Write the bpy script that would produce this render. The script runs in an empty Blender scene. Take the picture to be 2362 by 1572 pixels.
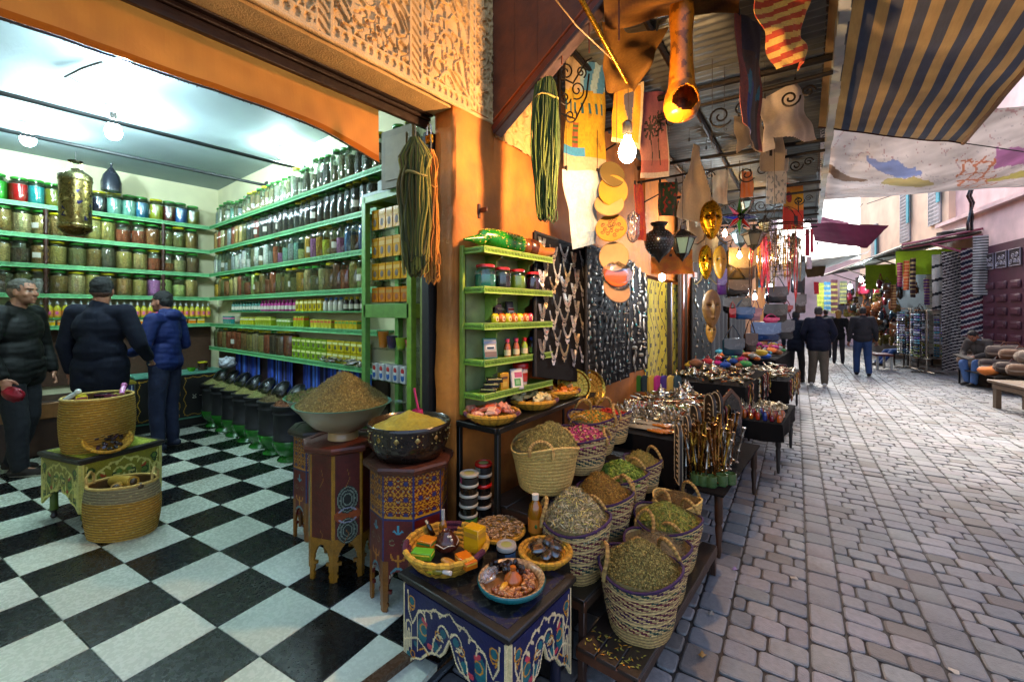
import bpy, bmesh, math, random
import numpy as np
from mathutils import Vector, Matrix, Euler, noise
random.seed(7)
PI = math.pi
S = bpy.context.scene
COL = bpy.context.scene.collection
# ---------------------------------------------------------------- camera
F, CX, HY, CH, TH = 996.0, 1181.0, 720.0, 1.6, math.radians(38.5)
cam_d = bpy.data.cameras.new('camera'); cam = bpy.data.objects.new('camera', cam_d); COL.objects.link(cam)
cam.location = (0, 0, CH); cam.rotation_euler = (PI/2, 0, TH)
cam_d.sensor_width = 36; cam_d.lens = F/2362*36; cam_d.shift_y = -66/2362
cam_d.clip_start = .05; cam_d.clip_end = 500
S.camera = cam
# ---------------------------------------------------------------- world, sun, exposure
W = bpy.data.worlds.new("World"); S.world = W; W.use_nodes = True
nt = W.node_tree; nt.nodes.clear()
sky = nt.nodes.new('ShaderNodeTexSky'); sky.sky_type = 'NISHITA'; sky.sun_disc = False
SUN_EL, SUN_ROT = math.radians(48), math.radians(-20)
sky.sun_elevation = SUN_EL; sky.sun_rotation = SUN_ROT; sky.air_density = 1.0; sky.dust_density = 5.0; sky.ozone_density = 1.0
bgn = nt.nodes.new('ShaderNodeBackground'); bgn.inputs[1].default_value = 0.12
wo = nt.nodes.new('ShaderNodeOutputWorld'); nt.links.new(sky.outputs[0], bgn.inputs[0]); nt.links.new(bgn.outputs[0], wo.inputs[0])
sd = bpy.data.lights.new('sun', 'SUN'); sd.energy = 0.75; sd.angle = math.radians(20); sd.color = (1, .96, .9)
sun = bpy.data.objects.new('sun', sd); COL.objects.link(sun)
_sv = Vector((math.sin(SUN_ROT)*math.cos(SUN_EL), math.cos(SUN_ROT)*math.cos(SUN_EL), math.sin(SUN_EL)))
sun.rotation_euler = (-_sv).to_track_quat('-Z', 'Y').to_euler()
S.view_settings.view_transform = 'Standard'; S.view_settings.look = 'None'
S.view_settings.exposure = 2.4; S.view_settings.gamma = 1
S.cycles.use_denoising = True; S.cycles.sample_clamp_indirect = 6; S.cycles.max_bounces = 8
S.cycles.transparent_max_bounces = 16; S.cycles.caustics_reflective = False; S.cycles.caustics_refractive = False

# ---------------------------------------------------------------- helpers
def at(px, py=None, z=None, d=None, X=None, Y=None):
    """the place in the market that lies on a measured sight line, at height z, plane X / Y or distance d"""
    s, c = math.sin(TH), math.cos(TH); xc = (px-CX)/F; a = -s+c*xc; b = c+s*xc
    if d is None:
        if X is not None: d = X/a
        elif Y is not None: d = Y/b
        else: d = (CH-z)*F/(py-HY)
    return Vector((d*a, d*b, CH-d*((py if py is not None else HY)-HY)/F))
def dist(p): return -math.sin(TH)*p[0]+math.cos(TH)*p[1]
def rgb(h):
    if not isinstance(h, str): return tuple(h)[:3]
    h = h.lstrip('#'); o = []
    for i in (0, 2, 4):
        x = int(h[i:i+2], 16)/255; o.append(x/12.92 if x <= .04045 else ((x+.055)/1.055)**2.4)
    return tuple(o)
def mixc(a, b, t):
    a, b = rgb(a), rgb(b); return tuple(x+(y-x)*t for x, y in zip(a, b))
def jit(c, v=.15):
    c = rgb(c)
    k = 1+random.uniform(-v, v); return tuple(min(1, max(0, x*k*(1+random.uniform(-v, v)*.3))) for x in c)
ORD = ['first', 'second', 'third', 'fourth', 'fifth', 'sixth', 'seventh', 'eighth', 'ninth', 'tenth', 'eleventh', 'twelfth', 'thirteenth', 'fourteenth', 'fifteenth', 'sixteenth', 'seventeenth', 'eighteenth', 'nineteenth', 'twentieth', 'twenty-first', 'twenty-second', 'twenty-third', 'twenty-fourth', 'twenty-fifth', 'twenty-sixth', 'twenty-seventh', 'twenty-eighth', 'twenty-ninth', 'thirtieth', 'thirty-first', 'thirty-second', 'thirty-third', 'thirty-fourth', 'thirty-fifth', 'thirty-sixth', 'thirty-seventh', 'thirty-eighth', 'thirty-ninth', 'fortieth']

_mats = {}
def _base(name):
    m = bpy.data.materials.new(name); m.use_nodes = True; n = m.node_tree; n.nodes.clear()
    out = n.nodes.new('ShaderNodeOutputMaterial'); return m, n, out
def _noise(n, scale, detail=4, kind='noise', coord='Object'):
    tc = n.nodes.new('ShaderNodeTexCoord')
    t = n.nodes.new('ShaderNodeTexNoise' if kind == 'noise' else 'ShaderNodeTexVoronoi')
    t.inputs['Scale'].default_value = scale
    if kind == 'noise': t.inputs['Detail'].default_value = detail
    n.links.new(tc.outputs[coord], t.inputs['Vector'])
    return t
def M(name, col=None, rough=.6, metal=0.0, var=.2, scale=12, bump=.15, bscale=60, kind='noise', coat=0, sss=0, spec=.5, trans=0, sheen=0, dark=None, tscale=2.0, tamt=.25):
    """Principled, base colour (or vertex colour when col is None) broken up by fine and broad noise, with a bump"""
    key = name
    if key in _mats: return _mats[key]
    m, n, out = _base(name); L = n.links
    b = n.nodes.new('ShaderNodeBsdfPrincipled')
    nz = _noise(n, scale); rp = n.nodes.new('ShaderNodeMapRange')
    rp.inputs[1].default_value = .25; rp.inputs[2].default_value = .75
    rp.inputs[3].default_value = 1-var; rp.inputs[4].default_value = 1+var*.6
    L.new(nz.outputs[0], rp.inputs[0])
    n2 = _noise(n, tscale, 2); r2 = n.nodes.new('ShaderNodeMapRange')
    r2.inputs[1].default_value = .3; r2.inputs[2].default_value = .7; r2.inputs[3].default_value = 1-tamt; r2.inputs[4].default_value = 1+tamt*.4
    L.new(n2.outputs[0], r2.inputs[0])
    mu = n.nodes.new('ShaderNodeMath'); mu.operation = 'MULTIPLY'; L.new(rp.outputs[0], mu.inputs[0]); L.new(r2.outputs[0], mu.inputs[1])
    mx = n.nodes.new('ShaderNodeVectorMath'); mx.operation = 'SCALE'
    if col is None:
        at_ = n.nodes.new('ShaderNodeAttribute'); at_.attribute_name = 'Col'; L.new(at_.outputs['Color'], mx.inputs[0])
    else: mx.inputs[0].default_value = rgb(col)
    L.new(mu.outputs[0], mx.inputs['Scale'])
    src = mx.outputs[0]
    L.new(src, b.inputs['Base Color'])
    rr = n.nodes.new('ShaderNodeMapRange'); rr.inputs[3].default_value = max(.03, rough-.12); rr.inputs[4].default_value = min(1, rough+.12)
    L.new(nz.outputs[0], rr.inputs[0]); L.new(rr.outputs[0], b.inputs['Roughness'])
    b.inputs['Metallic'].default_value = metal; b.inputs['Specular IOR Level'].default_value = spec
    b.inputs['Coat Weight'].default_value = coat; b.inputs['Transmission Weight'].default_value = trans
    if sheen: b.inputs['Sheen Weight'].default_value = sheen
    if bump:
        nb = _noise(n, bscale, 5, kind); bp = n.nodes.new('ShaderNodeBump'); bp.inputs['Strength'].default_value = bump; bp.inputs['Distance'].default_value = .01
        L.new(nb.outputs[0], bp.inputs['Height']); L.new(bp.outputs[0], b.inputs['Normal'])
    if sss:   # thin translucent cloth
        tr = n.nodes.new('ShaderNodeBsdfTranslucent'); ms = n.nodes.new('ShaderNodeMixShader'); ms.inputs[0].default_value = sss
        L.new(src, tr.inputs[0]); L.new(b.outputs[0], ms.inputs[1]); L.new(tr.outputs[0], ms.inputs[2]); L.new(ms.outputs[0], out.inputs[0])
    else: L.new(b.outputs[0], out.inputs[0])
    _mats[key] = m; return m
def EM(name, col, strength):
    if name in _mats: return _mats[name]
    m, n, out = _base(name); e = n.nodes.new('ShaderNodeEmission'); e.inputs[0].default_value = (*rgb(col), 1); e.inputs[1].default_value = strength
    n.links.new(e.outputs[0], out.inputs[0]); _mats[name] = m; return m
def GL(name, tint=(.95, 1, .97), rough=.03, w=.35):
    """thin clear glass or film: see-through, with a mirror sheen that grows at the edges"""
    if name in _mats: return _mats[name]
    m, n, out = _base(name); L = n.links
    t = n.nodes.new('ShaderNodeBsdfTransparent'); t.inputs[0].default_value = (*tint, 1)
    g = n.nodes.new('ShaderNodeBsdfGlossy'); g.inputs['Roughness'].default_value = rough
    lw = n.nodes.new('ShaderNodeLayerWeight'); lw.inputs[0].default_value = w
    mr = n.nodes.new('ShaderNodeMapRange'); mr.inputs[3].default_value = .04; mr.inputs[4].default_value = .75; L.new(lw.outputs['Fresnel'], mr.inputs[0])
    x = n.nodes.new('ShaderNodeMixShader'); L.new(mr.outputs[0], x.inputs[0]); L.new(t.outputs[0], x.inputs[1]); L.new(g.outputs[0], x.inputs[2]); L.new(x.outputs[0], out.inputs[0])
    _mats[name] = m; return m

class MB:
    def __init__(s, col=(.5, .5, .5)): s.v = []; s.f = []; s.c = []; s.col = rgb(col); s.M = None
    def add(s, vs, fs, col=None):
        o = len(s.v); Mx = s.M
        s.v += [tuple(Mx @ Vector(p)) for p in vs] if Mx is not None else [tuple(p) for p in vs]
        s.f += [tuple(i+o for i in f) for f in fs]
        if callable(col): s.c += [col(i) for i in range(len(fs))]
        else: s.c += [rgb(col) if col is not None else s.col]*len(fs)
        return s
    def box(s, c, d, col=None, rz=0, bv=0.0, R=None):
        hx, hy, hz = d[0]/2, d[1]/2, d[2]/2
        R = R or Matrix.Rotation(rz, 3, 'Z'); c = Vector(c)
        if not bv:
            p = [(x, y, z) for z in (-hz, hz) for y in (-hy, hy) for x in (-hx, hx)]
            f = [(0, 2, 3, 1), (4, 5, 7, 6), (0, 1, 5, 4), (1, 3, 7, 5), (3, 2, 6, 7), (2, 0, 4, 6)]
        else:
            b = min(bv, hx*.9, hy*.9, hz*.9); p = []; f = []; idx = {}
            for sx in (-1, 1):
                for sy in (-1, 1):
                    for sz in (-1, 1):
                        for a in range(3):
                            q = [sx*hx, sy*hy, sz*hz]
                            for k in range(3):
                                if k != a: q[k] -= b*(1 if q[k] > 0 else -1)
                            idx[(sx, sy, sz, a)] = len(p); p.append(tuple(q))
            for a in range(3):
                u, w = (a+1) % 3, (a+2) % 3
                for sa in (-1, 1):
                    def k(su, sw, aa=a, sa=sa, u=u, w=w):
                        t = [0, 0, 0]; t[a] = sa; t[u] = su; t[w] = sw; return idx[(*t, aa)]
                    q = [k(-1, -1), k(1, -1), k(1, 1), k(-1, 1)]; f.append(tuple(q if sa > 0 else q[::-1]))
                for su in (-1, 1):      # edges running along a
                    for sw in (-1, 1):
                        def k2(sa, aa):
                            t = [0, 0, 0]; t[a] = sa; t[u] = su; t[w] = sw; return idx[(*t, aa)]
                        q = [k2(-1, u), k2(1, u), k2(1, w), k2(-1, w)]; f.append(tuple(q if su*sw < 0 else q[::-1]))
            for sx in (-1, 1):
                for sy in (-1, 1):
                    for sz in (-1, 1):
                        q = [idx[(sx, sy, sz, a)] for a in range(3)]; f.append(tuple(q if sx*sy*sz > 0 else q[::-1]))
        return s.add([c+R @ Vector(q) for q in p], f, col)
    def lathe(s, prof, n=24, c=(0, 0, 0), col=None, sx=1, sy=1, cap=True, colfn=None, rz=0, wob=None, sq=0):
        """prof: (radius, z) list from bottom to top"""
        vs = []; fs = []; cs = []
        for j, (r, z) in enumerate(prof):
            for i in range(n):
                a = 2*PI*i/n+rz; k = 1+(wob(a, j/max(1, len(prof)-1)) if wob else 0)
                vs.append((c[0]+r*sx*k*math.cos(a), c[1]+r*sy*k*math.sin(a), c[2]+z))
        for j in range(len(prof)-1):
            for i in range(n):
                fs.append((j*n+i, j*n+(i+1) % n, (j+1)*n+(i+1) % n, (j+1)*n+i)); cs.append(rgb(colfn(i/n, j)) if colfn else (rgb(col) if col is not None else s.col))
        if cap:
            for j, rev in ((0, True), (len(prof)-1, False)):
                if prof[j][0] > 1e-5:
                    q = tuple(range(j*n, j*n+n)); fs.append(q[::-1] if rev else q); cs.append(cs[0] if rev else cs[-1])
        return s.add(vs, fs, lambda i: cs[i])
    def tube(s, pts, r, n=6, col=None, closed=False, cap=True, colfn=None):
        P = [Vector(p) for p in pts]; m = len(P)
        if m < 2: return s
        vs = []; fs = []; nrm = None; cs = []
        for i in range(m):
            a = P[(i-1) % m] if (closed or i > 0) else P[i]; b = P[(i+1) % m] if (closed or i < m-1) else P[i]
            t = (b-a); t = t.normalized() if t.length > 1e-9 else Vector((0, 0, 1))
            if nrm is None: nrm = t.orthogonal().normalized()
            nrm = (nrm-t*nrm.dot(t)); nrm = nrm.normalized() if nrm.length > 1e-6 else t.orthogonal().normalized()
            bn = t.cross(nrm); rr = r[i] if isinstance(r, (list, tuple)) else r
            for k in range(n):
                an = 2*PI*k/n; vs.append(P[i]+(nrm*math.cos(an)+bn*math.sin(an))*rr)
        M_ = m if closed else m-1
        for i in range(M_):
            j = (i+1) % m
            for k in range(n):
                fs.append((i*n+k, i*n+(k+1) % n, j*n+(k+1) % n, j*n+k)); cs.append(rgb(colfn(i/M_)) if colfn else (rgb(col) if col is not None else s.col))
        if cap and not closed:
            fs.append(tuple(range(n))[::-1]); fs.append(tuple(range((m-1)*n, m*n))); cs += [cs[0], cs[-1]]
        return s.add(vs, fs, lambda i: cs[i])
    def grid(s, fn, nu, nv, colfn=None, col=None, thick=0, keep=None, tdir=None):
        """sheet through fn(u,v); thick gives it a back and edges"""
        P = [[Vector(fn(i/nu, j/nv)) for i in range(nu+1)] for j in range(nv+1)]
        vs = [p for row in P for p in row]; fs = []; cs = []; K = {}
        for j in range(nv):
            for i in range(nu):
                if keep and not keep((i+.5)/nu, (j+.5)/nv): continue
                K[(i, j)] = 1; a = j*(nu+1)+i
                fs.append((a, a+1, a+nu+2, a+nu+1)); cs.append(rgb(colfn((i+.5)/nu, (j+.5)/nv)) if colfn else (rgb(col) if col is not None else s.col))
        if thick:
            N = []
            for j in range(nv+1):
                for i in range(nu+1):
                    du = P[j][min(nu, i+1)]-P[j][max(0, i-1)]; dv = P[min(nv, j+1)][i]-P[max(0, j-1)][i]
                    nn = du.cross(dv); N.append(nn.normalized() if nn.length > 1e-12 else Vector((0, 0, 1)))
            o = len(vs); vs += [vs[k]-N[k]*thick for k in range(o)]
            for q, c in list(zip(fs, cs)): fs.append(tuple(k+o for k in q[::-1])); cs.append(c)
            for (i, j) in list(K):
                a = j*(nu+1)+i; c = cs[list(K).index((i, j))] if len(K) < 1 else None
                for di, dj, e in ((0, -1, (a, a+1)), (1, 0, (a+1, a+nu+2)), (0, 1, (a+nu+2, a+nu+1)), (-1, 0, (a+nu+1, a))):
                    if (i+di, j+dj) not in K:
                        fs.append((e[1], e[0], e[0]+o, e[1]+o)); cs.append(rgb(colfn((i+.5)/nu, (j+.5)/nv)) if colfn else (rgb(col) if col is not None else s.col))
        return s.add(vs, fs, lambda i: cs[i])
    def ball(s, c, r, nu=12, nv=8, col=None, R=None, colfn=None):
        r = (r, r, r) if not isinstance(r, (tuple, list)) else r; R = R or Matrix.Identity(3); c = Vector(c)
        vs = [c+R @ Vector((0, 0, -r[2]))]; fs = []
        for j in range(1, nv):
            ph = -PI/2+PI*j/nv
            for i in range(nu): a = 2*PI*i/nu; vs.append(c+R @ Vector((r[0]*math.cos(ph)*math.cos(a), r[1]*math.cos(ph)*math.sin(a), r[2]*math.sin(ph))))
        vs.append(c+R @ Vector((0, 0, r[2]))); top = len(vs)-1
        for i in range(nu):
            k = (i+1) % nu; fs.append((0, 1+k, 1+i)); fs.append((top, 1+(nv-2)*nu+i, 1+(nv-2)*nu+k))
            for j in range(nv-2): fs.append((1+j*nu+i, 1+j*nu+k, 1+(j+1)*nu+k, 1+(j+1)*nu+i))
        return s.add(vs, fs, col)
    def prism(s, poly, o, ex, ey, h, col=None):
        """2-D outline in the plane (o, ex, ey), given thickness h along ex x ey"""
        o, ex, ey = Vector(o), Vector(ex), Vector(ey); n = ex.cross(ey).normalized(); k = len(poly)
        if sum(poly[i][0]*poly[(i+1) % k][1]-poly[(i+1) % k][0]*poly[i][1] for i in range(k)) < 0: poly = poly[::-1]
        a = [o+ex*x+ey*y for x, y in poly]; vs = a+[p+n*h for p in a]
        fs = [tuple(range(k))[::-1], tuple(range(k, 2*k))]+[(i, (i+1) % k, (i+1) % k+k, i+k) for i in range(k)]
        return s.add(vs, fs, col)
    def flake(s, p, n, t, l, w, col, bend=0):
        n = Vector(n); t = Vector(t); b = n.cross(t)
        p = Vector(p); a = t*l/2; c = b*w/2
        return s.add([p-a, p-c+n*bend, p+a, p+c+n*bend], [(0, 1, 2, 3)], col)
    def build(s, name, mat, parent=None, smooth=40, loc=None, rz=0, label=None):
        me = bpy.data.meshes.new(name); me.from_pydata([tuple(p) for p in s.v], [], s.f)
        if isinstance(mat, str): mat = MATS[mat]
        me.materials.append(mat)
        if s.c:
            ca = me.color_attributes.new('Col', 'FLOAT_COLOR', 'CORNER')
            arr = np.ones((len(me.loops), 4), np.float32); tot = np.array([len(f) for f in s.f])
            arr[:, :3] = np.repeat(np.array(s.c, np.float32), tot, axis=0); ca.data.foreach_set('color', arr.ravel())
        if smooth:
            me.polygons.foreach_set('use_smooth', [True]*len(me.polygons)); me.set_sharp_from_angle(angle=math.radians(smooth))
        me.update()
        o = bpy.data.objects.new(name, me); COL.objects.link(o)
        if parent is not None: o.parent = parent
        if loc is not None: o.location = loc
        if rz: o.rotation_euler = (0, 0, rz)
        if label: o['label'] = label
        return o
def tag(o, label, cat, group=None, kind=None):
    o['label'] = label; o['category'] = cat
    if group: o['group'] = group
    if kind: o['kind'] = kind
    return o
def struct(o, label=None):
    o['kind'] = 'structure'
    if label: o['label'] = label
    return o
def thing(name, label, cat, loc=(0, 0, 0), rz=0, group=None):
    o = bpy.data.objects.new(name, None); o.empty_display_size = .1; COL.objects.link(o)
    o.location = loc; o.rotation_euler = (0, 0, rz); return tag(o, label, cat, group)
KIDS = {}
def dup(root, loc, rz=None, label=None, group=None, scale=None):
    r = root.copy(); COL.objects.link(r); r.location = loc
    if rz is not None: r.rotation_euler = (0, 0, rz)
    if scale: r.scale = scale if isinstance(scale, (tuple, list)) else (scale,)*3
    if label: r['label'] = label
    if group: r['group'] = group
    for ch in kids(root):
        c = ch.copy(); COL.objects.link(c); c.parent = r
        for g in kids(ch): d = g.copy(); COL.objects.link(d); d.parent = c
    return r
def kids(o):
    if o.name not in KIDS: KIDS[o.name] = [x for x in bpy.data.objects if x.parent == o]
    return KIDS[o.name]
def nz(x, y=0, z=0, s=1): return noise.noise(Vector((x*s, y*s, z*s)))
def catenary(a, b, sag, n=12):
    a, b = Vector(a), Vector(b); return [a.lerp(b, i/n)-Vector((0, 0, sag*4*(i/n)*(1-i/n))) for i in range(n+1)]
def spiral(c, ex, ey, r0, r1, turns, a0=0, n=28):
    c, ex, ey = Vector(c), Vector(ex), Vector(ey)
    return [c+(ex*math.cos(a0+2*PI*turns*i/n)+ey*math.sin(a0+2*PI*turns*i/n))*(r0+(r1-r0)*i/n) for i in range(n+1)]
V = Vector
MATS = {}
def mm(k, *a, **kw): MATS[k] = M(k, *a, **kw)
mm('vc', None, .65, bump=.1)                       # coloured per face
mm('vc_gloss', None, .25, var=.1, bump=.04, coat=.3)
mm('vc_cloth', None, .9, var=.12, bump=.25, bscale=300, sheen=.05, scale=30)
mm('vc_thin', None, .85, var=.08, bump=.1, sss=.45, scale=8)
mm('vc_sheer', None, .85, var=.08, bump=.1, sss=.75, scale=8)
mm('vc_metal', None, .28, 1, var=.25, scale=40, bump=.15, bscale=120)
mm('vc_weave', None, .8, var=.25, scale=90, bump=.5, bscale=220)
mm('vc_herb', None, .85, var=.15, scale=60, bump=.1)
mm('vc_wood', None, .45, var=.25, scale=25, bump=.15, bscale=80)
mm('black_metal', '#15130f', .45, .3, scale=30, bump=.2)
mm('iron', '#1e1a16', .5, .6, bump=.3)
mm('brass', '#a8842f', .3, 1, var=.3, scale=30)
mm('silver', '#b8b4aa', .25, 1, var=.3, scale=60, bump=.2)
mm('black_cloth', '#0a090a', .95, var=.3, bump=.3, bscale=400, spec=.15)
mm('green_paint', '#5fae58', .38, var=.18, scale=18, tamt=.3, bump=.1)
mm('lime_paint', '#7fa83a', .4, var=.2, tamt=.3, bump=.12)
mm('rope', '#b08a48', .85, var=.3, scale=80, bump=.5, bscale=150)
GLASS = GL('jar_glass', (.93, 1, .96), .04, .4); MATS['glass'] = GLASS
MATS['film'] = GL('clear_film', (.95, .95, .95), .12, .5)
# ================================================================= SETTING
FZ = .14                                   # the shop floor stands one step above the street
mm('tile', None, .27, var=.05, scale=60, bump=.05, bscale=90, tscale=1.3, tamt=.22)
mm('paver', None, .62, var=.22, scale=35, bump=.35, bscale=140, tscale=.7, tamt=.35)
mm('ceiling_paint', '#8f9ea2', .7, var=.06, scale=3, bump=.25, bscale=9, tamt=.1)
mm('wall_green', '#cfcaa4', .75, var=.08, scale=4, bump=.2, bscale=14, tamt=.12)
mm('orange_plaster', '#bd7026', .75, var=.28, scale=9, bump=.45, bscale=34, tscale=2.2, tamt=.5)
mm('carved', '#cda870', .75, var=.2, scale=14, bump=.5, bscale=130, tscale=3, tamt=.25)
mm('brown_paint', '#4a160a', .42, var=.4, scale=16, bump=.25, bscale=50, tscale=3)
mm('dark_wood', '#2a130a', .5, var=.35, scale=10, bump=.3, bscale=60)
mm('corrugated', '#5e6463', .45, .5, var=.3, scale=6, bump=.2, bscale=40, tscale=1.5, tamt=.5)
mm('pink_plaster', '#e0c2c0', .85, var=.12, scale=4, bump=.35, bscale=18, tscale=1, tamt=.25)
mm('peach_plaster', '#e6c8ac', .85, var=.12, scale=3, bump=.3, bscale=18, tscale=.8, tamt=.25)
mm('plum_paint', '#4a2233', .55, var=.25, scale=12, bump=.15)
# -- shop floor: square tiles laid a few degrees askew
fl = MB(); fa = math.radians(8.6); TS = .343
e1 = V((math.cos(fa), math.sin(fa), 0)); e2 = V((-math.sin(fa), math.cos(fa), 0)); A0 = V((-3.0, .632, 0)); A0 = at(348, 1339, z=FZ)
A0.z = 0
for i in range(-14, 8):
    for j in range(-9, 9):
        p = A0+e1*(i+.5)*TS+e2*(j+.5)*TS
        if p.x < -7.2 or p.x > -1.33 or p.y > 2.35 or p.y < -2.6: continue
        w = (i+j) % 2 == 0; c = jit('#b9bfae' if w else '#0e1212', .07 if w else .35)
        fl.box((p.x, p.y, FZ-.012+random.uniform(-.0006, .0006)), (TS-.003, TS-.003, .024), c, rz=fa, bv=.002)
fl.box((-4.3, -.2, FZ-.02), (5.7, 5.0, .03), '#5d6a55')
fl.box((-1.475, -.3, FZ-.05), (.05, 4.5, .16), '#4b3523')
struct(fl.build('floor', 'tile'))
# -- the street: one base sheet and rows of worn concrete pavers
g = MB(); g.grid(lambda u, v: (-60+120*u, -40+120*v, -.012-(.0)*u), 2, 2, col='#2a2623')
struct(g.build('ground', 'vc'))
pv = MB(); ha = math.radians(5.2); eu = V((-math.sin(ha), math.cos(ha), 0)); ew = V((math.cos(ha), math.sin(ha), 0)); O = V((-1.55, .0, 0))
def paver(cx, cy, w, l, near):
    b = .02 if near else .0; g_ = .008
    hw, hl = w/2-g_/2-random.uniform(0, .002), l/2-g_/2-random.uniform(0, .002); z = random.uniform(-.004, .004); k = .28
    pts = []
    if near == 2:
        rc = .02
        for sx, sy, a0 in ((1, 1, 0), (-1, 1, 90), (-1, -1, 180), (1, -1, 270)):
            for q in (0, 45, 90):
                a = math.radians(a0+q); pts.append((sx*(hw-rc)+rc*math.cos(a), sy*(hl-rc)+rc*math.sin(a)))
    else:
        rc = .018
        for sx, sy in ((1, 1), (-1, 1), (-1, -1), (1, -1)):
            pts += [(sx*hw, sy*(hl-rc)), (sx*(hw-rc), sy*hl)] if sx*sy > 0 else [(sx*(hw-rc), sy*hl), (sx*hw, sy*(hl-rc))]
    n = len(pts); tx, ty = random.uniform(-.006, .006), random.uniform(-.006, .006)
    def W_(x, y, zz): 
        q = O+ew*(cx+x)+eu*(cy+y); return (q.x, q.y, zz+tx*x/w+ty*y/l)
    vs = [W_(x, y, -.012) for x, y in pts]+[W_(x, y, z-.005) for x, y in pts]+[W_(x*.9, y*.9, z) for x, y in pts]
    fs = [(i, (i+1) % n, n+(i+1) % n, n+i) for i in range(n)]+[(n+i, n+(i+1) % n, 2*n+(i+1) % n, 2*n+i) for i in range(n)]+[tuple(range(2*n, 3*n))]
    base = mixc(rgb('#6f7377'), rgb('#8b8a8a'), random.random()*.8); 
    if random.random() < .12: base = mixc(base, rgb('#5b5148'), .6)
    pv.add(vs, fs, jit(base, .1))
x = -.42
while x < 6.6:
    for kind in (0, 1):
        w = .155 if kind == 0 else .35
        y = .2+random.random()*.1
        if kind == 0:
            while y < 27:
                l = random.choice((.13, .16, .165, .2)); near = 2 if y < 6 else 1; paver(x+w/2, y+l/2, w, l, near); y += l
        else:
            row = 0
            while y < 27:
                l = random.choice((.12, .125, .13)); near = 2 if y < 6 else 1
                o = (0, .09, .05, .12)[row % 4]+random.uniform(-.01, .01); cuts = [0]+[c for c in (o+.02, o+.17) if .05 < c < w-.05]+[w]
                if row % 5 == 4: cuts = [0, w*.5, w]
                for a, b in zip(cuts, cuts[1:]): paver(x+(a+b)/2, y+l/2, b-a, l, near)
                y += l; row += 1
        x += w
struct(pv.build('street', 'paver', smooth=25))
# litter: scraps, straw and dry leaves lying on the paving
# -- shop shell
w = MB(); w.box((-7.18, -.2, 1.9), (.2, 5.2, 3.9)); struct(w.build('wall_back', 'wall_green', smooth=0))
w = MB(); w.box((-4.52, 2.3, 1.9), (5.12, .2, 3.9)); struct(w.build('wall_side', 'wall_green', smooth=0))
w = MB(); w.box((-4.5, -2.9, 1.9), (5.4, .2, 3.9)); struct(w.build('wall_left', 'wall_green', smooth=0))
c = MB(); c.grid(lambda u, v: (-7.3+5.4*u, -3+5.4*v, 3.33+.012*nz(u*4, v*4)), 30, 30, thick=-.15); struct(c.build('ceiling', 'ceiling_paint'))
# -- orange pillar at the corner of the shop, its edges knocked and repainted
def rough_block(x0, x1, y0, y1, z0, z1, mat, name, amp=.006, st=.05):
    b = MB(); cx, cy = (x0+x1)/2, (y0+y1)/2; pr = []
    hx, hy = (x1-x0)/2, (y1-y0)/2; N = 8
    ring = []
    for k in range(N): ring.append((-hx+2*hx*k/N, -hy))
    for k in range(N): ring.append((hx, -hy+2*hy*k/N))
    for k in range(N): ring.append((hx-2*hx*k/N, hy))
    for k in range(N): ring.append((-hx, hy-2*hy*k/N))
    nz_ = max(2, int((z1-z0)/st)); n = len(ring); vs = []
    for j in range(nz_+1):
        z = z0+(z1-z0)*j/nz_
        for (x, y) in ring:
            k = 1; cor = (abs(abs(x)-hx) < 1e-6 and abs(abs(y)-hy) < 1e-6)
            d = amp*nz(x*3+z*2.3, y*3, z*4.1)*2
            if cor: k = 1-.012/max(hx, hy)-max(0, nz(x*7, y*5, z*9))*.05
            vs.append((cx+x*k+d*(1 if abs(abs(x)-hx) < 1e-6 else 0)*(1 if x > 0 else -1), cy+y*k+d*(1 if abs(abs(y)-hy) < 1e-6 else 0)*(1 if y > 0 else -1), z))
    fs = [(j*n+i, j*n+(i+1) % n, (j+1)*n+(i+1) % n, (j+1)*n+i) for j in range(nz_) for i in range(n)]
    b.add(vs, fs); b.add(vs[:n], [tuple(range(n))[::-1]]); b.add(vs[-n:], [tuple(range(n))]); return b.build(name, mat)
o = rough_block(-1.93, -1.75, 1.69, 2.2, 0, 2.78, 'orange_plaster', 'orange_pillar')
tag(o, 'orange plastered pillar at the corner of the spice shop', 'pillar')
# facade behind the stalls, running 4 degrees off the shop front
ub = V((-math.sin(math.radians(4)), math.cos(math.radians(4)), 0)); nb = V((math.cos(math.radians(4)), math.sin(math.radians(4)), 0))
PB = V((-1.75, 2.02, 0))
def B(s, n=0, z=0): q = PB+ub*s+nb*n; return V((q.x, q.y, z))
fw = MB(); fw.box(B(1.5, -.1, 1.39), (.2, 3.0, 2.78), rz=math.radians(4)); fw.box(B(14.5, -.1, 3), (.2, 16.0, 6), rz=math.radians(4))
fw.box(B(1.5, -.16, 4.5), (.2, 3.0, 3.4), rz=math.radians(4))
fw.box(B(5.0, -1.2, 1.5), (.2, 4.0, 3), rz=math.radians(4)); fw.box(B(4.75, -.1, 3.9), (.2, 3.5, 3.7), rz=math.radians(4)); fw.box(B(5.55, -.1, 1.0), (.2, 1.9, 2.1), rz=math.radians(4))
tag(fw.build('stall_facade_wall', 'orange_plaster', smooth=0), 'orange plaster wall behind the souvenir stalls', 'wall')
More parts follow.
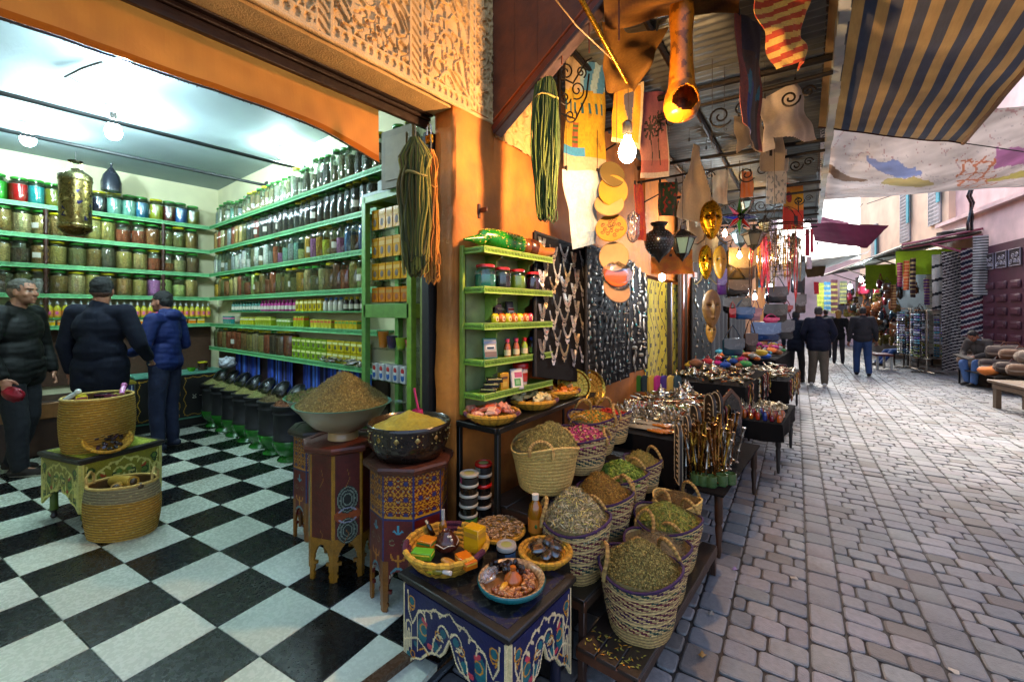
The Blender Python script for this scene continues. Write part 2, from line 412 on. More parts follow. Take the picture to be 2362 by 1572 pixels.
# -- carved plaster over the shop front
def carve(y, z):
    """depth 0..1 of the carved ornament at a place on the wall"""
    p = .0
    bands = [(.93, .04), (1.42, .045), (1.83, .03)]
    for b, w_ in bands:
        if abs(y-b) < w_:
            t = abs(y-b)/w_; return .95 if t > .62 else (.25 if int(z*45+(y-b)*40) % 2 else .8)
    if z < 2.835:
        t = (z-2.76)/.075; return 1.0 if t < .3 or t > .86 else (.2 if abs(math.sin(y*75)) > .5+.5*abs(t-.58)*3 else .85)
    if y < .93:
        a = math.sin(y*62+z*38+.8*math.sin(z*30)); b = math.sin(y*62-z*38+.8*math.sin(z*31+1)); q = max(abs(a), abs(b)); return .95 if min(abs(a), abs(b)) < .28 else .15+.35*(math.sin(y*190)*math.sin(z*170) > .3)
    f = 46 if y < 1.42 else 34
    wy, wz = y+.012*math.sin(z*27+3*y)+.02*nz(y*7, z*7, 3), z+.014*math.sin(y*31)+.02*nz(y*6, z*6, 9)
    a = math.sin(wy*f+2.2*math.sin(wz*f*.45)); b = math.sin(wz*f*.9+2.4*math.sin(wy*f*.5+1)); q = a*b+.35*math.sin(wy*f*2.1+wz*f*1.7)
    if y > 1.42 and abs(((z-2.8)*1.2+((y-1.63)*2.6)**2*3) % .27-.13) < .014: return 1.0
    return 1.0 if abs(q) < .17 else (.62 if q > .45 else .22 if q > -.2 else .0)
cp = MB()
def cfn(u, v):
    y = -.2+u*2.22; z = 2.76+v*1.0; return (-1.762+.016*carve(y, z)+.002*nz(y*30, z*30), y, z)
cp.grid(cfn, 520, 230)
cp.box((-1.86, .0, 3.9), (.15, 4.04, 2.3)); cp.box((-1.86, -2, 3.26), (.19, 3.6, 1.0))
cp.grid(lambda u, v: (-1.75-.2*v, -1.0+3.02*u, 2.76+.045*v+.006*nz(u*14, v*3)), 120, 4)
cp.tube([(-1.752, -1+3.0*i/60, 2.762+.004*nz(i*.7)) for i in range(61)], [.011+.003*nz(i*.9, 4) for i in range(61)], 8)
tag(cp.build('carved_plaster_frieze', 'carved', smooth=50), 'carved ochre stucco frieze above the spice shop opening', 'frieze')
cp = MB()
cp.grid(lambda u, v: tuple(B(u*.55, .012+.012*carve(1.5+u*.3+v*.02, 2.9+v*.5), 2.68+v*.6)), 120, 120)
tag(cp.build('carved_plaster_relief', 'carved', smooth=50), 'small carved stucco panel beneath the brown wooden canopy', 'frieze')
# -- roller shutter housing, door jamb, canopy cheek
t = thing('shutter_housing', 'reddish brown shutter housing beam under the carved frieze', 'beam')
b = MB()
for z0, z1, x0, x1 in ((2.75, 2.815, -1.99, -1.945), (2.74, 2.75, -1.99, -1.925), (2.72, 2.74, -1.99, -1.95), (2.675, 2.72, -1.99, -1.965)):
    b.box(((x0+x1)/2, -.1, (z0+z1)/2), (x1-x0, 3.58, z1-z0), '#5a1d0c' if z0 > 2.74 else '#21110c', bv=.004)
b.tube([(-1.943, -1.9, 2.76), (-1.943, 1.69, 2.76)], .006, 6, '#6b3a24'); b.build('beam', M('beam_paint', None, .42, var=.45, scale=20, bump=.25, bscale=40, tscale=3), t)
b = MB(); b.box((-1.955, 1.67, 1.4), (.05, .035, 2.5), '#0e0c0a', bv=.004); b.box((-1.99, 1.71, 1.4), (.10, .03, 2.5), '#1a120c'); b.build('guide_rail', 'vc', t)
b = MB(); b.box((-2.02, 1.74, 1.38), (.12, .06, 2.5), '#77803a', bv=.004); b.box((-2.1, 1.8, 1.38), (.05, .07, 2.5), '#4a4a22', bv=.004); b.build('jamb', 'vc_wood', t)
t = thing('canopy_cheek', 'dark brown plank cheek of the raised wooden canopy', 'canopy')
q0 = V((-1.75, 2.04, 2.72)); q1 = V((-.75, 2.04, 3.38))
b = MB(); b.prism([(0, 0), (1.0, .66), (1.0, 2.2), (0, 2.2)], q0, (1, 0, 0), (0, 0, 1), .03)
for k in range(1, 6): b.box((-1.75+.166*k, 2.011, 3.75), (.006, .006, 1.6+.0), '#140a05')
b.build('plank', M('plank_brown', '#6a330e', .6, var=.5, scale=9, bump=.35, bscale=30, tscale=3), t)
b = MB(); dd = (q1-q0).normalized(); up = V((-dd.z, 0, dd.x))
for off, hh, th, cc in ((0, .05, .06, '#6d2408'), (-.03, .03, .075, '#3b2a2a'), (.045, .018, .05, '#a34208')):
    b.M = None; R = Matrix((dd, V((0, 1, 0)), up)).transposed(); b.box((q0+q1)/2+up*off-V((0, .012, 0)), ((q1-q0).length, th, hh), cc, R=R, bv=.006)
b.build('moulding', M('beam_paint'), t)
# -- corrugated roof over the stalls on purlins
rf = MB()
EX = lambda Y: -.02-.07*(Y-2.0)
def roofp(u, v):
    Y = 2.1+7.4*v; x0 = -2.0-.07*(Y-2); x1 = EX(Y); X = x0+(x1-x0)*u; return (X, Y+.07*(X-x0), 3.42-.09*u+.011*math.sin(2*PI*Y/.076)+.01*nz(X*2, Y))
rf.grid(roofp, 10, 97*8)
tag(rf.build('corrugated_roof', 'corrugated', smooth=80), 'grey corrugated metal roof covering the souvenir stalls', 'roof')
t = thing('roof_frame', 'dark iron frame with scrollwork under the corrugated roof', 'frame')
for i, Y in enumerate((3.3, 4.9, 6.5, 8.1, 9.3)):
    b = MB(); a = V((-1.95-.07*(Y-2), Y, 3.30)); e = V((EX(Y), Y+.13, 3.23))
    b.tube([a, e], .022, 6, '#15120f'); b.tube([a-V((0, 0, .17)), e-V((0, 0, .10))], .014, 6, '#15120f')
    ex = (e-a).normalized(); ez = V((0, 0, 1))
    for q, sc in ((.42, .07), (.66, .085), (.88, .06)):
        cpt = a.lerp(e, q)-V((0, 0, .15+sc))
        b.tube(spiral(cpt, ex, ez, sc*.15, sc, 1.6, q*3), .007, 5); b.tube(spiral(cpt+ex*sc*1.7+ez*.02, -ex, ez, sc*.1, sc*.7, 1.5), .006, 5)
    b.tube([a-V((0, 0, .5)), a.lerp(e, .3)-V((0, 0, .25)), a.lerp(e, .55)-V((0, 0, .12))], .008, 5)
    b.build('truss', 'iron', t)
for X0 in (-1.45, -.95, -.05):
    b = MB(); b.tube([(X0, 2.1, 3.34), (X0-.07*7.4, 9.5, 3.34)], .02, 6); b.build('rail', 'iron', t)
b = MB()
for i in range(60):
    y = 2.0+i*.12; x = EX(y)+.03
    b.box((x+.012*nz(i*.5), y, 3.19+.01*nz(i)), (.05+.02*nz(i*.3, 5), .122, .1), jit('#a9b4b6', .15), rz=math.radians(4))
tag(b.build('gutter_strip', 'vc'), 'pale weathered strip tied along the roof edge', 'gutter')
# -- right hand buildings
R0 = V((2.49, 15.4, 0)); ur = V((-.2267, .974, 0)); nr = V((-.974, -.2267, 0)); ra = math.atan2(.2267, .974)
def Rr(t_, n=0, z=0): q = R0+ur*t_+nr*n; return V((q.x, q.y, z))
w = MB(); w.box(Rr(-5.3, -.15, 2.0), (.3, 15.2, 4.1), rz=ra); w.box(Rr(-5.3, -.45, 6.5), (.3, 15.2, 5), rz=ra); w.box(Rr(-5.3, -.1, 4.1), (.5, 15.2, .1), '#555555', rz=ra)
rt = w.build('pink_building', 'pink_plaster', smooth=0); tag(rt, 'pink plastered house with panelled plum door, right side', 'building')
d = MB()
d.box(Rr(-.85, .02, 1.6), (.06, 1.75, 3.15), '#5b3040', rz=ra)
dp = d.build('door', 'plum_paint', rt)
d = MB()
for c_ in range(3):
    for r_ in range(7):
        tt = -.28-.5*c_; d.box(Rr(tt, .065, .42+.3*r_), (.03, .36, .17), rz=ra, bv=.02); d.box(Rr(tt, .08, .42+.3*r_), (.02, .28, .11), rz=ra, bv=.01)
d.build('panel', 'plum_paint', dp)
d = MB(); 
for c_ in range(3):
    tt = -.28-.5*c_; d.box(Rr(tt, .055, 2.8), (.02, .4, .36), '#2a2028', rz=ra)
    for k in range(5): d.tube(spiral(Rr(tt-.14+.07*k, .08, 2.72+.12*(k % 2)), ur, V((0, 0, 1)), .01, .06, 1.3, k), .008, 4, '#a9a3ad')
    d.tube([Rr(tt-.2, .08, 2.62), Rr(tt+.2, .08, 2.62), Rr(tt+.2, .08, 2.98), Rr(tt-.2, .08, 2.98)], .012, 4, '#8b8592', closed=True)
d.build('fanlight_grille', 'vc', dp)
# lattice window high on the pink house
d = MB(); d.box(Rr(-1.9, -.28, 4.9), (.06, 1.2, 1.0), '#26242c', rz=ra)
for k in range(13): d.box(Rr(-2.45+.09*k, -.22, 4.9), (.02, .02, 1.0), '#3a3946', rz=ra)
for k in range(10): d.box(Rr(-1.9, -.22, 4.45+.1*k), (.02, 1.2, .02), '#3a3946', rz=ra)
d.build('window', 'vc', rt)
# peach building further on
w = MB(); w.box(Rr(6.6, -.3, 3.9), (.3, 8.6, 7.8), rz=ra); pb = w.build('peach_building', 'peach_plaster', smooth=0); tag(pb, 'peach house with tall lattice windows above the far stalls', 'building')
for tt, ww, z0, z1 in ((3.1, .75, 4.3, 6.2), (5.4, .8, 4.1, 6.0), (8.7, .7, 4.0, 5.3)):
    d = MB(); d.box(Rr(tt, -.14, (z0+z1)/2), (.06, ww, z1-z0), '#8c8a90', rz=ra)
    for k in range(9): d.box(Rr(tt-ww/2+ww*k/8, -.1, (z0+z1)/2), (.03, .03, z1-z0), '#c9c5c4', rz=ra)
    for k in range(17): d.box(Rr(tt, -.095, z0+(z1-z0)*k/16), (.03, ww, .03), '#b5b1b2', rz=ra)
    f = d.build('window', 'vc', pb)
    d = MB(); d.box(Rr(tt-ww*.5, -.06, z1-.7), (.03, .2, 1.2), '#2f9fb0', rz=ra); d.build('shutter', 'vc', f)
# wall that closes the lane
w = MB(); w.box((-1.6, 27.2, 2.1), (7, .3, 4.2)); w.box((-4.3, 27, 3.4), (2, .3, 6.8)); ew_ = w.build('end_wall', 'pink_plaster', smooth=0); tag(ew_, 'pale pink wall closing the far end of the lane', 'wall')
w = MB(); w.box((-.5, 27.02, 1.75), (.35, .05, .5), '#5d5a60', bv=.01); w.build('window', 'vc', ew_)
# ================================================================= SHOP: lamps, pipes, cloth
def bulb(px, py, d, z_ceiling, label, strength, col='#dff4ff', r=.036, warm=False, group=None, socket=True):
    p = at(px, py, d=d); t = thing('light_bulb', label, 'light bulb', p, group=group)
    b = MB(); b.lathe([(.001, -r*1.15), (r*.5, -r*1.02), (r*.85, -r*.62), (r, -.0), (r*.93, r*.45), (r*.66, r*1.1), (r*.42, r*1.6), (r*.38, r*1.9)], 20)
    b.build('glass_bulb', EM('bulb_%s_%d' % (col, strength), col, strength), t, smooth=80)
    b = MB(); b.lathe([(.018, r*1.9), (.02, r*2.2), (.024, r*2.3), (.026, r*3.4), (.012, r*3.7)], 14, col='#2b2a28')
    if z_ceiling:
        h = z_ceiling-p.z
        if socket: b.lathe([(.02, h-.06), (.055, h-.03), (.06, h)], 16, col='#8fa3a3')
        b.tube([(0, 0, r*3.6), (.008, .005, (h+r*3.6)/2), (0, 0, h-.02)], .005, 5, '#3a3a38')
    b.build('socket', 'vc_gloss', t); return t
bulb(262, 305, 3.63, 3.33, 'lit white bulb in the middle of the shop ceiling', 150, '#cdeaf2', r=.056)
bulb(65, 322, 3.96, 3.33, 'lit white bulb at the left edge of the shop ceiling', 135, '#cdeaf2', r=.054)
bulb(283, 160, 2.87, 3.33, 'lit white bulb partly behind the orange cloth valance', 125, '#cdeaf2', r=.052)
bulb(650, 352, 4.5, 3.33, 'lit white bulb above the right end of the front ceiling pipe', 125, '#cdeaf2', r=.052)
def pipe(a, b_, label):
    b = MB(); b.tube([a, (V(a)+V(b_))/2-V((0, 0, .012)), b_], .017, 10)
    for e in (b_,): b.box(V(e)-V((0, 0, .0)), (.06, .02, .09), bv=.004)
    tag(b.build('ceiling_pipe', M('pipe_paint', '#14191a', .55, var=.2)), label, 'pipe', 'pipes under the shop ceiling')
pipe((-4.55, -2.8, 3.1), (-4.55, 2.19, 3.1), 'dark grey pipe nearest the doorway under the shop ceiling')
pipe((-5.46, -2.8, 3.1), (-5.46, 2.19, 3.1), 'dark grey pipe further back, holding the brass lantern')
# ceiling cable
b = MB(); b.tube([at(150, 178, z=3.3), at(190, 158, z=3.31), at(235, 143, z=3.31)], .008, 5); b.tube([at(160, 178, z=3.31), at(262, 235, z=3.32)], .003, 4, '#9999aa')
tag(b.build('ceiling_cable', 'iron'), 'bent electric cable stapled to the shop ceiling', 'cable')
# orange valance: a hem with frayed threads
va = MB(); va_y0, va_y1 = -1.0, 1.43
def vfn(u, v):
    y = va_y0+(va_y1-va_y0)*u; zb = 2.505+.02*math.sin(y*3.1)-.05*max(0, (y-1.05)/.4)**1.5
    if y > .95: zb -= .0
    zt = 2.80; z = zt+(zb-zt)*v; return (-2.1+.018*math.sin(y*6+v*2)*v+.03*v*v+.006*nz(y*8, z*8), y, z)
va.grid(vfn, 160, 30, colfn=lambda u, v: mixc(rgb('#d0813a'), rgb('#b86f34'), .5+.5*nz(u*40, v*3)) if v < .9 else rgb('#a04f08'))
o = va.build('orange_valance', 'vc_thin', smooth=80); tag(o, 'long orange cloth valance hanging across the shop opening', 'cloth')
b = MB()
for i in range(260):
    u = i/260+random.uniform(0, .003); p = V(vfn(u, 1)); l = random.uniform(.004, .016); b.tube([p, p-V((random.uniform(-.004, .004), random.uniform(-.006, .006), l))], .0012, 3, '#2a1c12')
b.tube([V(vfn(i/80, 1.0))-V((.004, 0, .004)) for i in range(81)], .005, 4, '#20180f'); b.build('frayed_hem', 'vc', o)
# ================================================================= jars and shelves
HERBC = ['#b8a24c', '#8f6e2c', '#c0a058', '#6c6c2c', '#a0561c', '#3c2a1e', '#d0b87a', '#76783c', '#b08040', '#6a4c2a', '#bcb070', '#4a4a3a', '#a03a14']
LIQC = ['#2f9e2a', '#c01818', '#2a9c9c', '#b0b020', '#5b1016', '#141428', '#7fb9a8', '#2f7fa8', '#a01830', '#2a6cc0', '#7d7a20']
JARS = {}
mm('jar_lid', None, .3, var=.1, coat=.3, bump=.03)
mm('herbfill', None, .85, var=.5, scale=75, bump=.8, bscale=90, kind='vor')
mm('liquidfill', None, .12, var=.04, bump=0, coat=.4)
def jarparts(kind, lid):
    k = (kind, lid)
    if k in JARS: return JARS[k]
    if kind == 'wide': pr = [(.062, 0), (.07, .012), (.072, .03), (.072, .17), (.066, .195), (.052, .205), (.052, .215)]; lr, lz = .055, .213
    elif kind == 'tall': pr = [(.050, 0), (.056, .01), (.058, .03), (.057, .19), (.05, .215), (.038, .232), (.038, .245)]; lr, lz = .041, .242
    else: pr = [(.044, 0), (.05, .01), (.051, .03), (.049, .15), (.042, .175), (.034, .2), (.034, .212)]; lr, lz = .037, .21
    g = MB(); g.lathe(pr, 16); go = g.build('glass', 'glass'); 
    l = MB(); l.lathe([(lr, 0), (lr+.002, .003), (lr+.002, .018), (lr-.003, .022), (.001, .023)], 16, (0, 0, lz), col=lid); lo = l.build('lid', 'jar_lid')
    JARS[k] = (go, lo, pr, lz); return JARS[k]
FILL = {}
def fillmesh(kind, pr, colr, level, liquid):
    k = (kind, colr, round(level, 1), liquid)
    if k in FILL: return FILL[k]
    H = pr[-1][1]*.92*level; p2 = [(max(.001, r-.004), z+.003) for r, z in pr if z < H]; rl = np.interp(H, [z for r, z in pr], [r for r, z in pr])-.004
    p2 += [(rl, H), (.001, H+(.0 if liquid else .008))]
    b = MB(); b.lathe(p2, 16, colfn=lambda i, j: rgb(colr) if liquid else jit(mixc(colr, '#ffdf9a', .07), .25)); o = b.build('contents', 'liquidfill' if liquid else 'herbfill')
    FILL[k] = o; return o
_protos = []
def jar(p, kind, lid, colr, level, liquid, label, group, scale=1.0, rz=None):
    go, lo, pr, lz = jarparts(kind, lid); fo = fillmesh(kind, pr, colr, level, liquid)
    t = thing('spice_jar', label, 'jar', p, rz if rz is not None else random.uniform(0, 6), group); t.scale = (scale, scale, scale*random.uniform(.97, 1.04))
    for nm, src in (('glass', go), ('lid', lo), ('contents', fo)):
        c = bpy.data.objects.new(nm, src.data); COL.objects.link(c); c.parent = t
    if random.random() < .16:
        if kind not in LAB: b = MB(); r = {'wide': .0735, 'tall': .0595, 'small': .0525}[kind]; b.grid(lambda u, v: (r*math.cos(u*.9), r*math.sin(u*.9), .06+.05*v), 6, 1, col='#c9c4b0'); o_ = b.build('paper_label', 'vc'); LAB[kind] = o_.data; bpy.data.objects.remove(o_)
        c = bpy.data.objects.new('paper_label', LAB[kind]); COL.objects.link(c); c.parent = t; t.rotation_euler.z = random.uniform(-2.2, -.6)
    return t
LAB = {}
GL_, YL_, WL_, RL_ = '#2f8f2a', '#c9c21a', '#c9cfc9', '#b31515'
CN = {'#b8a24c': 'golden tan herb', '#8f6e2c': 'brown herb', '#c0a058': 'sandy root', '#6c6c2c': 'olive herb', '#a0561c': 'rusty spice', '#d0b87a': 'pale seed', '#76783c': 'grey-green herb', '#b08040': 'light brown spice', '#6a4c2a': 'dull brown root', '#bcb070': 'straw coloured herb', '#a03a14': 'red-brown spice', '#8a7a4a': 'tan herb', '#6e5a34': 'brown herb', '#a08a58': 'sandy root', '#5b5a34': 'olive herb', '#7a4a2a': 'rusty spice', '#3c2a1e': 'dark bark', '#b09a6a': 'pale seed', '#6a6a48': 'grey-green herb', '#8d6d45': 'light brown spice', '#54432f': 'dull brown root', '#9c9468': 'straw coloured herb', '#4a4a3a': 'charcoal leaf', '#7d3f1f': 'red-brown spice',
      '#2f9e2a': 'green liquid', '#c01818': 'red liquid', '#2a9c9c': 'teal liquid', '#b0b020': 'yellow liquid', '#5b1016': 'wine red liquid', '#141428': 'blue-black liquid', '#7fb9a8': 'pale mint liquid', '#2f7fa8': 'sky blue liquid', '#a01830': 'crimson liquid', '#2a6cc0': 'bright blue liquid', '#7d7a20': 'olive liquid',
      '#10182e': 'indigo powder', '#1c3440': 'dark teal powder', '#8c1c22': 'red powder', '#d09a10': 'golden powder', '#d8cf20': 'lemon powder', '#c470b8': 'pink powder', '#5a86c0': 'blue powder', '#3c62b0': 'cobalt powder', '#6fae78': 'soft green powder', '#e0e0d8': 'white powder', '#b84a20': 'orange spice', '#c9d878': 'pale lime powder', '#9aa8a8': 'silvery crystals', '#b5b8a0': 'cloudy crystals'}
LN = {GL_: 'green', YL_: 'yellow', WL_: 'white', RL_: 'red'}
SX, SY = -6.88, 2.044                       # front edges of the back and side shelves
SZ = [2.763, 2.438, 2.12, 1.80, 1.452, 1.14]
SHELF_NM = ['top', 'second', 'third', 'fourth', 'fifth', 'lowest']
pat = M('shelf_edge', '#58b06a', .4, var=.35, scale=60, bump=.4, bscale=90, kind='vor')
mm('shelf_paint', '#5c9060', .5, var=.2, bump=.1)
def shelf_board(name, a, b_, depth, dirn, z, label, parent=None):
    """plank between a and b (front edge) with a moulded pattern on its front"""
    a, b_ = V(a), V(b_); L_ = (b_-a).length; u = (b_-a).normalized(); n = V(dirn)
    R = Matrix((u, n, V((0, 0, 1)))).transposed(); c = (a+b_)/2-n*depth/2
    m = MB(); m.box(V((c.x, c.y, z-.012)), (L_, depth, .022), R=R)
    o = m.build(name, 'shelf_paint', parent); 
    m = MB(); m.box(V(((a+b_)/2).to_tuple())+V((0, 0, z-.019))+n*.004, (L_, .012, .044), '#62ac70', R=R, bv=.003)
    k = int(L_/.03)
    for i in range(k):
        p = a+u*(L_*(i+.5)/k); q = V((p.x, p.y, z-.019))+n*.011; s = .009 if i % 2 else -.009
        m.tube([q-u*.012-V((0, 0, s)), q+V((0, 0, s)), q+u*.012-V((0, 0, s))], .0022, 3, '#2f7f45')
    m.box(V(((a+b_)/2).to_tuple())+V((0, 0, z+.0))+n*.012, (L_, .006, .007), '#86c98a', R=R); m.box(V(((a+b_)/2).to_tuple())+V((0, 0, z-.039))+n*.012, (L_, .006, .006), '#86c98a', R=R)
    m.build('front_trim', 'vc_wood', o); tag(o, label, 'shelf', 'green wall shelves in the shop') if parent is None else None
    return o
for i, z in enumerate(SZ[:5]):
    shelf_board('shelf', (SX, -2.7, 0), (SX, SY, 0), .2, (1, 0, 0), z, '%s green shelf on the back wall of the shop' % SHELF_NM[i])
for i, z in enumerate(SZ):
    shelf_board('shelf', (SX, SY, 0), (-2.55 if i == 0 else -3.0, SY, 0), .155, (0, -1, 0), z, '%s green shelf on the right wall of the shop' % SHELF_NM[i])
# turned brackets between the shelves
for y, xx in ((at(105, 500, X=SX-.03).y, 0), (at(375, 500, X=SX-.03).y, 0)):
    t = MB()
    for z0, z1 in zip(SZ[1:5], SZ[:4]):
        hh = z1-z0-.04; t.lathe([(.012, 0), (.02, .02), (.012, .04), (.024, hh*.3), (.014, hh*.42), (.026, hh*.55), (.012, hh*.7), (.022, hh*.85), (.02, hh)], 10, (SX+.005, y, z0), '#3a1a0c')
    tag(t.build('turned_post', 'vc_wood'), 'turned brown wooden post %s' % ('behind the grey-haired man' if y < .6 else 'behind the young man in blue'), 'post', 'turned shelf posts')
def fill_row(p0, p1, n, spec, shelf_i, wall, z, back):
    a, b_ = V(p0), V(p1)
    for i in range(n):
        f = (i+.5+random.uniform(-.12, .12))/n; p = a.lerp(b_, f); sp = spec(i, n); kind, lid, colr, lev, liq = sp[:5]; sc = sp[5] if len(sp) > 5 else 1
        lab = '%s-lidded jar of %s, %s from the corner, %s shelf of the %s wall' % (LN.get(lid, 'green'), CN.get(colr, 'dried herb'), ORD[i], SHELF_NM[shelf_i], wall)
        jar((p.x, p.y, z), kind, lid, colr, lev, liq, lab, 'jars on the %s shelf of the %s wall' % (SHELF_NM[shelf_i], wall), sc)
def lidr(p=.3): return YL_ if random.random() < p else GL_
# back wall: from the corner leftwards
BL = [('#7d7a20'), ('#2a6cc0'), ('#5b1016'), ('#b0b020'), ('#2f7fa8'), ('#7fb9a8'), ('#7fb9a8'), ('#141428'), ('#5b1016'), ('#b0b020'), '#7d7a20', ('#2a9c9c'), ('#c01818'), ('#2f9e2a'), ('#d09a10'), '#2f9e2a', '#c01818']
ylid = {3: 1, 6: 1, 7: 1}
fill_row((SX-.09, SY-.12, 0), (SX-.09, -.13, 0), 16, lambda i, n: ('wide', YL_ if i in ylid else GL_, BL[i], .85, True, 1.12), 0, 'back', SZ[0], 1)
for si in (1, 2, 3):
    fill_row((SX-.09, SY-.12, 0), (SX-.09, -.13, 0), 15, lambda i, n: ('wide', lidr(.3), random.choice(HERBC) if not (si == 3 and i in (1, 2, 3, 10)) else ['#c9d878', '#c9d878', '#c470b8', '#e0e0d8'][(1, 2, 3, 10).index(i)], random.choice((.5, .7, .9, .9, 1)), False, 1.14), si, 'back', SZ[si], 1)
# right wall: from the corner to the cabinet
def c0(i, n): return (random.choice(('tall', 'small', 'tall')), lidr(.15), random.choice(['#9aa8a8', '#b5b8a0', '#a08a58', '#6a6a48', '#9c9468', '#7fb9a8'] if i < 19 else ['#4a4a3a', '#6a6a48', '#3c2a1e']), random.choice((.6, .8, .9)), False, 1.05 if i < 17 else 1.2)
def c1(i, n): return ('tall', lidr(.35), random.choice(HERBC+['#9aa8a8']*4) if i < 9 else random.choice(['#10182e', '#1c3440', '#10182e', '#1c3440', '#8c1c22' if i in (11, 18, 24) else '#141428']), .9, False, 1.12)
COLP = ['#b84a20', '#c470b8', '#7fb9a8', '#9aa8a8', '#7fb9a8', '#c9d878', '#d09a10', '#c470b8', '#d09a10', '#d8cf20', '#7a4a2a', '#c470b8', '#5a86c0', '#3c2a1e', '#3c62b0', '#6fae78']
def c2(i, n): return ('tall', lidr(.4), random.choice(['#9aa8a8', '#b09a6a', '#e0e0d8', '#6a6a48']) if i < n-16 else COLP[i-n+16], random.choice((.45, .6, .75, .9)), False, 1.12)
def c3(i, n): return (random.choice(('tall', 'tall', 'wide')), lidr(.25), random.choice(HERBC+['#d09a10', '#b84a20', '#7d3f1f', '#c9d878']), random.choice((.7, .9, 1)), False, 1.08)
fill_row((SX+.06, SY+.075, 0), (-2.62, SY+.075, 0), 32, c0, 0, 'right', SZ[0], 0)
fill_row((SX+.06, SY+.075, 0), (-3.1, SY+.075, 0), 31, c1, 1, 'right', SZ[1], 0)
fill_row((SX+.06, SY+.075, 0), (-3.1, SY+.075, 0), 31, c2, 2, 'right', SZ[2], 0)
fill_row((SX+.06, SY+.075, 0), (-3.1, SY+.075, 0), 28, c3, 3, 'right', SZ[3], 0)
fill_row((SX+.06, SY+.075, 0), (-4.6, SY+.075, 0), 14, lambda i, n: ('wide', lidr(.4), random.choice(HERBC+['#b84a20']), .95, False, 1.1), 5, 'right', SZ[5], 0)
for k, (go, lo, pr, lz) in JARS.items(): bpy.data.objects.remove(go); bpy.data.objects.remove(lo)
for o in FILL.values(): bpy.data.objects.remove(o)
# bottles of oil in a row under the fourth shelf of the back wall
t0 = thing('oil_bottle', 'small bottle of yellow oil with an orange label and white cap, back wall', 'bottle', (0, 0, 0), group='row of yellow oil bottles behind the men')
b = MB(); b.lathe([(.026, 0), (.03, .006), (.03, .1), (.024, .125), (.011, .14), (.011, .15)], 12, col='#b8b02a'); b.build('bottle_body', 'liquidfill', t0)
b = MB(); b.lathe([(.0308, .02), (.0308, .085)], 12, col='#d98a3a', cap=False); b.ball((.031, 0, .055), (.002, .014, .018), 8, 6, '#c9508a'); b.build('label_band', 'vc', t0)
b = MB(); b.lathe([(.013, .148), (.014, .17), (.006, .175), (.005, .2), (.001, .202)], 10, col='#d8dcd8'); b.build('cap', 'vc_gloss', t0)
t0.location = (SX-.05, .3, SZ[4]+.085)
for i in range(1, 29): dup(t0, (SX-.05, .3+.062*i, SZ[4]+.085), rz=random.uniform(-.3, .3))
bd = MB(); bd.box((SX-.1, .9, SZ[4]+.075), (.16, 2.1, .018), '#3b7a3f'); tag(bd.build('bottle_ledge', 'vc_wood'), 'narrow green ledge carrying the row of oil bottles', 'shelf')
def pack(p, size, col, stripe, label, cat='box', group=None, rz=0, tilt=0, name='spice_box', dot=None):
    t = thing(name, label, cat, p, rz, group); R = Matrix.Rotation(tilt, 3, 'X')
    b = MB(); b.box(R @ V((0, 0, size[2]/2)), size, jit(col, .08), R=R, bv=.002); b.build('carton', 'vc_gloss', t)
    b = MB()
    for s in (-1, 1):
        b.box(R @ V((0, s*size[1]/2, size[2]*.72)), (size[0]*.86, .0016, size[2]*.2), stripe, R=R)
        b.box(R @ V((s*size[0]/2, 0, size[2]*.72)), (.0016, size[1]*.86, size[2]*.2), stripe, R=R)
        if dot: b.ball(R @ V((0, s*size[1]/2, size[2]*.36)), (size[0]*.24, .002, size[2]*.2), 10, 6, dot, R=R)
        if dot: b.ball(R @ V((s*size[0]/2, 0, size[2]*.36)), (.002, size[1]*.24, size[2]*.2), 10, 6, dot, R=R)
    b.build('printed_label', 'vc', t); return t
# yellow soap cartons below the oil bottles, and small goods on the fifth shelf of the right wall
for i in range(16):
    y = .45+.1*i
    pack((SX-.06, y, SZ[4]), (.05, .085, .065), random.choice(('#d9a818', '#d97a18')), '#e8e0b0', 'small yellow-orange soap carton, %s from the left under the oil bottles' % ORD[i], group='soap cartons on the fifth back shelf')
k = 0
for x0, n, c, s, sz, ly in ((-6.5, 5, '#2f8f8a', '#dd7ab0', (.05, .05, .1), 0), (-5.9, 6, '#a8a818', '#e8e8c0', (.06, .06, .09), 0), (-5.45, 7, '#8a9a20', '#e0d870', (.055, .06, .1), 0), (-4.9, 5, '#6a8a2a', '#d8d8b8', (.06, .05, .08), 0), (-4.5, 4, '#9aa820', '#d84a20', (.05, .06, .11), 0), (-4.15, 6, '#b8b030', '#c03020', (.06, .05, .08), 0), (-3.7, 6, '#c0a020', '#308a30', (.055, .05, .075), 0)):
    for j in range(n):
        pack((x0+(sz[0]+.006)*j, SY+.06, SZ[4]), sz, c, s, 'small %s carton, number order %s from the corner, fifth right shelf' % ('teal' if c == '#2f8f8a' else 'lime yellow' if c in ('#a8a818', '#9aa820') else 'olive' if c in ('#8a9a20', '#6a8a2a') else 'mustard', ORD[k] if k < 40 else 'last'), group='small cartons on the fifth right shelf'); k += 1

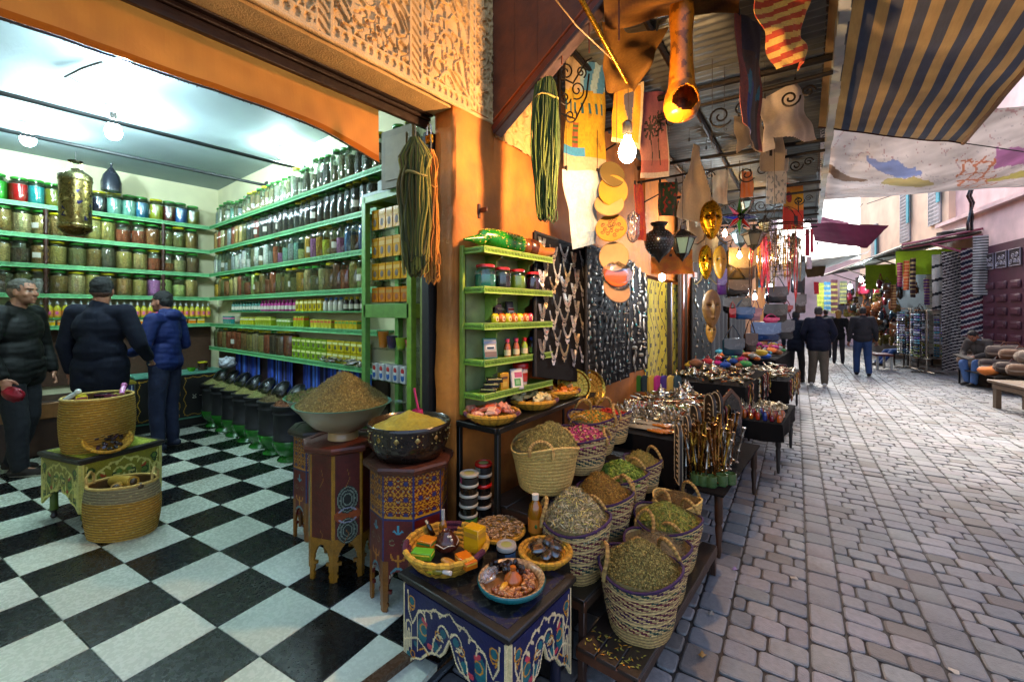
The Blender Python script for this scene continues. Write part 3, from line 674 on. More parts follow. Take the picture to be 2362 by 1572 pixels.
# middle ledge on the right wall: little bottles and cartons; more cartons on the lowest shelf
bd = MB(); bd.box((-4.75, SY+.08, 1.605), (3.0, .14, .014), '#4a8a50'); tag(bd.build('bottle_ledge', 'vc_wood'), 'narrow green ledge of little bottles between the fourth and fifth right shelves', 'shelf')
KB = [('#1c6a5a', '#1c7a3a', 'green'), ('#a8207c', '#c8389c', 'pink'), ('#5a1c1c', '#a01818', 'red'), ('#c9c4b8', '#2c6ab0', 'white and blue'), ('#2c2018', '#c9b020', 'dark yellow-capped')]
for i in range(34):
    c, cc, nm_ = KB[(0, 0, 1, 1, 2, 3, 4)[i//5 % 7]]; x = -6.2+.088*i
    if 20 <= i < 26: pack((x, SY+.06, 1.612), (.07, .06, .12), '#b8a018', '#e0d890', 'yellow carton among the little bottles, %s from the corner' % ORD[i], group='cartons on the bottle ledge', dot='#5a4a1c'); continue
    t = thing('small_bottle', '%s little bottle on the right wall ledge, %s from the corner' % (nm_, ORD[i]), 'bottle', (x, SY+.055, 1.612), 0, 'little bottles on the right wall ledge'); b = MB(); b.lathe([(.022, 0), (.026, .006), (.026, .08), (.012, .1), (.012, .105)], 10, col=c); b.lathe([(.0266, .02), (.0266, .06)], 10, cap=False, col='#c9c4b0'); b.build('bottle_body', 'jar_lid', t); b = MB(); b.lathe([(.014, .103), (.015, .125), (.001, .127)], 8, col=cc); b.build('cap', 'jar_lid', t)
for i in range(26):
    r_, c_ = i//13, i % 13; c = '#7a9a1c' if c_ < 7 else '#b8a818'; pack((-4.5+.1*c_, SY+.06, SZ[5]+.105*r_), (.088, .07, .1), c, '#d8d890', '%s carton in the %s layer of the lowest right shelf, %s from the jars' % ('lime' if c_ < 7 else 'yellow', ('lower', 'upper')[r_], ORD[c_]), group='cartons on the lowest right shelf', dot='#4a4a2a')
for i in range(30):
    b = MB(); b.ball((0, 0, 0), (.05, .03, .012), 8, 5, jit('#8a9294', .3)); o = b.build('foil_pouch', 'silver', smooth=0); o.location = (random.uniform(-3.9, -3.15), SY-.0+random.uniform(0, .03), SZ[5]+.012+.012*(i % 4)); o.rotation_euler = (random.uniform(-.3, .3), 0, random.random()*3); tag(o, 'small silvery foil pouch in the heap at the cabinet end of the lowest shelf', 'pouch', 'silvery foil pouches on the lowest right shelf')
# ================================================================= herb heaps and baskets
def flakes(b, surf, n, kind, cols, size=1.0):
    """scatter n flakes over surf(u, v) -> (point, normal)"""
    for _ in range(n):
        u = random.random(); a = random.random()*2*PI; p, nn = surf(u**.5, a); nn = (V(nn)+V((random.uniform(-.8, .8), random.uniform(-.8, .8), random.uniform(-.3, .3)))).normalized()
        t = nn.orthogonal().normalized(); t.rotate(Matrix.Rotation(random.random()*2*PI, 3, nn)); c = jit(random.choice(cols), .25)
        p = V(p)+nn*random.uniform(0, .014); size_ = size*1.15
        if kind == 'needle': l, w = random.uniform(.010, .022), random.uniform(.0016, .003)
        elif kind == 'long': l, w = random.uniform(.025, .055), random.uniform(.003, .007)
        elif kind == 'leaf': l, w = random.uniform(.018, .036), random.uniform(.007, .013)
        elif kind == 'grain': l, w = random.uniform(.006, .011), random.uniform(.003, .006)
        elif kind == 'petal': l, w = random.uniform(.012, .02), random.uniform(.010, .016)
        else: l, w = random.uniform(.02, .05), random.uniform(.012, .02)
        b.flake(p, nn, t, l*size_, w*size_, c, bend=random.uniform(.0, .004)*size)
        if kind == 'petal': b.flake(p, (nn+t*.8).normalized(), nn.cross(t), l*.8*size, w*.8*size, jit(c, .2), bend=.003)
def mound(b, rx, ry, z, h, col, shape=1.6, off=(0, 0), bump=.007, n=28, m=10):
    def P(u, a):
        x, y = rx*u*math.cos(a), ry*u*math.sin(a); k = max(0, 1-u**shape)
        return V((x+off[0]*k, y+off[1]*k, z+h*k+bump*2*nz(x*30+off[0]*9, y*30, z*9)))
    def surf(u, a):
        p = P(u, a); q = P(min(1, u+.03), a); r = P(u, a+.05); nn = (q-p).cross(r-p)
        return p, (nn.normalized() if nn.length > 1e-12 else V((0, 0, 1)))
    vs = [P(0, 0)]; fs = []
    for j in range(1, m+1):
        for i in range(n): vs.append(P(j/m, 2*PI*i/n))
    for i in range(n):
        k = (i+1) % n; fs.append((0, 1+i, 1+k))
        for j in range(m-1): fs.append((1+j*n+i, 1+(j+1)*n+i, 1+(j+1)*n+k, 1+j*n+k))
    b.add(vs, fs, lambda i: jit(col, .15)); return surf
STR = {'maroon': ['#5a1028', '#c2a15a'], 'mix': ['#5a1028', '#1d5a44', '#c2a15a']}
def basket(p, rr, h, rb, style, herb, cols, fkind, label, nfl=5000, heap=.1, off=(0, 0), rz=0.0, ell=1.0, handles=((0.0, 1), (PI, 1)), hs=1.0, rimc='#2c0c3c', hcol='#8a7a40', fsz=1.0, sag=.02):
    t = thing('herb_basket', label, 'basket', p, rz, 'palm baskets of herbs on the steps')
    rows = max(9, int(h/.0155)); NS = 110; b = MB()
    def rad(f): return rb+(rr-rb)*(f**.75)
    rimf = lambda a: sag*math.cos(2*a)
    vs = []; fs = []; cs = []
    sub = 3; T = rows*sub
    for j in range(T+1):
        f = j/T; row = j/sub
        for i in range(NS):
            a = 2*PI*i/NS; r = rad(f); br = .0035*abs(math.sin(PI*row))+.0022*math.sin(i*PI*2/3.0+row*2*PI*.33)*abs(math.sin(PI*row))
            if style == 'natural': br = .004*abs(math.sin(PI*row))+.0008*math.sin(i*2.1)
            r = r+br+.004*nz(math.cos(a)*2, math.sin(a)*2, f*3)
            vs.append((r*math.cos(a), r*math.sin(a)*ell, f*h+rimf(a)*f**2))
    for j in range(T):
        row = j//sub
        for i in range(NS):
            fs.append((j*NS+i, j*NS+(i+1) % NS, (j+1)*NS+(i+1) % NS, (j+1)*NS+i)); f = j/T
            k = (i+(j % sub)+row*2)//2
            if style == 'natural' or f < .24: c = jit('#cca556' if style == 'natural' else '#c4a262', .14)
            else:
                k = (i+2*(j % sub)+row) // 3; q = (k+row) % 2 or row % 4 == 3; s_ = (row//2+int(i/NS*6)) % 5
                c = jit('#e4c07c', .1) if q else jit({0: '#64102c', 1: '#741028', 2: '#1f4a3c', 3: '#4a1240', 4: '#64102c'}[s_], .15)
            if j % sub == 2 and style != 'natural': c = mixc(c, (.02, .012, .008), .55)
            cs.append(c)
    b.add(vs, fs, lambda i: cs[i]); b.add(vs[:NS], [tuple(range(NS))[::-1]], '#7c6636')
    # inside wall down to the herbs
    b.lathe([(rad(.55)-.008, h*.55), (rad(.8)-.007, h*.8), (rr-.006, h)], NS, sy=ell, cap=False, colfn=lambda i, j: jit('#8c7544', .2), wob=None)
    b.build('basket_wall', 'vc_weave', t, smooth=50)
    b = MB(); pts = [((rr+.001)*math.cos(2*PI*i/80), (rr+.001)*math.sin(2*PI*i/80)*ell, h+rimf(2*PI*i/80)) for i in range(80)]
    rc = rgb(rimc) if style != 'natural' else rgb('#bfa25a')
    b.tube(pts, [.0060+.0014*(i % 2) for i in range(80)], 7, closed=True, colfn=lambda f: jit(rc, .25)); b.build('rim', 'vc_weave', t)
    for a0, up in handles:
        b = MB(); hw = .062*hs; N = 26; ca, sa = math.cos(a0), math.sin(a0); pts = []
        for i in range(N+1):
            f = i/N*PI; tx = -math.cos(f)*hw; hh = math.sin(f)*.078*hs*up
            lean = -.03*math.sin(f)
            pts.append((ca*(rr+lean)-sa*tx, (sa*(rr+lean)+ca*tx)*ell, h+rimf(a0)-.035+hh+.03*(1 if 0 < i < N else 0)))
        b.tube(pts, [.0085+.002*(i % 2) for i in range(N+1)], 7, colfn=lambda f: jit('#b08f4c' if int(f*26) % 2 else '#8a6a34', .15)); b.build('handle', 'vc_weave', t)
    b = MB(); k = .95; s = mound(b, rr*k, rr*k*ell, h*.86, heap, hcol, off=off, shape=1.5); b.build('herb_heap', 'vc_herb', t)
    b = MB(); flakes(b, s, nfl, fkind, cols, fsz); b.build('loose_herbs', 'vc_herb', t, smooth=0)
    return t
def bk(px, pyrim, hwpx, pybase, d, *a, rbf=.68, **k):
    """a basket whose rim centre, half width and base were read off the photo at distance d"""
    q = at(px, pyrim, d=d); base = at(px, pybase, d=d); rr = hwpx*d/F; return basket((q.x, q.y, base.z), rr, q.z-base.z, rr*rbf, *a, **k)
RC = '#4a4420'
GREY = ['#8d8152', '#6f6a3c', '#a59862', '#5b5a30', '#b5a873', '#77683c']
GRN = ['#6f7a2a', '#8a9636', '#4f5f20', '#a3a850', '#5f6e2a', '#8a8440']
bk(1257, 1022, 80, 1120, 2.36, 'natural', 'h', ['#7e7438', '#94894a', '#5e5a2a', '#a89c58', '#6a5f30'], 'needle', 'plain straw basket heaped with dry olive-green herb, highest step', nfl=8000, heap=.13, off=(-.03, .05), rz=-.6, handles=((-.5, .55), (2.0, 1.0)), fsz=1.15, hcol='#6d6430', ell=.95, sag=.028, rbf=.72)
bk(1338, 1003, 66, 1080, 2.64, 'maroon', 'r', ['#a3205c', '#c2407c', '#7a1a48', '#c98a7a', '#b0a050', '#d06a94', '#8f1f50'], 'petal', 'striped basket of dried pink rosebuds beside the plain straw basket', nfl=3200, heap=.07, off=(0, .03), handles=((.6, .6), (2.4, 1.1)), hcol='#7c2244', rz=-.3)
bk(1368, 960, 58, 1040, 2.88, 'maroon', 'y', ['#c98a18', '#a8761c', '#6f7a2a', '#d0a030', '#4f6a30', '#b06a14'], 'petal', 'striped basket of dried yellow and orange flowers behind the rosebuds', nfl=2600, heap=.06, handles=((.2, 1.0), (2.5, 1.1)), hcol='#8a6a20')
bk(1408, 950, 46, 1015, 3.1, 'maroon', 'd', ['#a81410', '#c22818', '#7c0e0c', '#b8401c'], 'petal', 'striped basket of bright red dried petals at the far end of the top step', nfl=2000, heap=.03, handles=((2.4, 1.1),), hcol='#8a120e')
bk(1327, 1190, 80, 1318, 2.12, 'maroon', 'g', ['#8d8562', '#a59c78', '#6f6848', '#b8ae8a', '#7c7350', '#c0b060'], 'long', 'striped basket of pale grey curled leaves behind the oil bottle', nfl=3800, heap=.15, off=(-.02, .04), rz=.2, handles=((3.6, 1.0), (1.2, 1.0)), hcol='#6a6244', fsz=.75)
bk(1395, 1135, 64, 1238, 2.42, 'maroon', 'b', ['#8a6a20', '#7a5a1a', '#9c7c2c', '#6a4c18'], 'grain', 'striped basket of fine golden-brown herb on the middle step', nfl=5200, heap=.12, off=(-.06, .03), handles=((1.0, 1.2),), hcol='#6f5318')
bk(1432, 1088, 62, 1175, 2.68, 'maroon', 'l', ['#5f7a22', '#7a9030', '#4a6218', '#8fa040', '#6a8428'], 'leaf', 'striped basket of long green verbena leaves on the middle step', nfl=2600, heap=.08, off=(-.02, .03), handles=((1.3, 1.0), (5.2, .5)), hcol='#4c5c1e')
bk(1482, 1062, 42, 1125, 2.95, 'maroon', 'f', ['#8a7c34', '#9a8c42', '#766a2c'], 'grain', 'small striped basket of fine mustard herb at the far end of the middle step', nfl=2200, heap=.08, off=(-.03, .02), handles=((1.2, 1.3),), hcol='#7a6e30')
bk(1476, 1302, 93, 1445, 1.96, 'maroon', 'c', ['#7c7238', '#8f8446', '#665e2c', '#9c9252', '#585022'], 'grain', 'large striped basket heaped with cumin-like seed herb, nearest the camera', nfl=9000, heap=.13, off=(0, .02), rz=.1, handles=((3.75, 1.1), (1.0, 1.1)), hs=1.1, hcol='#665c2a', fsz=1.0)
bk(1516, 1255, 74, 1370, 2.16, 'maroon', 'e', ['#6f6446', '#7d7152', '#5c5238'], 'grain', 'striped basket of greyish powdery herb behind the nearest basket', nfl=4200, heap=.07, off=(0, .02), handles=((1.4, 1.1), (4.4, 1.1)), hcol='#635a3e', fsz=.7)
bk(1540, 1192, 74, 1300, 2.38, 'maroon', 'v', GRN+['#a8903c'], 'long', 'striped basket of yellow-green leaves on the lowest step', nfl=3400, heap=.09, off=(-.02, .02), handles=((1.1, 1.1), (4.3, 1.1)), hcol='#5a6024', fsz=.7)
bk(1562, 1150, 52, 1235, 2.62, 'natural', 'n', ['#6a5428', '#7a6230', '#5a4620'], 'grain', 'plain straw basket of brown herb behind the yellow-green leaves', nfl=3600, heap=.06, handles=((1.2, 1.3), (4.3, 1.1)), hcol='#5c4824', fsz=.8)
# stepped stand that carries the baskets
t = thing('stepped_stand', 'dark stepped wooden and iron stand under the herb baskets', 'stand')
for nm, x0, x1, y0, y1, z in (('top_step', -1.56, -1.16, 1.75, 3.05, .585), ('middle_step', -1.24, -.93, 1.68, 3.0, .335), ('low_step', -.94, -.66, 1.62, 2.85, .175)):
    b = MB()
    for k in range(3): b.box((x0+(x1-x0)*(k+.5)/3, (y0+y1)/2, z-.012), ((x1-x0)/3-.006, y1-y0, .02), jit('#2b2119', .25), bv=.002)
    b.box(((x0+x1)/2, y0+.012, z-.035), (x1-x0, .024, .045), '#4e2c18', bv=.003); b.box((x1-.012, (y0+y1)/2, z-.035), (.022, y1-y0, .045), '#3a2a1e', bv=.003)
    b.build(nm, 'vc_wood', t)
    for xx in (x0+.02, x1-.02):
        for yy in (y0+.02, y1-.02):
            b = MB(); b.box((xx, yy, (z-.05)/2), (.03, .03, z-.05), '#3a2419', bv=.003); b.build('leg', 'vc_wood', t)
b = MB()
for _ in range(60): b.flake((random.uniform(-.93, -.68), random.uniform(1.64, 1.76), .178), (0, 0, 1), (math.cos(_), math.sin(_), 0), random.uniform(.01, .03), .006, jit(random.choice(['#b87c18', '#a8a03c', '#8a7c34']), .2))
b.build('spilled_herbs', 'vc_herb', t, smooth=0)['kind'] = 'stuff'
# ================================================================= black iron bench with the three flat baskets
t = thing('metal_bench', 'black iron bench against the pillar holding three flat baskets', 'bench')
b = MB(); bx0, bx1, by0, by1, bz = -1.74, -1.45, 1.70, 2.95, 1.0
for (a, c_) in (((bx0, by0), (bx1, by0)), ((bx1, by0), (bx1-.1, by1)), ((bx0-.05, by0), (bx0-.1, by1)), ((bx0-.1, by1), (bx1-.1, by1))):
    A, Cc = V((*a, bz-.015)), V((*c_, bz-.015)); b.box((A+Cc)/2, ((Cc-A).length, .03, .03), '#0f0d0c', rz=math.atan2((Cc-A).y, (Cc-A).x), bv=.003)
b.build('frame', 'black_metal', t); b = MB(); b.box((-1.63, 2.32, bz-.012), (.28, 1.22, .008), '#1a1613', rz=.07); b.build('shelf_plate', 'black_metal', t)
for (x, y) in ((bx1-.01, by0+.015), (bx0, by0+.015), (bx1-.1, by1-.02), (bx0-.08, by1-.02)):
    b = MB(); b.box((x, y, bz/2-.015), (.028, .028, bz-.03), bv=.003); b.build('leg', 'black_metal', t)
def coil(b, rr, h, rb, n=5, th=.011, cols=('#c08a1c', '#d09c2a'), accent=None, ns=64, twist=.5, ell=1):
    """flat coiled basket: fat bundles of palm leaf wound in rings"""
    for k in range(n):
        f = (k+.5)/n; r = rb+(rr-rb)*f; z = h*f**1.4
        pts = [(r*math.cos(2*PI*i/ns), r*math.sin(2*PI*i/ns)*ell, z+.0015*math.sin(i*2.2+k)) for i in range(ns)]
        def cf(q, k=k):
            a = (q+twist*.03*k) % 1
            if accent and any(abs(((a-c0+.5) % 1)-.5) < .035 for c0 in accent): return jit('#4d0e2c', .2)
            return jit(cols[k % 2] if int(q*ns) % 3 else mixc(cols[k % 2], '#5a3a0c', .4), .12)
        b.tube(pts, [th*(1+.16*(i % 2)) for i in range(ns)], 7, closed=True, colfn=cf)
    b.lathe([(.001, .002), (rb*.6, .001), (rb, .004)], ns, col='#a2761c', cap=False, sy=ell)
def flat_basket(p, rr, h, label, kind, cols, size, n=24, accent=(.1, .4, .72), paper=None, rz=0, name='flat_basket', seed=1):
    t = thing(name, label, 'basket', p, rz, 'flat coiled baskets of the spice shop'); b = MB(); coil(b, rr, h, rr*.5, 5, rr*.075, accent=accent); b.build('coiled_wall', 'vc_weave', t)
    b = MB(); rs = random.Random(seed)
    for _ in range(n):
        a, r = rs.random()*6.28, rr*.78*rs.random()**.6; z = h*.55+.03*(1-(r/rr)**2)+rs.uniform(0, .018)
        R = Euler((rs.uniform(-.6, .6), rs.uniform(-.6, .6), rs.uniform(0, 6))).to_matrix()
        if kind == 'block': b.box((r*math.cos(a), r*math.sin(a), z), [size*rs.uniform(.6, 1.1), size*rs.uniform(.5, .8), size*rs.uniform(.3, .5)], jit(rs.choice(cols), .15), R=R, bv=size*.06)
    b.build('soap_blocks', 'vc_gloss', t)
    if paper:
        b = MB(); b.grid(lambda u, v: ((rr*(.86+.08*math.sin(u*40)))*math.cos(u*2*PI)*(1-.25*v), (rr*(.86+.08*math.sin(u*37)))*math.sin(u*2*PI)*(1-.25*v), h*1.02+.012*math.sin(u*55)-.035*v), 90, 4); b.build('plastic_liner', 'film', t, smooth=60)
    return t
flat_basket(at(1135, 968, z=1.005), .155, .05, 'flat basket of pinkish amber soap blocks at the near end of the iron bench', 'block', ['#c46a4a', '#c98060', '#b8482a', '#cf9478'], .06, 26, paper=1, seed=3)
flat_basket(at(1228, 935, z=1.005)+V((0, 0, 0)), .165, .05, 'flat basket of cream soap blocks in the middle of the iron bench', 'block', ['#d9c890', '#cdb878', '#e0d4a8'], .055, 26, paper=1, seed=4)
flat_basket(at(1285, 912, z=1.005), .165, .05, 'flat basket of orange amber blocks at the far end of the iron bench', 'block', ['#d07a14', '#c96a10', '#dd8f28'], .055, 22, seed=5)
def crumple(p, s, label, tint='film', seed=2, name='plastic_bag', cat='plastic bag'):
    b = MB(); rs = random.Random(seed)
    N = 26
    b.grid(lambda u, v: (s[0]*math.cos(u*2*PI)*math.sin(v*PI)*(1+.35*noise.noise(V((math.cos(u*6.28)*3, math.sin(u*6.28)*3, v*6+seed)))), s[1]*math.sin(u*2*PI)*math.sin(v*PI)*(1+.35*noise.noise(V((math.cos(u*6.28)*3, math.sin(u*6.28)*3+5, v*6+seed)))), s[2]*(1-math.cos(v*PI))*.5*(1+.3*noise.noise(V((u*0+math.cos(u*6.28)*2, math.sin(u*6.28)*2, v*4))))), 48, N)
    b.v = [(x+p[0], y+p[1], z+p[2]) for x, y, z in b.v]
    o = b.build(name, tint, smooth=25); tag(o, label, cat); return o
mm('cloudy_plastic', '#c9cdd2', .25, var=.15, bump=.5, bscale=40, sss=.35)
crumple(at(1322, 893, z=1.02), (.13, .17, .09), 'crumpled cloudy plastic bag behind the orange soap basket', 'cloudy_plastic', 8)
# brass trays leaning on the jewellery boards
def tray(c, r, nrm, label, ell=1.0):
    b = MB(); prof = [(.001, 0), (r*.3, .0), (r*.32, .003), (r*.6, .001), (r*.62, .004), (r*.86, .004), (r*.93, .016), (r, .018), (r*1.0, .012), (r*.9, .006), (r*.85, -.003), (.001, -.004)]
    b.lathe(prof, 48, colfn=lambda i, j: jit('#a98a3a' if (int(i*48)+j) % 2 else '#8a6c28', .15)); o = b.build('brass_tray', 'vc_metal')
    o.location = c; o.rotation_euler = V(nrm).to_track_quat('Z', 'Y').to_euler(); tag(o, label, 'tray', 'brass trays leaning behind the baskets'); return o
tray(at(1323, 890, d=3.15), .125, (.8, -.75, .35), 'engraved brass tray half hidden behind the plastic bag')
tray(at(1362, 895, d=3.25), .135, (.95, -.35, .25), 'engraved brass tray leaning at the end of the iron bench')
# ================================================================= green shelf unit on the pillar
t = thing('wall_shelf_unit', 'small lime green shelf unit fixed to the orange pillar', 'shelf unit')
ux, uy0, uy1 = -1.745, 1.735, 2.40; sh = (1.955, 1.735, 1.535, 1.335, 1.15)
b = MB(); b.box((ux, (uy0+uy1)/2-.03, 1.50), (.016, uy1-uy0-.12, .93), '#8a9a6a'); b.box((ux+.015, uy0-.01, 1.5), (.03, .02, .95), '#7f9a35', bv=.003); b.build('back_panel', M('lime_vc', None, .42, var=.25, scale=14, tamt=.35, tscale=5), t)
for i, z in enumerate(sh):
    b = MB(); b.box((ux+.085, (uy0+uy1)/2, z-.01), (.165, uy1-uy0, .018), '#6f9a2e'); b.box((ux+.17, (uy0+uy1)/2, z-.012), (.014, uy1-uy0+.01, .036), '#78a233', bv=.003); b.box((ux+.085, uy0-.003, z-.012), (.165, .014, .036), '#78a233', bv=.003)
    for k in range(44):
        y = uy0+.01+.0148*k; s = .007 if k % 2 else -.007; b.tube([(ux+.179, y-.006, z-.012-s), (ux+.179, y, z-.012+s), (ux+.179, y+.006, z-.012-s)], .0013, 3, '#33501a')
    for k in range(10):
        x = ux+.02+.0148*k; s = .007 if k % 2 else -.007; b.tube([(x-.006, uy0-.012, z-.012-s), (x, uy0-.012, z-.012+s), (x+.006, uy0-.012, z-.012-s)], .0013, 3, '#33501a')
    b.box((ux+.178, (uy0+uy1)/2, z+.005), (.004, uy1-uy0+.01, .004), '#a8c466'); b.box((ux+.178, (uy0+uy1)/2, z-.029), (.004, uy1-uy0+.01, .004), '#a8c466')
    b.build('shelf', 'vc_wood', t)
    if i < 4:
        for yy in (uy0+.2, uy0+.52):
            b = MB(); pr = [(0, 0), (.13, 0), (.125, -.02), (.09, -.035), (.085, -.07), (.05, -.09), (.045, -.13), (.02, -.16), (0, -.165)]
            b.prism(pr, (ux+.01, yy, z-.02), (1, 0, 0), (0, 0, 1), .014, '#8aab4a'); b.build('bracket', 'vc_wood', t)
def ujar(y, z, r, h, col, lev, label, lid='#b81414', x=ux+.095):
    t = thing('glass_jar', label, 'jar', (x, y, z), 0, 'red-lidded jars on the lime shelf unit')
    b = MB(); b.lathe([(r*.85, 0), (r*.98, .008), (r, .02), (r, h*.72), (r*.9, h*.82), (r*.8, h*.86), (r*.8, h*.92)], 24); b.build('glass', 'glass', t)
    b = MB(); b.lathe([(r*.8, 0), (r*.94, .01), (r*.96, .02), (r*.96, h*.72*lev), (.001, h*.72*lev)], 20, col=col); b.build('liquid', 'liquidfill', t)
    b = MB(); b.lathe([(r*.84, h*.88), (r*.88, h*.89), (r*.88, h*.985), (r*.84, h), (.001, h)], 24, col=lid, colfn=None); b.build('lid', 'jar_lid', t)
ujar(uy0+.095, sh[1], .062, .135, '#1f8f78', .8, 'jar of green liquid with red lid, first on the lime shelf unit')
ujar(uy0+.24, sh[1], .056, .13, '#1c1018', .85, 'jar of blackish liquid with red lid on the lime shelf unit')
ujar(uy0+.39, sh[1], .054, .13, '#8fae28', .95, 'jar of yellow-green paste with red lid on the lime shelf unit')
ujar(uy0+.55, sh[1], .054, .125, '#3a0c30', .9, 'jar of dark purple liquid with red lid on the lime shelf unit')
for i in range(9):
    c = ['#c9b818', '#cf6a1a', '#c9b818', '#d06a20', '#cfc61a', '#c8601a', '#c83a5a', '#cf7a1a', '#c9661c'][i]; y = uy0+.14+.058*i
    t_ = thing('soap_cake', 'round soap cake in %s wrap, %s from the left on the lime unit' % ({'#c9b818': 'yellow', '#cfc61a': 'lemon', '#c83a5a': 'pink'}.get(c, 'orange'), ORD[i]), 'soap', (ux+.13, y, sh[2]), 0, 'row of soap cakes on the lime shelf unit')
    b = MB(); b.box((0, 0, .03), (.035, .052, .058), c, bv=.012); b.build('cake', 'vc_gloss', t_)
    b = MB(); b.ball((.0175, 0, .028), (.002, .014, .016), 10, 6, '#e0cfa0'); b.ball((.019, 0, .026), (.001, .006, .008), 8, 5, '#7a3a18'); b.build('label_oval', 'vc', t_)
for i in range(10):
    cc = ['#c8405a', '#20308a', '#c8405a', '#20308a', '#b01818', '#c9a018', '#20308a', '#20308a', '#c9a018', '#20308a'][i]; bc = ['#a8582a', '#2a2418', '#a8582a', '#2a2418', '#8fa820', '#b0742a', '#2a2418', '#2a2018', '#c9901a', '#1c1c18'][i]
    t_ = thing('small_bottle', 'small bottle of %s with %s cap, %s from the left on the lime unit' % ({'#a8582a': 'reddish oil', '#2a2418': 'dark oil', '#8fa820': 'lime oil', '#b0742a': 'amber oil', '#c9901a': 'golden oil'}.get(bc, 'black oil'), {'#c8405a': 'pink', '#20308a': 'blue', '#b01818': 'red'}.get(cc, 'yellow'), ORD[i]), 'bottle', (ux+.12+(.02 if i % 2 == 0 else -.02), uy0+.24+.042*i, sh[3]), 0, 'small coloured bottles on the lime shelf unit')
    b = MB(); b.lathe([(.017, 0), (.02, .005), (.02, .055), (.014, .075), (.008, .085), (.008, .09)], 14, col=bc); b.build('bottle_body', 'liquidfill', t_)
    b = MB(); b.lathe([(.0206, .012), (.0206, .045)], 14, cap=False, colfn=lambda a, j: '#5f9a3a' if bc == '#2a2418' or bc == '#1c1c18' else '#d8c89a'); b.build('label_band', 'vc', t_)
    b = MB(); b.lathe([(.012, .088), (.0125, .108), (.001, .109)], 12, col=cc); b.build('cap', 'jar_lid', t_)
def packet(p, w, h, th, cols, label, lean=.2, rz=0, art=None, name='packet', cat='packet'):
    t = thing(name, label, cat, p, rz); R = Matrix.Rotation(-lean, 3, 'Y')
    b = MB(); b.box(R @ V((0, 0, h/2)), (th, w, h), cols[0], R=R, bv=.003); b.build('carton', 'vc_gloss', t)
    b = MB(); f = R @ V((th/2+.0012, 0, 0))
    b.box(f+R @ V((0, 0, h*.5)), (.001, w*.84, h*.84), cols[1], R=R)
    for k, (yy, zz, ww, hh, cc) in enumerate(art or [(0, .72, .6, .14, cols[2]), (0, .35, .5, .3, cols[3 % len(cols)])]): b.box(f+R @ V((.0012+.0006*k, yy*w, zz*h)), (.001, ww*w, hh*h), cc, R=R)
    b.build('printed_face', 'vc_gloss', t); return t
def text(s, p, size, col, rot, parent, name='lettering', ext=.0008):
    cu = bpy.data.curves.new(name, 'FONT'); cu.body = s; cu.size = size; cu.align_x = 'CENTER'; cu.align_y = 'CENTER'; cu.extrude = ext
    o = bpy.data.objects.new(name, cu); COL.objects.link(o); o.location = p; o.rotation_euler = rot
    cu.materials.append(M('ink_'+col.strip('#'), col, .5, var=.1)); bpy.context.view_layer.update()
    me = bpy.data.meshes.new_from_object(o.evaluated_get(bpy.context.evaluated_depsgraph_get())); o2 = bpy.data.objects.new(name, me); COL.objects.link(o2); o2.location = p; o2.rotation_euler = rot; bpy.data.objects.remove(o); o2.parent = parent; return o2
packet((ux+.13, uy0+.1, sh[3]), .085, .12, .02, ['#2c6a4a', '#b8a890', '#1c1c1c', '#a07a4a'], 'green and tan illustrated box at the left of the lime unit', rz=-.5, art=[(0, .78, .9, .12, '#8a8a9a'), (0, .55, .6, .2, '#e0dcd0'), (0, .52, .5, .1, '#1a1a1a'), (0, .22, .8, .25, '#7a5a3a')])
pk = packet((ux+.07, uy0+.25, sh[2]), .07, .12, .02, ['#2a1410', '#3a1c14', '#a89a7a', '#8a7a5a'], 'dark brown packet lettered ROYAL standing behind the soap cakes', art=[(0, .2, .3, .3, '#c0b090')]); text('ROYAL', (.013, 0, .085), .02, '#b8a888', (PI/2, 0, PI/2), pk)
packet((ux+.07, uy0+.37, sh[2]), .07, .135, .015, ['#3a3a40', '#4a4a50', '#c8b8a8', '#5a8a5a'], 'grey pouch with a pale label standing behind the soap cakes', art=[(0, .45, .8, .5, '#cfc4b8'), (0, .62, .8, .12, '#9a3a30'), (0, .35, .4, .25, '#6a8a5a')])
packet((ux+.14, uy0+.2, sh[4]), .06, .1, .035, ['#c99a18', '#b8861a', '#5a3a18', '#c9a83a'], 'yellow carton on the lowest shelf of the lime unit', rz=-.3, lean=0)
packet((ux+.17, uy0+.30, sh[4]-.01), .085, .125, .012, ['#9a9aa0', '#d8d0c0', '#a83a5a', '#4a8a3a'], 'clear pouch with white, red and green label on the lime unit', rz=-.4, art=[(.1, .7, .6, .25, '#b8506a'), (0, .35, .5, .35, '#4f8f3f'), (0, .35, .3, .2, '#7fae6a')])
for k in range(3): pack((ux+.13+.01*k, uy0+.085+.012*k, sh[4]+.028*k), (.09, .05, .028), '#16120c', '#c9b86a', 'black and gold soap box, %s of the small pile on the lime unit' % ('lowest', 'middle', 'topmost')[k], group='pile of black soap boxes', rz=.5+.2*k, name='soap_box')
t_ = thing('plastic_tub', 'white plastic tub with bright red lid on the lowest lime shelf', 'tub', (ux+.1, uy0+.42, sh[4]))
b = MB(); b.lathe([(.04, 0), (.046, .09), (.046, .1)], 22, col='#c9b8b0'); b.lathe([(.0445, .02), (.0455, .075)], 22, cap=False, col='#a83228'); b.build('tub_body', 'vc_gloss', t_)
b = MB(); b.lathe([(.05, .1), (.052, .105), (.052, .128), (.047, .134), (.001, .134)], 22, col='#c01414'); b.build('lid', 'jar_lid', t_)
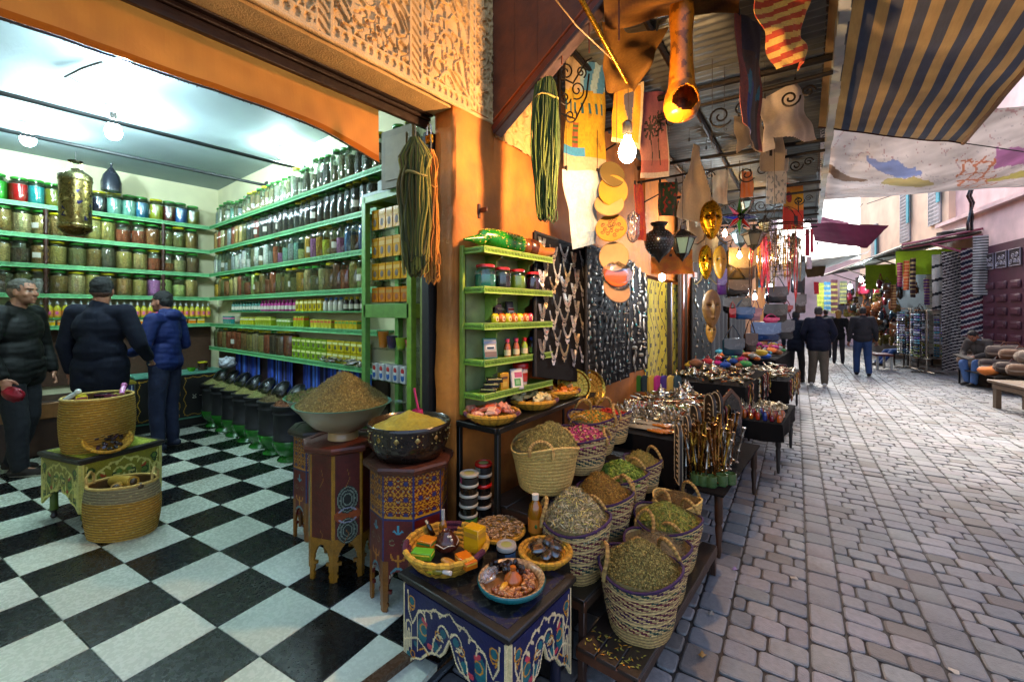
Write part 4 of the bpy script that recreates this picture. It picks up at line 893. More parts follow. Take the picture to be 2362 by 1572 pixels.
# gourds on top of the unit
b = MB(); N = 30; pts = []; rr_ = []
for i in range(N+1):
    f = i/N; y = uy0-.09+.50*f; pts.append((ux+.11, y, sh[0]+.055+.02*math.sin(f*PI)+.01*math.cos(f*5)-(0.03*(1-f) if f < .3 else 0))); rr_.append(max(.004, .064*(math.sin(min(1, f*1.25+.12)*PI/2))*(1 if f < .93 else max(0.05, math.sqrt(max(0, 1-((f-.93)/.07)**2))))*(.55+.45*min(1, f*2.4))))
def gcol(f): return '#0f6a14'
b.tube(pts, rr_, 20, colfn=gcol)
o = b.build('green_gourd', 'vc_gloss', smooth=80); tag(o, 'long glossy green gourd speckled with gold on top of the lime unit', 'gourd')
b = MB()
for _ in range(130):
    i = random.randint(3, N-1); a = random.uniform(-.6, 2.4); r = rr_[i]; b.ball((pts[i][0]+r*math.cos(a), pts[i][1]+random.uniform(-.008, .008), pts[i][2]+r*math.sin(a)), (.0018, random.uniform(.002, .006), random.uniform(.0015, .004)), 6, 4, '#c9a83a')
b.build('gold_speckle', 'vc_gloss', o)
b = MB(); b.tube([(ux+.09, uy0+.46, sh[0]+.055), (ux+.1, uy0+.50, sh[0]+.06), (ux+.12, uy0+.55, sh[0]+.05), (ux+.15, uy0+.60, sh[0]+.035), (ux+.17, uy0+.66, sh[0]+.045), (ux+.17, uy0+.70, sh[0]+.065)], [.02, .062, .06, .034, .028, .012], 18, colfn=lambda f: '#4a2412' if f < .3 else '#9a5f2a'); b.ball((ux+.095, uy0+.475, sh[0]+.062), (.055, .05, .055), 16, 10, '#6a3a1c')
tag(b.build('brown_gourd', 'vc_gloss', smooth=80), 'small bottle-necked brown gourd beside the long green gourd', 'gourd')
b = MB(); q = at(1105, 487, X=-1.745); b.box(q, (.012, .02, .085), '#3a1c10', bv=.002); b.box(q+V((.03, .006, .005)), (.06, .012, .028), '#4a2412', bv=.003)
tag(b.build('shutter_catch', 'vc_wood'), 'rusty iron shutter catch screwed to the orange pillar', 'catch')
# ================================================================= painted furniture
def segdist(X, Y, pts):
    D = np.full(X.shape, 9.0)
    for (x0, y0), (x1, y1) in zip(pts, pts[1:]):
        dx, dy = x1-x0, y1-y0; l2 = dx*dx+dy*dy+1e-12; t = np.clip(((X-x0)*dx+(Y-y0)*dy)/l2, 0, 1); D = np.minimum(D, np.hypot(X-x0-t*dx, Y-y0-t*dy))
    return D
def arc(cx, cy, r, a0, a1, n=12, ry=None): return [(cx+r*math.cos(math.radians(a0+(a1-a0)*i/n)), cy+(ry or r)*math.sin(math.radians(a0+(a1-a0)*i/n))) for i in range(n+1)]
def mir(w, pts): return [(w-x, y) for x, y in pts]
def panel(name, o, ex, ey, w, h, cell, base, curves=(), blobs=(), keep=None, fn=None, th=.012, mat='vc_wood', parent=None):
    """painted board: every line and blob of the ornament is coloured into the board; keep() cuts its outline"""
    nx, ny = max(2, int(round(w/cell))), max(2, int(round(h/cell))); xs = (np.arange(nx)+.5)*w/nx; ys = (np.arange(ny)+.5)*h/ny
    X, Y = np.meshgrid(xs, ys); C = np.zeros((ny, nx, 3)); C[:] = rgb(base); R = np.random.RandomState(3)
    if fn: C = fn(X, Y, C)
    for (bx, by, rx, ry, col) in blobs: m = ((X-bx)/rx)**2+((Y-by)/ry)**2 < 1; C[m] = rgb(col)
    for pts, hw, col in curves: D = segdist(X, Y, pts); C[D < hw] = rgb(col)
    C *= (1+R.uniform(-.14, .14, (ny, nx, 1))); C = np.clip(C, 0, 1); o, ex, ey = V(o), V(ex), V(ey); b = MB()
    b.grid(lambda u, v: o+ex*(u*w)+ey*(v*h), nx, ny, colfn=lambda u, v: tuple(C[min(ny-1, int(v*ny)), min(nx-1, int(u*nx))]), thick=th, keep=keep and (lambda u, v: keep(u*w, v*h)))
    return b.build(name, mat, parent, smooth=0)
def stool(name, label, loc, rz, w, dpt, h, top_h, hc, hmid, pal, cell, topcol, legcol):
    """low Moroccan table: painted aprons with a cusped lower edge on four turned legs"""
    t = thing(name, label, 'table', loc, rz); base, line, a1, a2, a3 = pal
    b = MB(); b.box((0, 0, h-.012), (w+.05, dpt+.05, .024), '#1a1512', bv=.005); b.box((0, 0, h-.032), (w+.02, dpt+.02, .018), '#30201a', bv=.004)
    b.build('table_rim', 'vc_wood', t)
    def topf(X, Y, C):
        m = (np.abs(X-(w-.02)/2) > (w-.02)/2-.03) | (np.abs(Y-(dpt-.02)/2) > (dpt-.02)/2-.03); C[:] = rgb(topcol); C[m] = rgb(mixc(topcol, base, .5)); q = np.abs(((X*14+Y*3) % 1)-.5)+np.abs(((Y*14-X*3) % 1)-.5); C[(np.abs(q-.35) < .05)] = rgb(line) if topcol != '#141414' else rgb('#3a3a30'); return C
    panel('table_top', (-w/2+.01, -dpt/2+.01, h+.002), (1, 0, 0), (0, 1, 0), w-.02, dpt-.02, cell*1.5, topcol, fn=topf, th=.003, parent=t)
    def side(W_, o, ex):
        H = hc
        yb = lambda x: hmid+(hc-hmid)*abs(2*x/W_-1)**1.3-.016*abs(math.sin(5*PI*x/W_))+(-.05*(1-abs(2*x/W_-1)*8) if abs(2*x/W_-1) < .125 else 0)
        cut = lambda x, y: y < yb(x)
        cv = []; bl = []; lw = cell*.95 if cell > .004 else .0042
        lower = [(W_*i/60, yb(W_*i/60)-.007) for i in range(61)]
        edge = [(0.004, 0), (0.004, hc)]; cv += [(lower, lw, line), (edge, lw, line), (mir(W_, edge), lw, line)]
        k = W_/.56
        half = [[(.01, hc-.13), (.09*k, hc-.17), (.18*k, hmid+.045), (.235*k, hmid-.03)], [(.03*k, .02), (.035*k, .10), (.06*k, .145), (.10*k, .075), (.20*k, .035), (.26*k, .03)],
                [(.09*k, hmid+.06), (.09*k, .10)]+arc(.115*k, .10, .025, 180, 360, 8)+arc(.155*k, .075, .022, 160, 350, 8)+arc(.20*k, .055, .025, 160, 350, 8)+[(.235*k, .04), (W_/2, .012)],
                arc(.245*k, .105, .030, 90, 350, 14)+[(.25*k, .075)], [(.18*k, hmid+.02), (.19*k, .15)]+arc(.225*k, .15, .03, 180, 300, 8),
                [(.018, hc-.05), (.018, hc-.19)]+arc(.035, hc-.20, .017, 180, 360, 8)+[(.052, hc-.10)], [(.030, hc-.09), (.030, hc-.17), (.036, hc-.185), (.041, hc-.17), (.041, hc-.11)]]
        for p in half: cv += [(p, lw*.85, line), (mir(W_, p), lw*.85, line)]
        orn = [arc(.055*k, .055, .02, 0, 360, 14), [(.05*k, .10), (.04*k, .08), (.06*k, .09), (.075*k, .07)], arc(.06*k, hc-.09, .014, 0, 360, 10), arc(.215*k, .125, .016, 20, 300, 10), [(.10*k, hmid+.05), (.13*k, hmid+.03), (.16*k, hmid+.045)], arc(.13*k, .14, .022, 40, 320, 10)]
        for p in orn: cv += [(p, lw*.7, a1), (mir(W_, p), lw*.7, a1)]
        for (x, y, rx, ry, c) in ((.12*k, .15, .028, .05, a2), (.055*k, .055, .014, .018, a2), (.21*k, .13, .022, .028, base), (.14*k, .11, .012, .012, a3), (.125*k, .10, .009, .009, a3), (.03, hc-.06, .018, .04, a2), (.17*k, .19, .02, .012, a3), (.245*k, .105, .016, .016, a2), (.2*k, .175, .02, .02, a2), (.08*k, hc-.14, .012, .012, a2)):
            bl += [(x, y, rx, ry, c), (W_-x, y, rx, ry, c)]
        panel('apron', o, ex, (0, 0, -1), W_, H, cell, base, cv, bl, keep=cut, parent=t)
    z = h-.041
    side(w, (-w/2, -dpt/2, z), (1, 0, 0)); side(w, (w/2, dpt/2, z), (-1, 0, 0)); side(dpt, (w/2, -dpt/2, z), (0, 1, 0)); side(dpt, (-w/2, dpt/2, z), (0, -1, 0))
    for sx in (-1, 1):
        for sy in (-1, 1):
            b = MB(); b.lathe([(.012, 0), (.02, .015), (.013, .035), (.024, .06), (.022, .1), (.02, h-.04)], 12, (sx*(w/2-.04), sy*(dpt/2-.04), 0), colfn=lambda i, j: '#1a0f0a' if j < 3 else legcol); b.build('leg', 'vc_wood', t)
    return t
stool('painted_table', 'low navy table painted with cream arabesques, nearest the camera', (-1.215, 1.355, 0), 0, .56, .40, .50, .46, .36, .185, ('#121a4c', '#e6d09c', '#d08c1c', '#17666c', '#c8404c'), .0042, '#141414', '#10142e')
lt = stool('painted_table', 'low yellow-green painted table beside the grey-haired man', (-4.34, .62, FZ), math.radians(17), .47, .47, .48, .46, .33, .20, ('#7f7a1c', '#c9c26a', '#1f3a1a', '#5a7a2a', '#a83a1a'), .0065, '#8fa020', '#4f6418')
def octo(label, loc, rz, r, h, kind, top, cut_h=.2):
    t = thing('octagonal_table', label, 'table', loc, rz, 'octagonal painted pedestal tables'); b = MB()
    b.lathe([(r*1.02, h-.045), (r*1.16, h-.03), (r*1.18, h-.012), (r*1.15, h), (r*.95, h+.001), (r*.94, h-.004), (.001, h-.004)], 8, rz=PI/8, colfn=lambda i, j: top); b.build('table_top', M('table_top_paint', None, .45, var=.4, scale=30, bump=.2), t, smooth=20)
    W_ = 2*r*math.sin(PI/8); ap = r*math.cos(PI/8); H = h-.045
    def keep(x, y):
        yy = H-y; q = abs(x-W_/2)
        if yy > cut_h: return True
        f = yy/cut_h; wd = W_*.5-.022 if f < .12 else (W_*.33 if f < .2 else W_*(.36-.05*abs(math.sin((f-.2)*9))) if f < .45 else (W_*.22 if f < .52 else W_*.34*math.sqrt(max(0, 1-((f-.52)/.48)**1.6))))
        return q > wd
    def fn(X, Y, C):
        if kind == 'star':
            band = Y < H*.30; C[:] = rgb('#5a120c'); s = W_/2; u = ((X+.0) % s)/s-.5; v = ((Y) % s)/s-.5
            a = np.arctan2(v, u); rr = np.hypot(u, v); star = np.abs(rr-(.27+.05*np.cos(8*a))); l2 = np.abs(np.abs(u)+np.abs(v)-.60); l3 = np.minimum(np.abs(np.abs(u)-.5), np.abs(np.abs(v)-.5)); l4 = np.minimum(np.abs(u-v), np.abs(u+v))
            C[band & (rr < .16)] = rgb('#232a5a'); C[band & (np.hypot(np.abs(u)-.42, np.abs(v)-.18) < .07)] = rgb('#5a7a80'); C[band & (np.hypot(np.abs(u)-.18, np.abs(v)-.42) < .07)] = rgb('#5a7a80')
            ln = band & ((star < .045) | (l2 < .04) | ((l4 < .035) & (rr > .3)) | (l3 < .03)); C[ln] = rgb('#b07a14'); C[(Y > H*.295) & (Y < H*.315)] = rgb('#b07a14'); C[(Y > H*.315) & (Y < H*.33)] = rgb('#1c2450')
            C[(X < .007) | (X > W_-.007)] = rgb('#232a5a')
            lo = (Y > H-cut_h-.05); C[lo & ((X < .03) | (X > W_-.03))] = rgb('#7a4a10')
        else:
            C[:] = rgb('#4f120a'); m = (X < .009) | (X > W_-.009); C[m] = rgb('#9a6a14'); C[Y > H-cut_h-.03] = rgb('#8a5c10')
        return C
    c = W_/2
    if kind == 'star':
        y1 = H*.40; y2 = H*.58; y3 = H*.72
        cv = [([(c, y1-.02), (c, y1+.01)], .004, '#3f8a9a'), ([(c-.02, y1+.005), (c, y1+.018), (c+.02, y1+.005)], .005, '#3f8a9a'), ([(c, y2), (c, y2+.06)], .004, '#b8741a'), ([(c-.035, y2), (c-.03, y2+.02), (c, y2+.03), (c+.03, y2+.02), (c+.035, y2)], .004, '#b8741a'), ([(c-.035, y2+.085), (c-.01, y2+.065), (c+.01, y2+.065), (c+.035, y2+.085)], .005, '#4a7f8a'), (arc(c-.03, y1+.06, .014, 0, 300, 10), .0025, '#6a6a4a'), (arc(c+.03, y1+.06, .014, -120, 180, 10), .0025, '#6a6a4a'),
              (arc(c, y3+.0, .014, 0, 180, 10, .05), .0025, '#a8a48a'), (arc(c, y3, .028, 0, 180, 12, .055), .0028, '#a8a48a'), (arc(c, y3, .042, 10, 170, 12, .05), .0028, '#a8a48a')]
        bl = []
    else:
        cv = []; bl = []; q = H*.36
        if kind == 'disc':
            bl = [(c, q+.085, .07, .04, '#8a3c10'), (c, q, .055, .075, '#1c201a'), (c, q+.17, .055, .07, '#1c201a')]
            for r_ in (.9, .66, .42): cv += [(arc(c, q, .055*r_, 0, 360, 20, .075*r_), .0028, '#6f7a6a'), (arc(c, q+.17, .055*r_, 0, 360, 20, .07*r_), .0028, '#6f7a6a')]
            cv += [(arc(c, q+.075, .045, 200, 340, 10, .03), .003, '#8a8a9a'), (arc(c, q+.095, .045, 20, 160, 10, .03), .003, '#8a8a9a')]
        cv += [([(c-.02, H*.7), (c+.01, H*.64), (c-.01, H*.6)], .002, '#7a4a14'), ([(c, H*.12), (c+.012, H*.2), (c-.01, H*.26)], .002, '#7a4a14')]
    for k in range(8):
        a = k*PI/4; n = V((math.cos(a), math.sin(a), 0)); ex = V((-math.sin(a), math.cos(a), 0))
        if kind == 'disc' and k % 2: cvk, blk = cv[-2:], []
        else: cvk, blk = cv, bl
        panel('side_panel', n*ap-ex*(W_/2)+V((0, 0, H)), ex, (0, 0, -1), W_, H, .0055, '#4f120a', cvk, blk, keep=keep, fn=fn, th=-.014, mat=M('pedestal_paint', None, .4, var=.3, scale=30, bump=.15), parent=t)
    return t
aim = lambda x, y: math.atan2(-y, -x)
octo('octagonal table with star lattice band under the black yellow-spice bowl', (-1.845, 1.45, FZ), aim(-1.84, 1.45)-.3, .20, .71, 'star', '#4a2416')
octo('dark red octagonal table painted with two ringed discs under the big herb bowl', (-2.34, 1.36, FZ), aim(-2.34, 1.36)+.12, .195, .73, 'disc', '#5a2412')
octo('octagonal table with star lattice band at the back, under the second bowl', (-2.82, 1.50, FZ), aim(-2.8, 1.5)-.2, .19, .70, 'star', '#2c241c')
# bowls
def footed_bowl(p, r, h, label, cols, fk, n, hc, heap, extra=None):
    t = thing('footed_bowl', label, 'bowl', p, 0, 'pale footed bowls with green rims'); b = MB()
    pr = [(.085, 0), (.082, .04), (.078, .045), (.1, .05), (r*.62, h*.4), (r*.82, h*.65), (r*.95, h*.93), (r*1.03, h*.985), (r*1.035, h), (r*.98, h*1.0), (r*.9, h*.9), (r*.7, h*.6)]
    b.lathe([(a, z+.0015*math.sin(i*9)) for i, (a, z) in enumerate(pr)], 56, colfn=lambda i, j: '#2f7f6a' if j >= 7 else ('#b08a5a' if j < 3 else '#8f8062'))
    b.build('bowl_shell', M('glazed_clay', None, .35, var=.12, scale=6, bump=.08, coat=.3), t, smooth=80)
    b = MB(); s = mound(b, r*.97, r*.97, h*.96, heap, hc, shape=1.15, bump=.005); b.build('herb_heap', 'vc_herb', t); b = MB(); flakes(b, s, n, fk, cols, .95)
    if extra: extra(b)
    b.build('loose_herbs', 'vc_herb', t, smooth=0); return t
footed_bowl((-2.34, 1.36, FZ+.73), .262, .205, 'big pale footed bowl heaped high with greenish-brown seed herb', ['#8a7636', '#9c8a48', '#6f5f2a', '#a89858', '#7c6c30'], 'needle', 11000, '#6a5a28', .185)
footed_bowl((-2.85, 1.52, FZ+.70), .25, .19, 'second pale footed bowl of leaves and bark behind the big one', ['#7a5a3a', '#9a7a4c', '#5f7a24', '#7a9030', '#b08a5c', '#4f6a1c'], 'long', 1800, '#5c5228', .06)
t = thing('spice_bowl', 'black studded bowl of yellow ground spice on the octagonal table', 'bowl', (-1.845, 1.45, FZ+.71)); r = .205
b = MB(); b.lathe([(.14, 0), (.17, .012), (r*.98, .07), (r*1.0, .1), (r*1.03, .155), (r*1.06, .175), (r*1.02, .182), (r*.96, .165), (r*.9, .12)], 56, colfn=lambda i, j: '#1c1510' if j < 6 else '#3a2c1a', wob=None)
for a, c in ((0, 1),):
    pass
b.build('bowl_shell', 'vc_gloss', t, smooth=80); b = MB()
for k in range(13):
    a = 2*PI*k/13; n = V((math.cos(a), math.sin(a), 0)); tt = V((-math.sin(a), math.cos(a), 0)); c = n*(r*1.022)+V((0, 0, .125)); s = .016
    b.add([c+tt*s, c+V((0, 0, s)), c-tt*s, c-V((0, 0, s)), c+n*.006], [(0, 1, 4), (1, 2, 4), (2, 3, 4), (3, 0, 4)], '#a8905a')
    for q in (-.5, 0, .5):
        a2 = a+q*.12*2; b.ball((r*1.03*math.cos(a2), r*1.03*math.sin(a2), .15-.008*abs(q)), .004, 6, 4, '#c9b070'); b.ball((r*1.015*math.cos(a2), r*1.015*math.sin(a2), .098+.01*abs(q)), .0035, 6, 4, '#c9b070')
b.build('metal_studs', 'vc_metal', t); b = MB()
mound(b, r*.95, r*.95, .150, .085, '#a8801a', shape=1.0, bump=.004, n=60, m=24)
b.add([(V(q)+V((0, 0, 0))) for q in []], []) ; b.build('ground_spice', M('spice_powder', '#94841c', .95, var=.25, scale=60, bump=.5, bscale=160, tscale=9), t, smooth=80)
b = MB(); q = V((.015, .115, .20)); b.lathe([(.001, 0), (.02, .004), (.03, .02), (.032, .05), (.03, .055), (.026, .02), (.001, .008)], 18, (0, 0, 0), '#c02860', sy=.7)
b.tube([(0, .012, .05), (-.004, .012, .1), (-.008, .014, .17)], [.007, .006, .007], 8, '#c83a6c')
sc = b.build('spice_scoop', M('pink_plastic', None, .3, var=.05, bump=.02, sss=.15)); sc.location = V((-1.845, 1.45, FZ+.71))+V((-.03, .085, .165)); sc.rotation_euler = (.12, -.1, .3); tag(sc, 'pink plastic scoop stuck upright in the yellow spice', 'scoop')
# ================================================================= glass cabinet by the door
t = thing('display_cabinet', 'narrow green framed glass cabinet with yellow cartons inside', 'cabinet')
cx0, cx1, cy0, cy1, cz1 = -2.90, -2.36, 1.87, 2.17, 2.46; b = MB()
for x in (cx0, cx1):
    for y in (cy0, cy1): b.box((x, y, (cz1+FZ)/2), (.05, .045, cz1-FZ), '#7fa63a' if x == cx1 else '#6aa04a', bv=.003)
for z in (cz1-.02, 1.61, .3):
    hh = .05 if z != 1.61 else .1
    for y in (cy0, cy1): b.box(((cx0+cx1)/2, y-.001, z), (cx1-cx0, .043, hh), '#6fa04a', bv=.003)
    for x in (cx0, cx1): b.box((x+.001, (cy0+cy1)/2, z), (.048, cy1-cy0, hh), '#8aa83a', bv=.003)
b.box(((cx0+cx1)/2, (cy0+cy1)/2, cz1+.012), (cx1-cx0+.06, cy1-cy0+.05, .02), '#7d9a86'); b.build('frame', 'vc_wood', t)
CS = [2.215, 2.005, 1.84, 1.675, 1.335, 1.10, .9, .62]
for z in CS: b = MB(); b.box(((cx0+cx1)/2, (cy0+cy1)/2, z-.006), (cx1-cx0-.05, cy1-cy0-.04, .008), '#8fa8a0'); b.build('glass_shelf', 'glass', t)
b = MB(); b.box((cx1, (cy0+cy1)/2, 1.3), (.004, cy1-cy0-.045, 2.2)); b.build('side_pane', 'glass', t)
nm = {0: 5, 1: 5, 2: 5, 3: 5}
for si in range(4):
    for j in range(5):
        c = '#d0920c' if si < 3 else '#c97410'; big = si < 3
        pack((cx0+.07+.088*j, cy0+.06, CS[si]), (.08, .06, .15 if si < 2 else .125 if si < 3 else .11), c, '#d9aa3a' if big else '#b8801c', '%s carton, %s from the left, %s shelf of the green cabinet' % ('yellow' if si < 3 else 'orange', ORD[j], ORD[si]), group='cartons in the green cabinet', dot='#6a5a4a' if big else '#9a4a10')
for j in range(5):
    t_ = thing('striped_carton', 'white carton with red and blue oval, %s from the left low in the green cabinet' % ORD[j], 'box', (cx0+.08+.085*j, cy0+.05, CS[5]), -.15, 'white cartons low in the green cabinet')
    b = MB(); b.box((0, 0, .06), (.07, .06, .12), '#c9c9c4', bv=.002); b.build('carton', 'vc_gloss', t_); b = MB(); b.ball((0, -.031, .085), (.024, .002, .02), 12, 6, '#b82020'); b.ball((0, -.0315, .038), (.024, .0025, .026), 12, 6, '#1c58a0'); b.ball((0, -.032, .06), (.02, .003, .012), 10, 5, '#d8d8d0'); b.build('printed_ovals', 'vc', t_)
for j, (c, hh) in enumerate((('#c9781a', .12), ('#3a2a4a', .09), ('#8fb82a', .08), ('#c94a5a', .07))):
    t_ = thing('small_pot', '%s small pot inside the green cabinet below the cross rail' % ('orange', 'dark purple', 'lime green', 'pink')[j], 'pot', (cx0+.09+.11*j, cy0+.09, CS[4])); b = MB(); b.lathe([(.028, 0), (.04, hh*.8), (.042, hh), (.036, hh), (.03, .01)], 16, col=c); b.build('pot_body', 'vc_gloss', t_)
for j, (x, z, c) in enumerate(((-2.85, 2.47, '#a09a80'), (-2.62, 2.47, '#c9c9c0'))): pass
b = MB(); b.box((-2.46, 1.83, 2.66), (.30, .02, .40), '#8a8270', rz=.1); b.box((-2.46, 1.815, 2.66), (.2, .006, .3), '#978d78', rz=.1); tag(b.build('grey_panel', 'vc'), 'grey-beige card panel standing on the green cabinet behind the yarn', 'panel')
b = MB(); b.box((-2.78, 1.95, 2.53), (.17, .02, .14), '#a9b4b0', rz=-.1); tag(b.build('picture_board', 'vc'), 'small pale picture board on top of the green cabinet', 'picture')
# ================================================================= black tubs of herbs along the wall
for k in range(7):
    x = -4.40-.345*k; lab = ('black tub on a green pot, nearest the door, heaped with bark', 'black tub on a green pot, second from the door', 'black tub on a green pot, third from the door', 'black tub on a green pot, middle of the row', 'black tub on a green pot, third from the counter', 'black tub on a green pot, second from the counter', 'black tub on a green pot, nearest the counter')[k]
    t = thing('herb_tub', lab, 'tub', (x, 1.99, FZ), 0, 'herb tubs along the right shop wall')
    b = MB(); b.lathe([(.115, 0), (.12, .01), (.09, .05), (.15, .13), (.165, .19), (.16, .21)], 28, col='#1f6a1c'); b.build('green_pot', 'vc_gloss', t, smooth=60)
    b = MB(); b.lathe([(.150, .2), (.158, .225), (.150, .235), (.152, .46), (.16, .47), (.152, .49), (.155, .52), (.172, .53), (.172, .55), (.15, .55)], 28, col='#0c0c0e'); b.build('black_drum', 'vc', t, smooth=60)
    b = MB(); s = mound(b, .15, .15, .54, .09, ['#7a4a2c', '#6a5a30', '#6f7034', '#7a7438', '#7c7a3c', '#6a6c34', '#7a7840'][k], off=(0, .04)); flakes(b, s, 500, 'long' if k < 2 else 'needle', [['#8a5230', '#a06a40', '#6f4424'], ['#7a6a3c', '#5a4c28'], GREY][min(k, 2)], 1.1); b.build('herbs', 'vc_herb', t, smooth=0)
    b = MB(); b.lathe([(.13, 0), (.125, .03), (.1, .055), (.05, .075), (.001, .08)], 24, sy=1.0); b.M = None; o = b.build('domed_cover', GL('smoked_cover', (.30, .33, .30), .35, .2), t, smooth=60); o.location = (0, .06, .62); o.rotation_euler = (.9, -.25, 0)
# blue striped cloth behind the tubs, brown boards
b = MB(); b.box((-5.0, 2.185, .62), (3.9, .025, .95), '#2a160d'); b.box((-7.06, .4, 1.1), (.03, 3.4, .66), '#4a3020'); tag(b.build('wall_boarding', 'vc_wood', smooth=0), 'brown boarding behind the tubs and below the shelves', 'panel')
for k, (xa, xb) in enumerate(((-6.25, -5.55), (-5.3, -4.65), (-4.45, -3.25))):
    b = MB(); b.grid(lambda u, v: (xa+(xb-xa)*u, 2.14+.02*math.sin(u*26*(xb-xa)/.7), 1.10-.75*v), 60, 10, colfn=lambda u, v: ['#122a7a', '#1c4ab0', '#0c1440', '#3a6ac8', '#122a7a', '#0a1030'][int(u*34*(xb-xa)/.7) % 6])
    tag(b.build('blue_striped_cloth', 'vc_cloth', smooth=80), 'blue striped cloth panel hanging behind the tubs, %s' % ('by the counter', 'middle one', 'nearest the door')[k], 'cloth', 'blue cloth panels behind the tubs')
# counter at the back
t = thing('shop_counter', 'black painted counter with white and gold ornament at the back', 'counter'); b = MB()
b.box((-6.86, 1.68, .82), (.44, .94, .03), '#5a9a84', bv=.004); b.box((-6.86, 1.68, .26), (.42, .94, .025), '#4a8a74', bv=.004); b.build('counter_top', 'vc_wood', t)
cvs = []; 
for s in (0, 1):
    f = (lambda p, s=s: [(x+.45*s, y) for x, y in p]); cvs += [(f([(.03+.012*math.sin(i*1.2), .03+.47*i/16) for i in range(17)]), .004, '#a8801c'), (f([(.42+.012*math.sin(i*1.2), .03+.47*i/16) for i in range(17)]), .004, '#a8801c'), (f([(.03+.39*i/14, .03+.01*math.sin(i*1.5)) for i in range(15)]), .004, '#a8801c'), (f([(.03+.39*i/14, .50+.01*math.sin(i*1.5)) for i in range(15)]), .004, '#a8801c')]
for k in range(6): cvs += [([(.88, .12+.05*k), (.70+.0*k, .27)], .0035, '#b8b8a8')]
for k in range(4): cvs += [([(.88-.045*k, .11+.04*k), (.88-.045*k, .43-.04*k)], .0035, '#b8b8a8')]
cvs += [([(.56, .25), (.6, .29), (.56, .29), (.6, .25)], .004, '#b8b8a8'), ([(.64, .27), (.7, .27)], .006, '#b8b8a8')]
panel('counter_front', (-6.655, 1.22, .80), (0, 1, 0), (0, 0, -1), .93, .53, .008, '#0c0b0a', cvs, parent=t)
b = MB(); b.box((-6.86, 1.68, .53), (.39, .92, .52), '#0c0b0a'); b.box((-6.85, 1.68, .2), (.36, .92, .1), '#140f0c'); b.build('carcass', 'vc_wood', t)
t = thing('tiled_plinth', 'blue and white patterned plinth beside the black counter', 'plinth')
panel('patterned_face', (-6.5, .98, .78), (0, 1, 0), (0, 0, -1), .2, .62, .008, '#122050', [([(.1+.05*math.sin(i*1.1), .04+.56*i/60) for i in range(61)], .006, '#a9b4bc'), ([(.1-.05*math.sin(i*1.1), .04+.56*i/60) for i in range(61)], .006, '#a9b4bc'), ([(.02, .02), (.02, .6)], .004, '#a9b4bc'), ([(.18, .02), (.18, .6)], .004, '#a9b4bc')], parent=t)
b = MB(); b.box((-6.61, 1.08, .46), (.2, .2, .63), '#101c48'); b.box((-6.6, 1.08, .79), (.24, .24, .025), '#8a7a1c'); b.build('body', 'vc_wood', t)
t = thing('wooden_chest', 'plain brown wooden chest behind the grey-haired man', 'chest'); b = MB(); b.box((-6.7, .35, .42), (.5, 1.0, .55), '#3a2010', bv=.01); b.box((-6.68, .35, .6), (.52, 1.02, .16), '#8a5a2c', bv=.01); b.build('chest_body', 'vc_wood', t)
# things on the counter
crumple(at(600-75, 842, d=5.35)-V((0, 0, .03)), (.09, .09, .13), 'crumpled white plastic bag at the right end of the counter', 'cloudy_plastic', 5)
t_ = thing('glass_jar', 'squat jar with yellow lid on the black counter', 'jar', (-6.78, 1.93, .835)); b = MB(); b.lathe([(.05, 0), (.055, .01), (.055, .09), (.045, .1)], 18, col='#3a2418'); b.build('jar_body', 'vc_gloss', t_); b = MB(); b.lathe([(.056, .1), (.056, .115), (.001, .117)], 18, col=YL_); b.build('lid', 'jar_lid', t_)
b = MB(); b.lathe([(.03, 0), (.045, .03), (.048, .05), (.03, .05)], 16, col='#4f9a1c'); o = b.build('green_cup', 'vc_gloss'); o.location = (-6.76, 1.80, .835); tag(o, 'small bright green cup on the black counter', 'cup')
b = MB(); [b.box((0, 0, .006+.012*k), (.16-.01*k, .2-.02*k, .011), '#b8c0bc' if k % 2 == 0 else '#7c7a70', rz=.1*k) for k in range(4)]; o = b.build('paper_stack', 'vc'); o.location = (-6.75, 1.58, .836); tag(o, 'stack of papers and trays on the black counter', 'papers')
# ================================================================= things on and by the low table
def coiled_basket(p, r, h, label, ell=.8, rz=0, grey=False, flare=.92, thing_name='coiled_basket'):
    t = thing(thing_name, label, 'basket', p, rz); rows = int(h/.017); b = MB(); NS = 72; vs = []; cs = []; T = rows*4
    for j in range(T+1):
        f = j/T; row = j/4; rr = r*(flare+(1-flare)*math.sin(f*PI*.9))+.006*abs(math.sin(PI*row))
        for i in range(NS): a = 2*PI*i/NS; q = rr+.0012*math.sin(i*2.7+row); vs.append((q*math.cos(a), q*math.sin(a)*ell, f*h+.006*math.sin(a*2)))
    fs = [(j*NS+i, j*NS+(i+1) % NS, (j+1)*NS+(i+1) % NS, (j+1)*NS+i) for j in range(T) for i in range(NS)]
    for j in range(T):
        for i in range(NS):
            c = jit('#b08628' if not (grey and j > T*.72) else '#8f8660', .1); c = mixc(c, '#4a300c', .65) if j % 4 == 3 else c; c = mixc(c, '#c9b878', .5) if (i*7+j*3) % 23 == 0 else c; cs.append(c)
    b.add(vs, fs, lambda i: cs[i]); b.add(vs[:NS], [tuple(range(NS))[::-1]], '#8a6a20'); b.lathe([(r*flare*.97, h*.55), (r*.94, h)], NS, sy=ell, cap=False, col='#6a4c18'); b.lathe([(.001, h*.6), (r*.95, h*.6)], 30, sy=ell, cap=False, col='#3a2a12')
    b.build('coiled_wall', 'vc_weave', t); b = MB(); rr = r*flare+r*(1-flare)*.31; b.tube([(rr*math.cos(2*PI*i/60), rr*ell*math.sin(2*PI*i/60), h) for i in range(60)], .009, 7, closed=True, col='#c0a052'); b.build('rim', 'vc_weave', t); return t
ptop = V((-4.34, .62, FZ+.48))
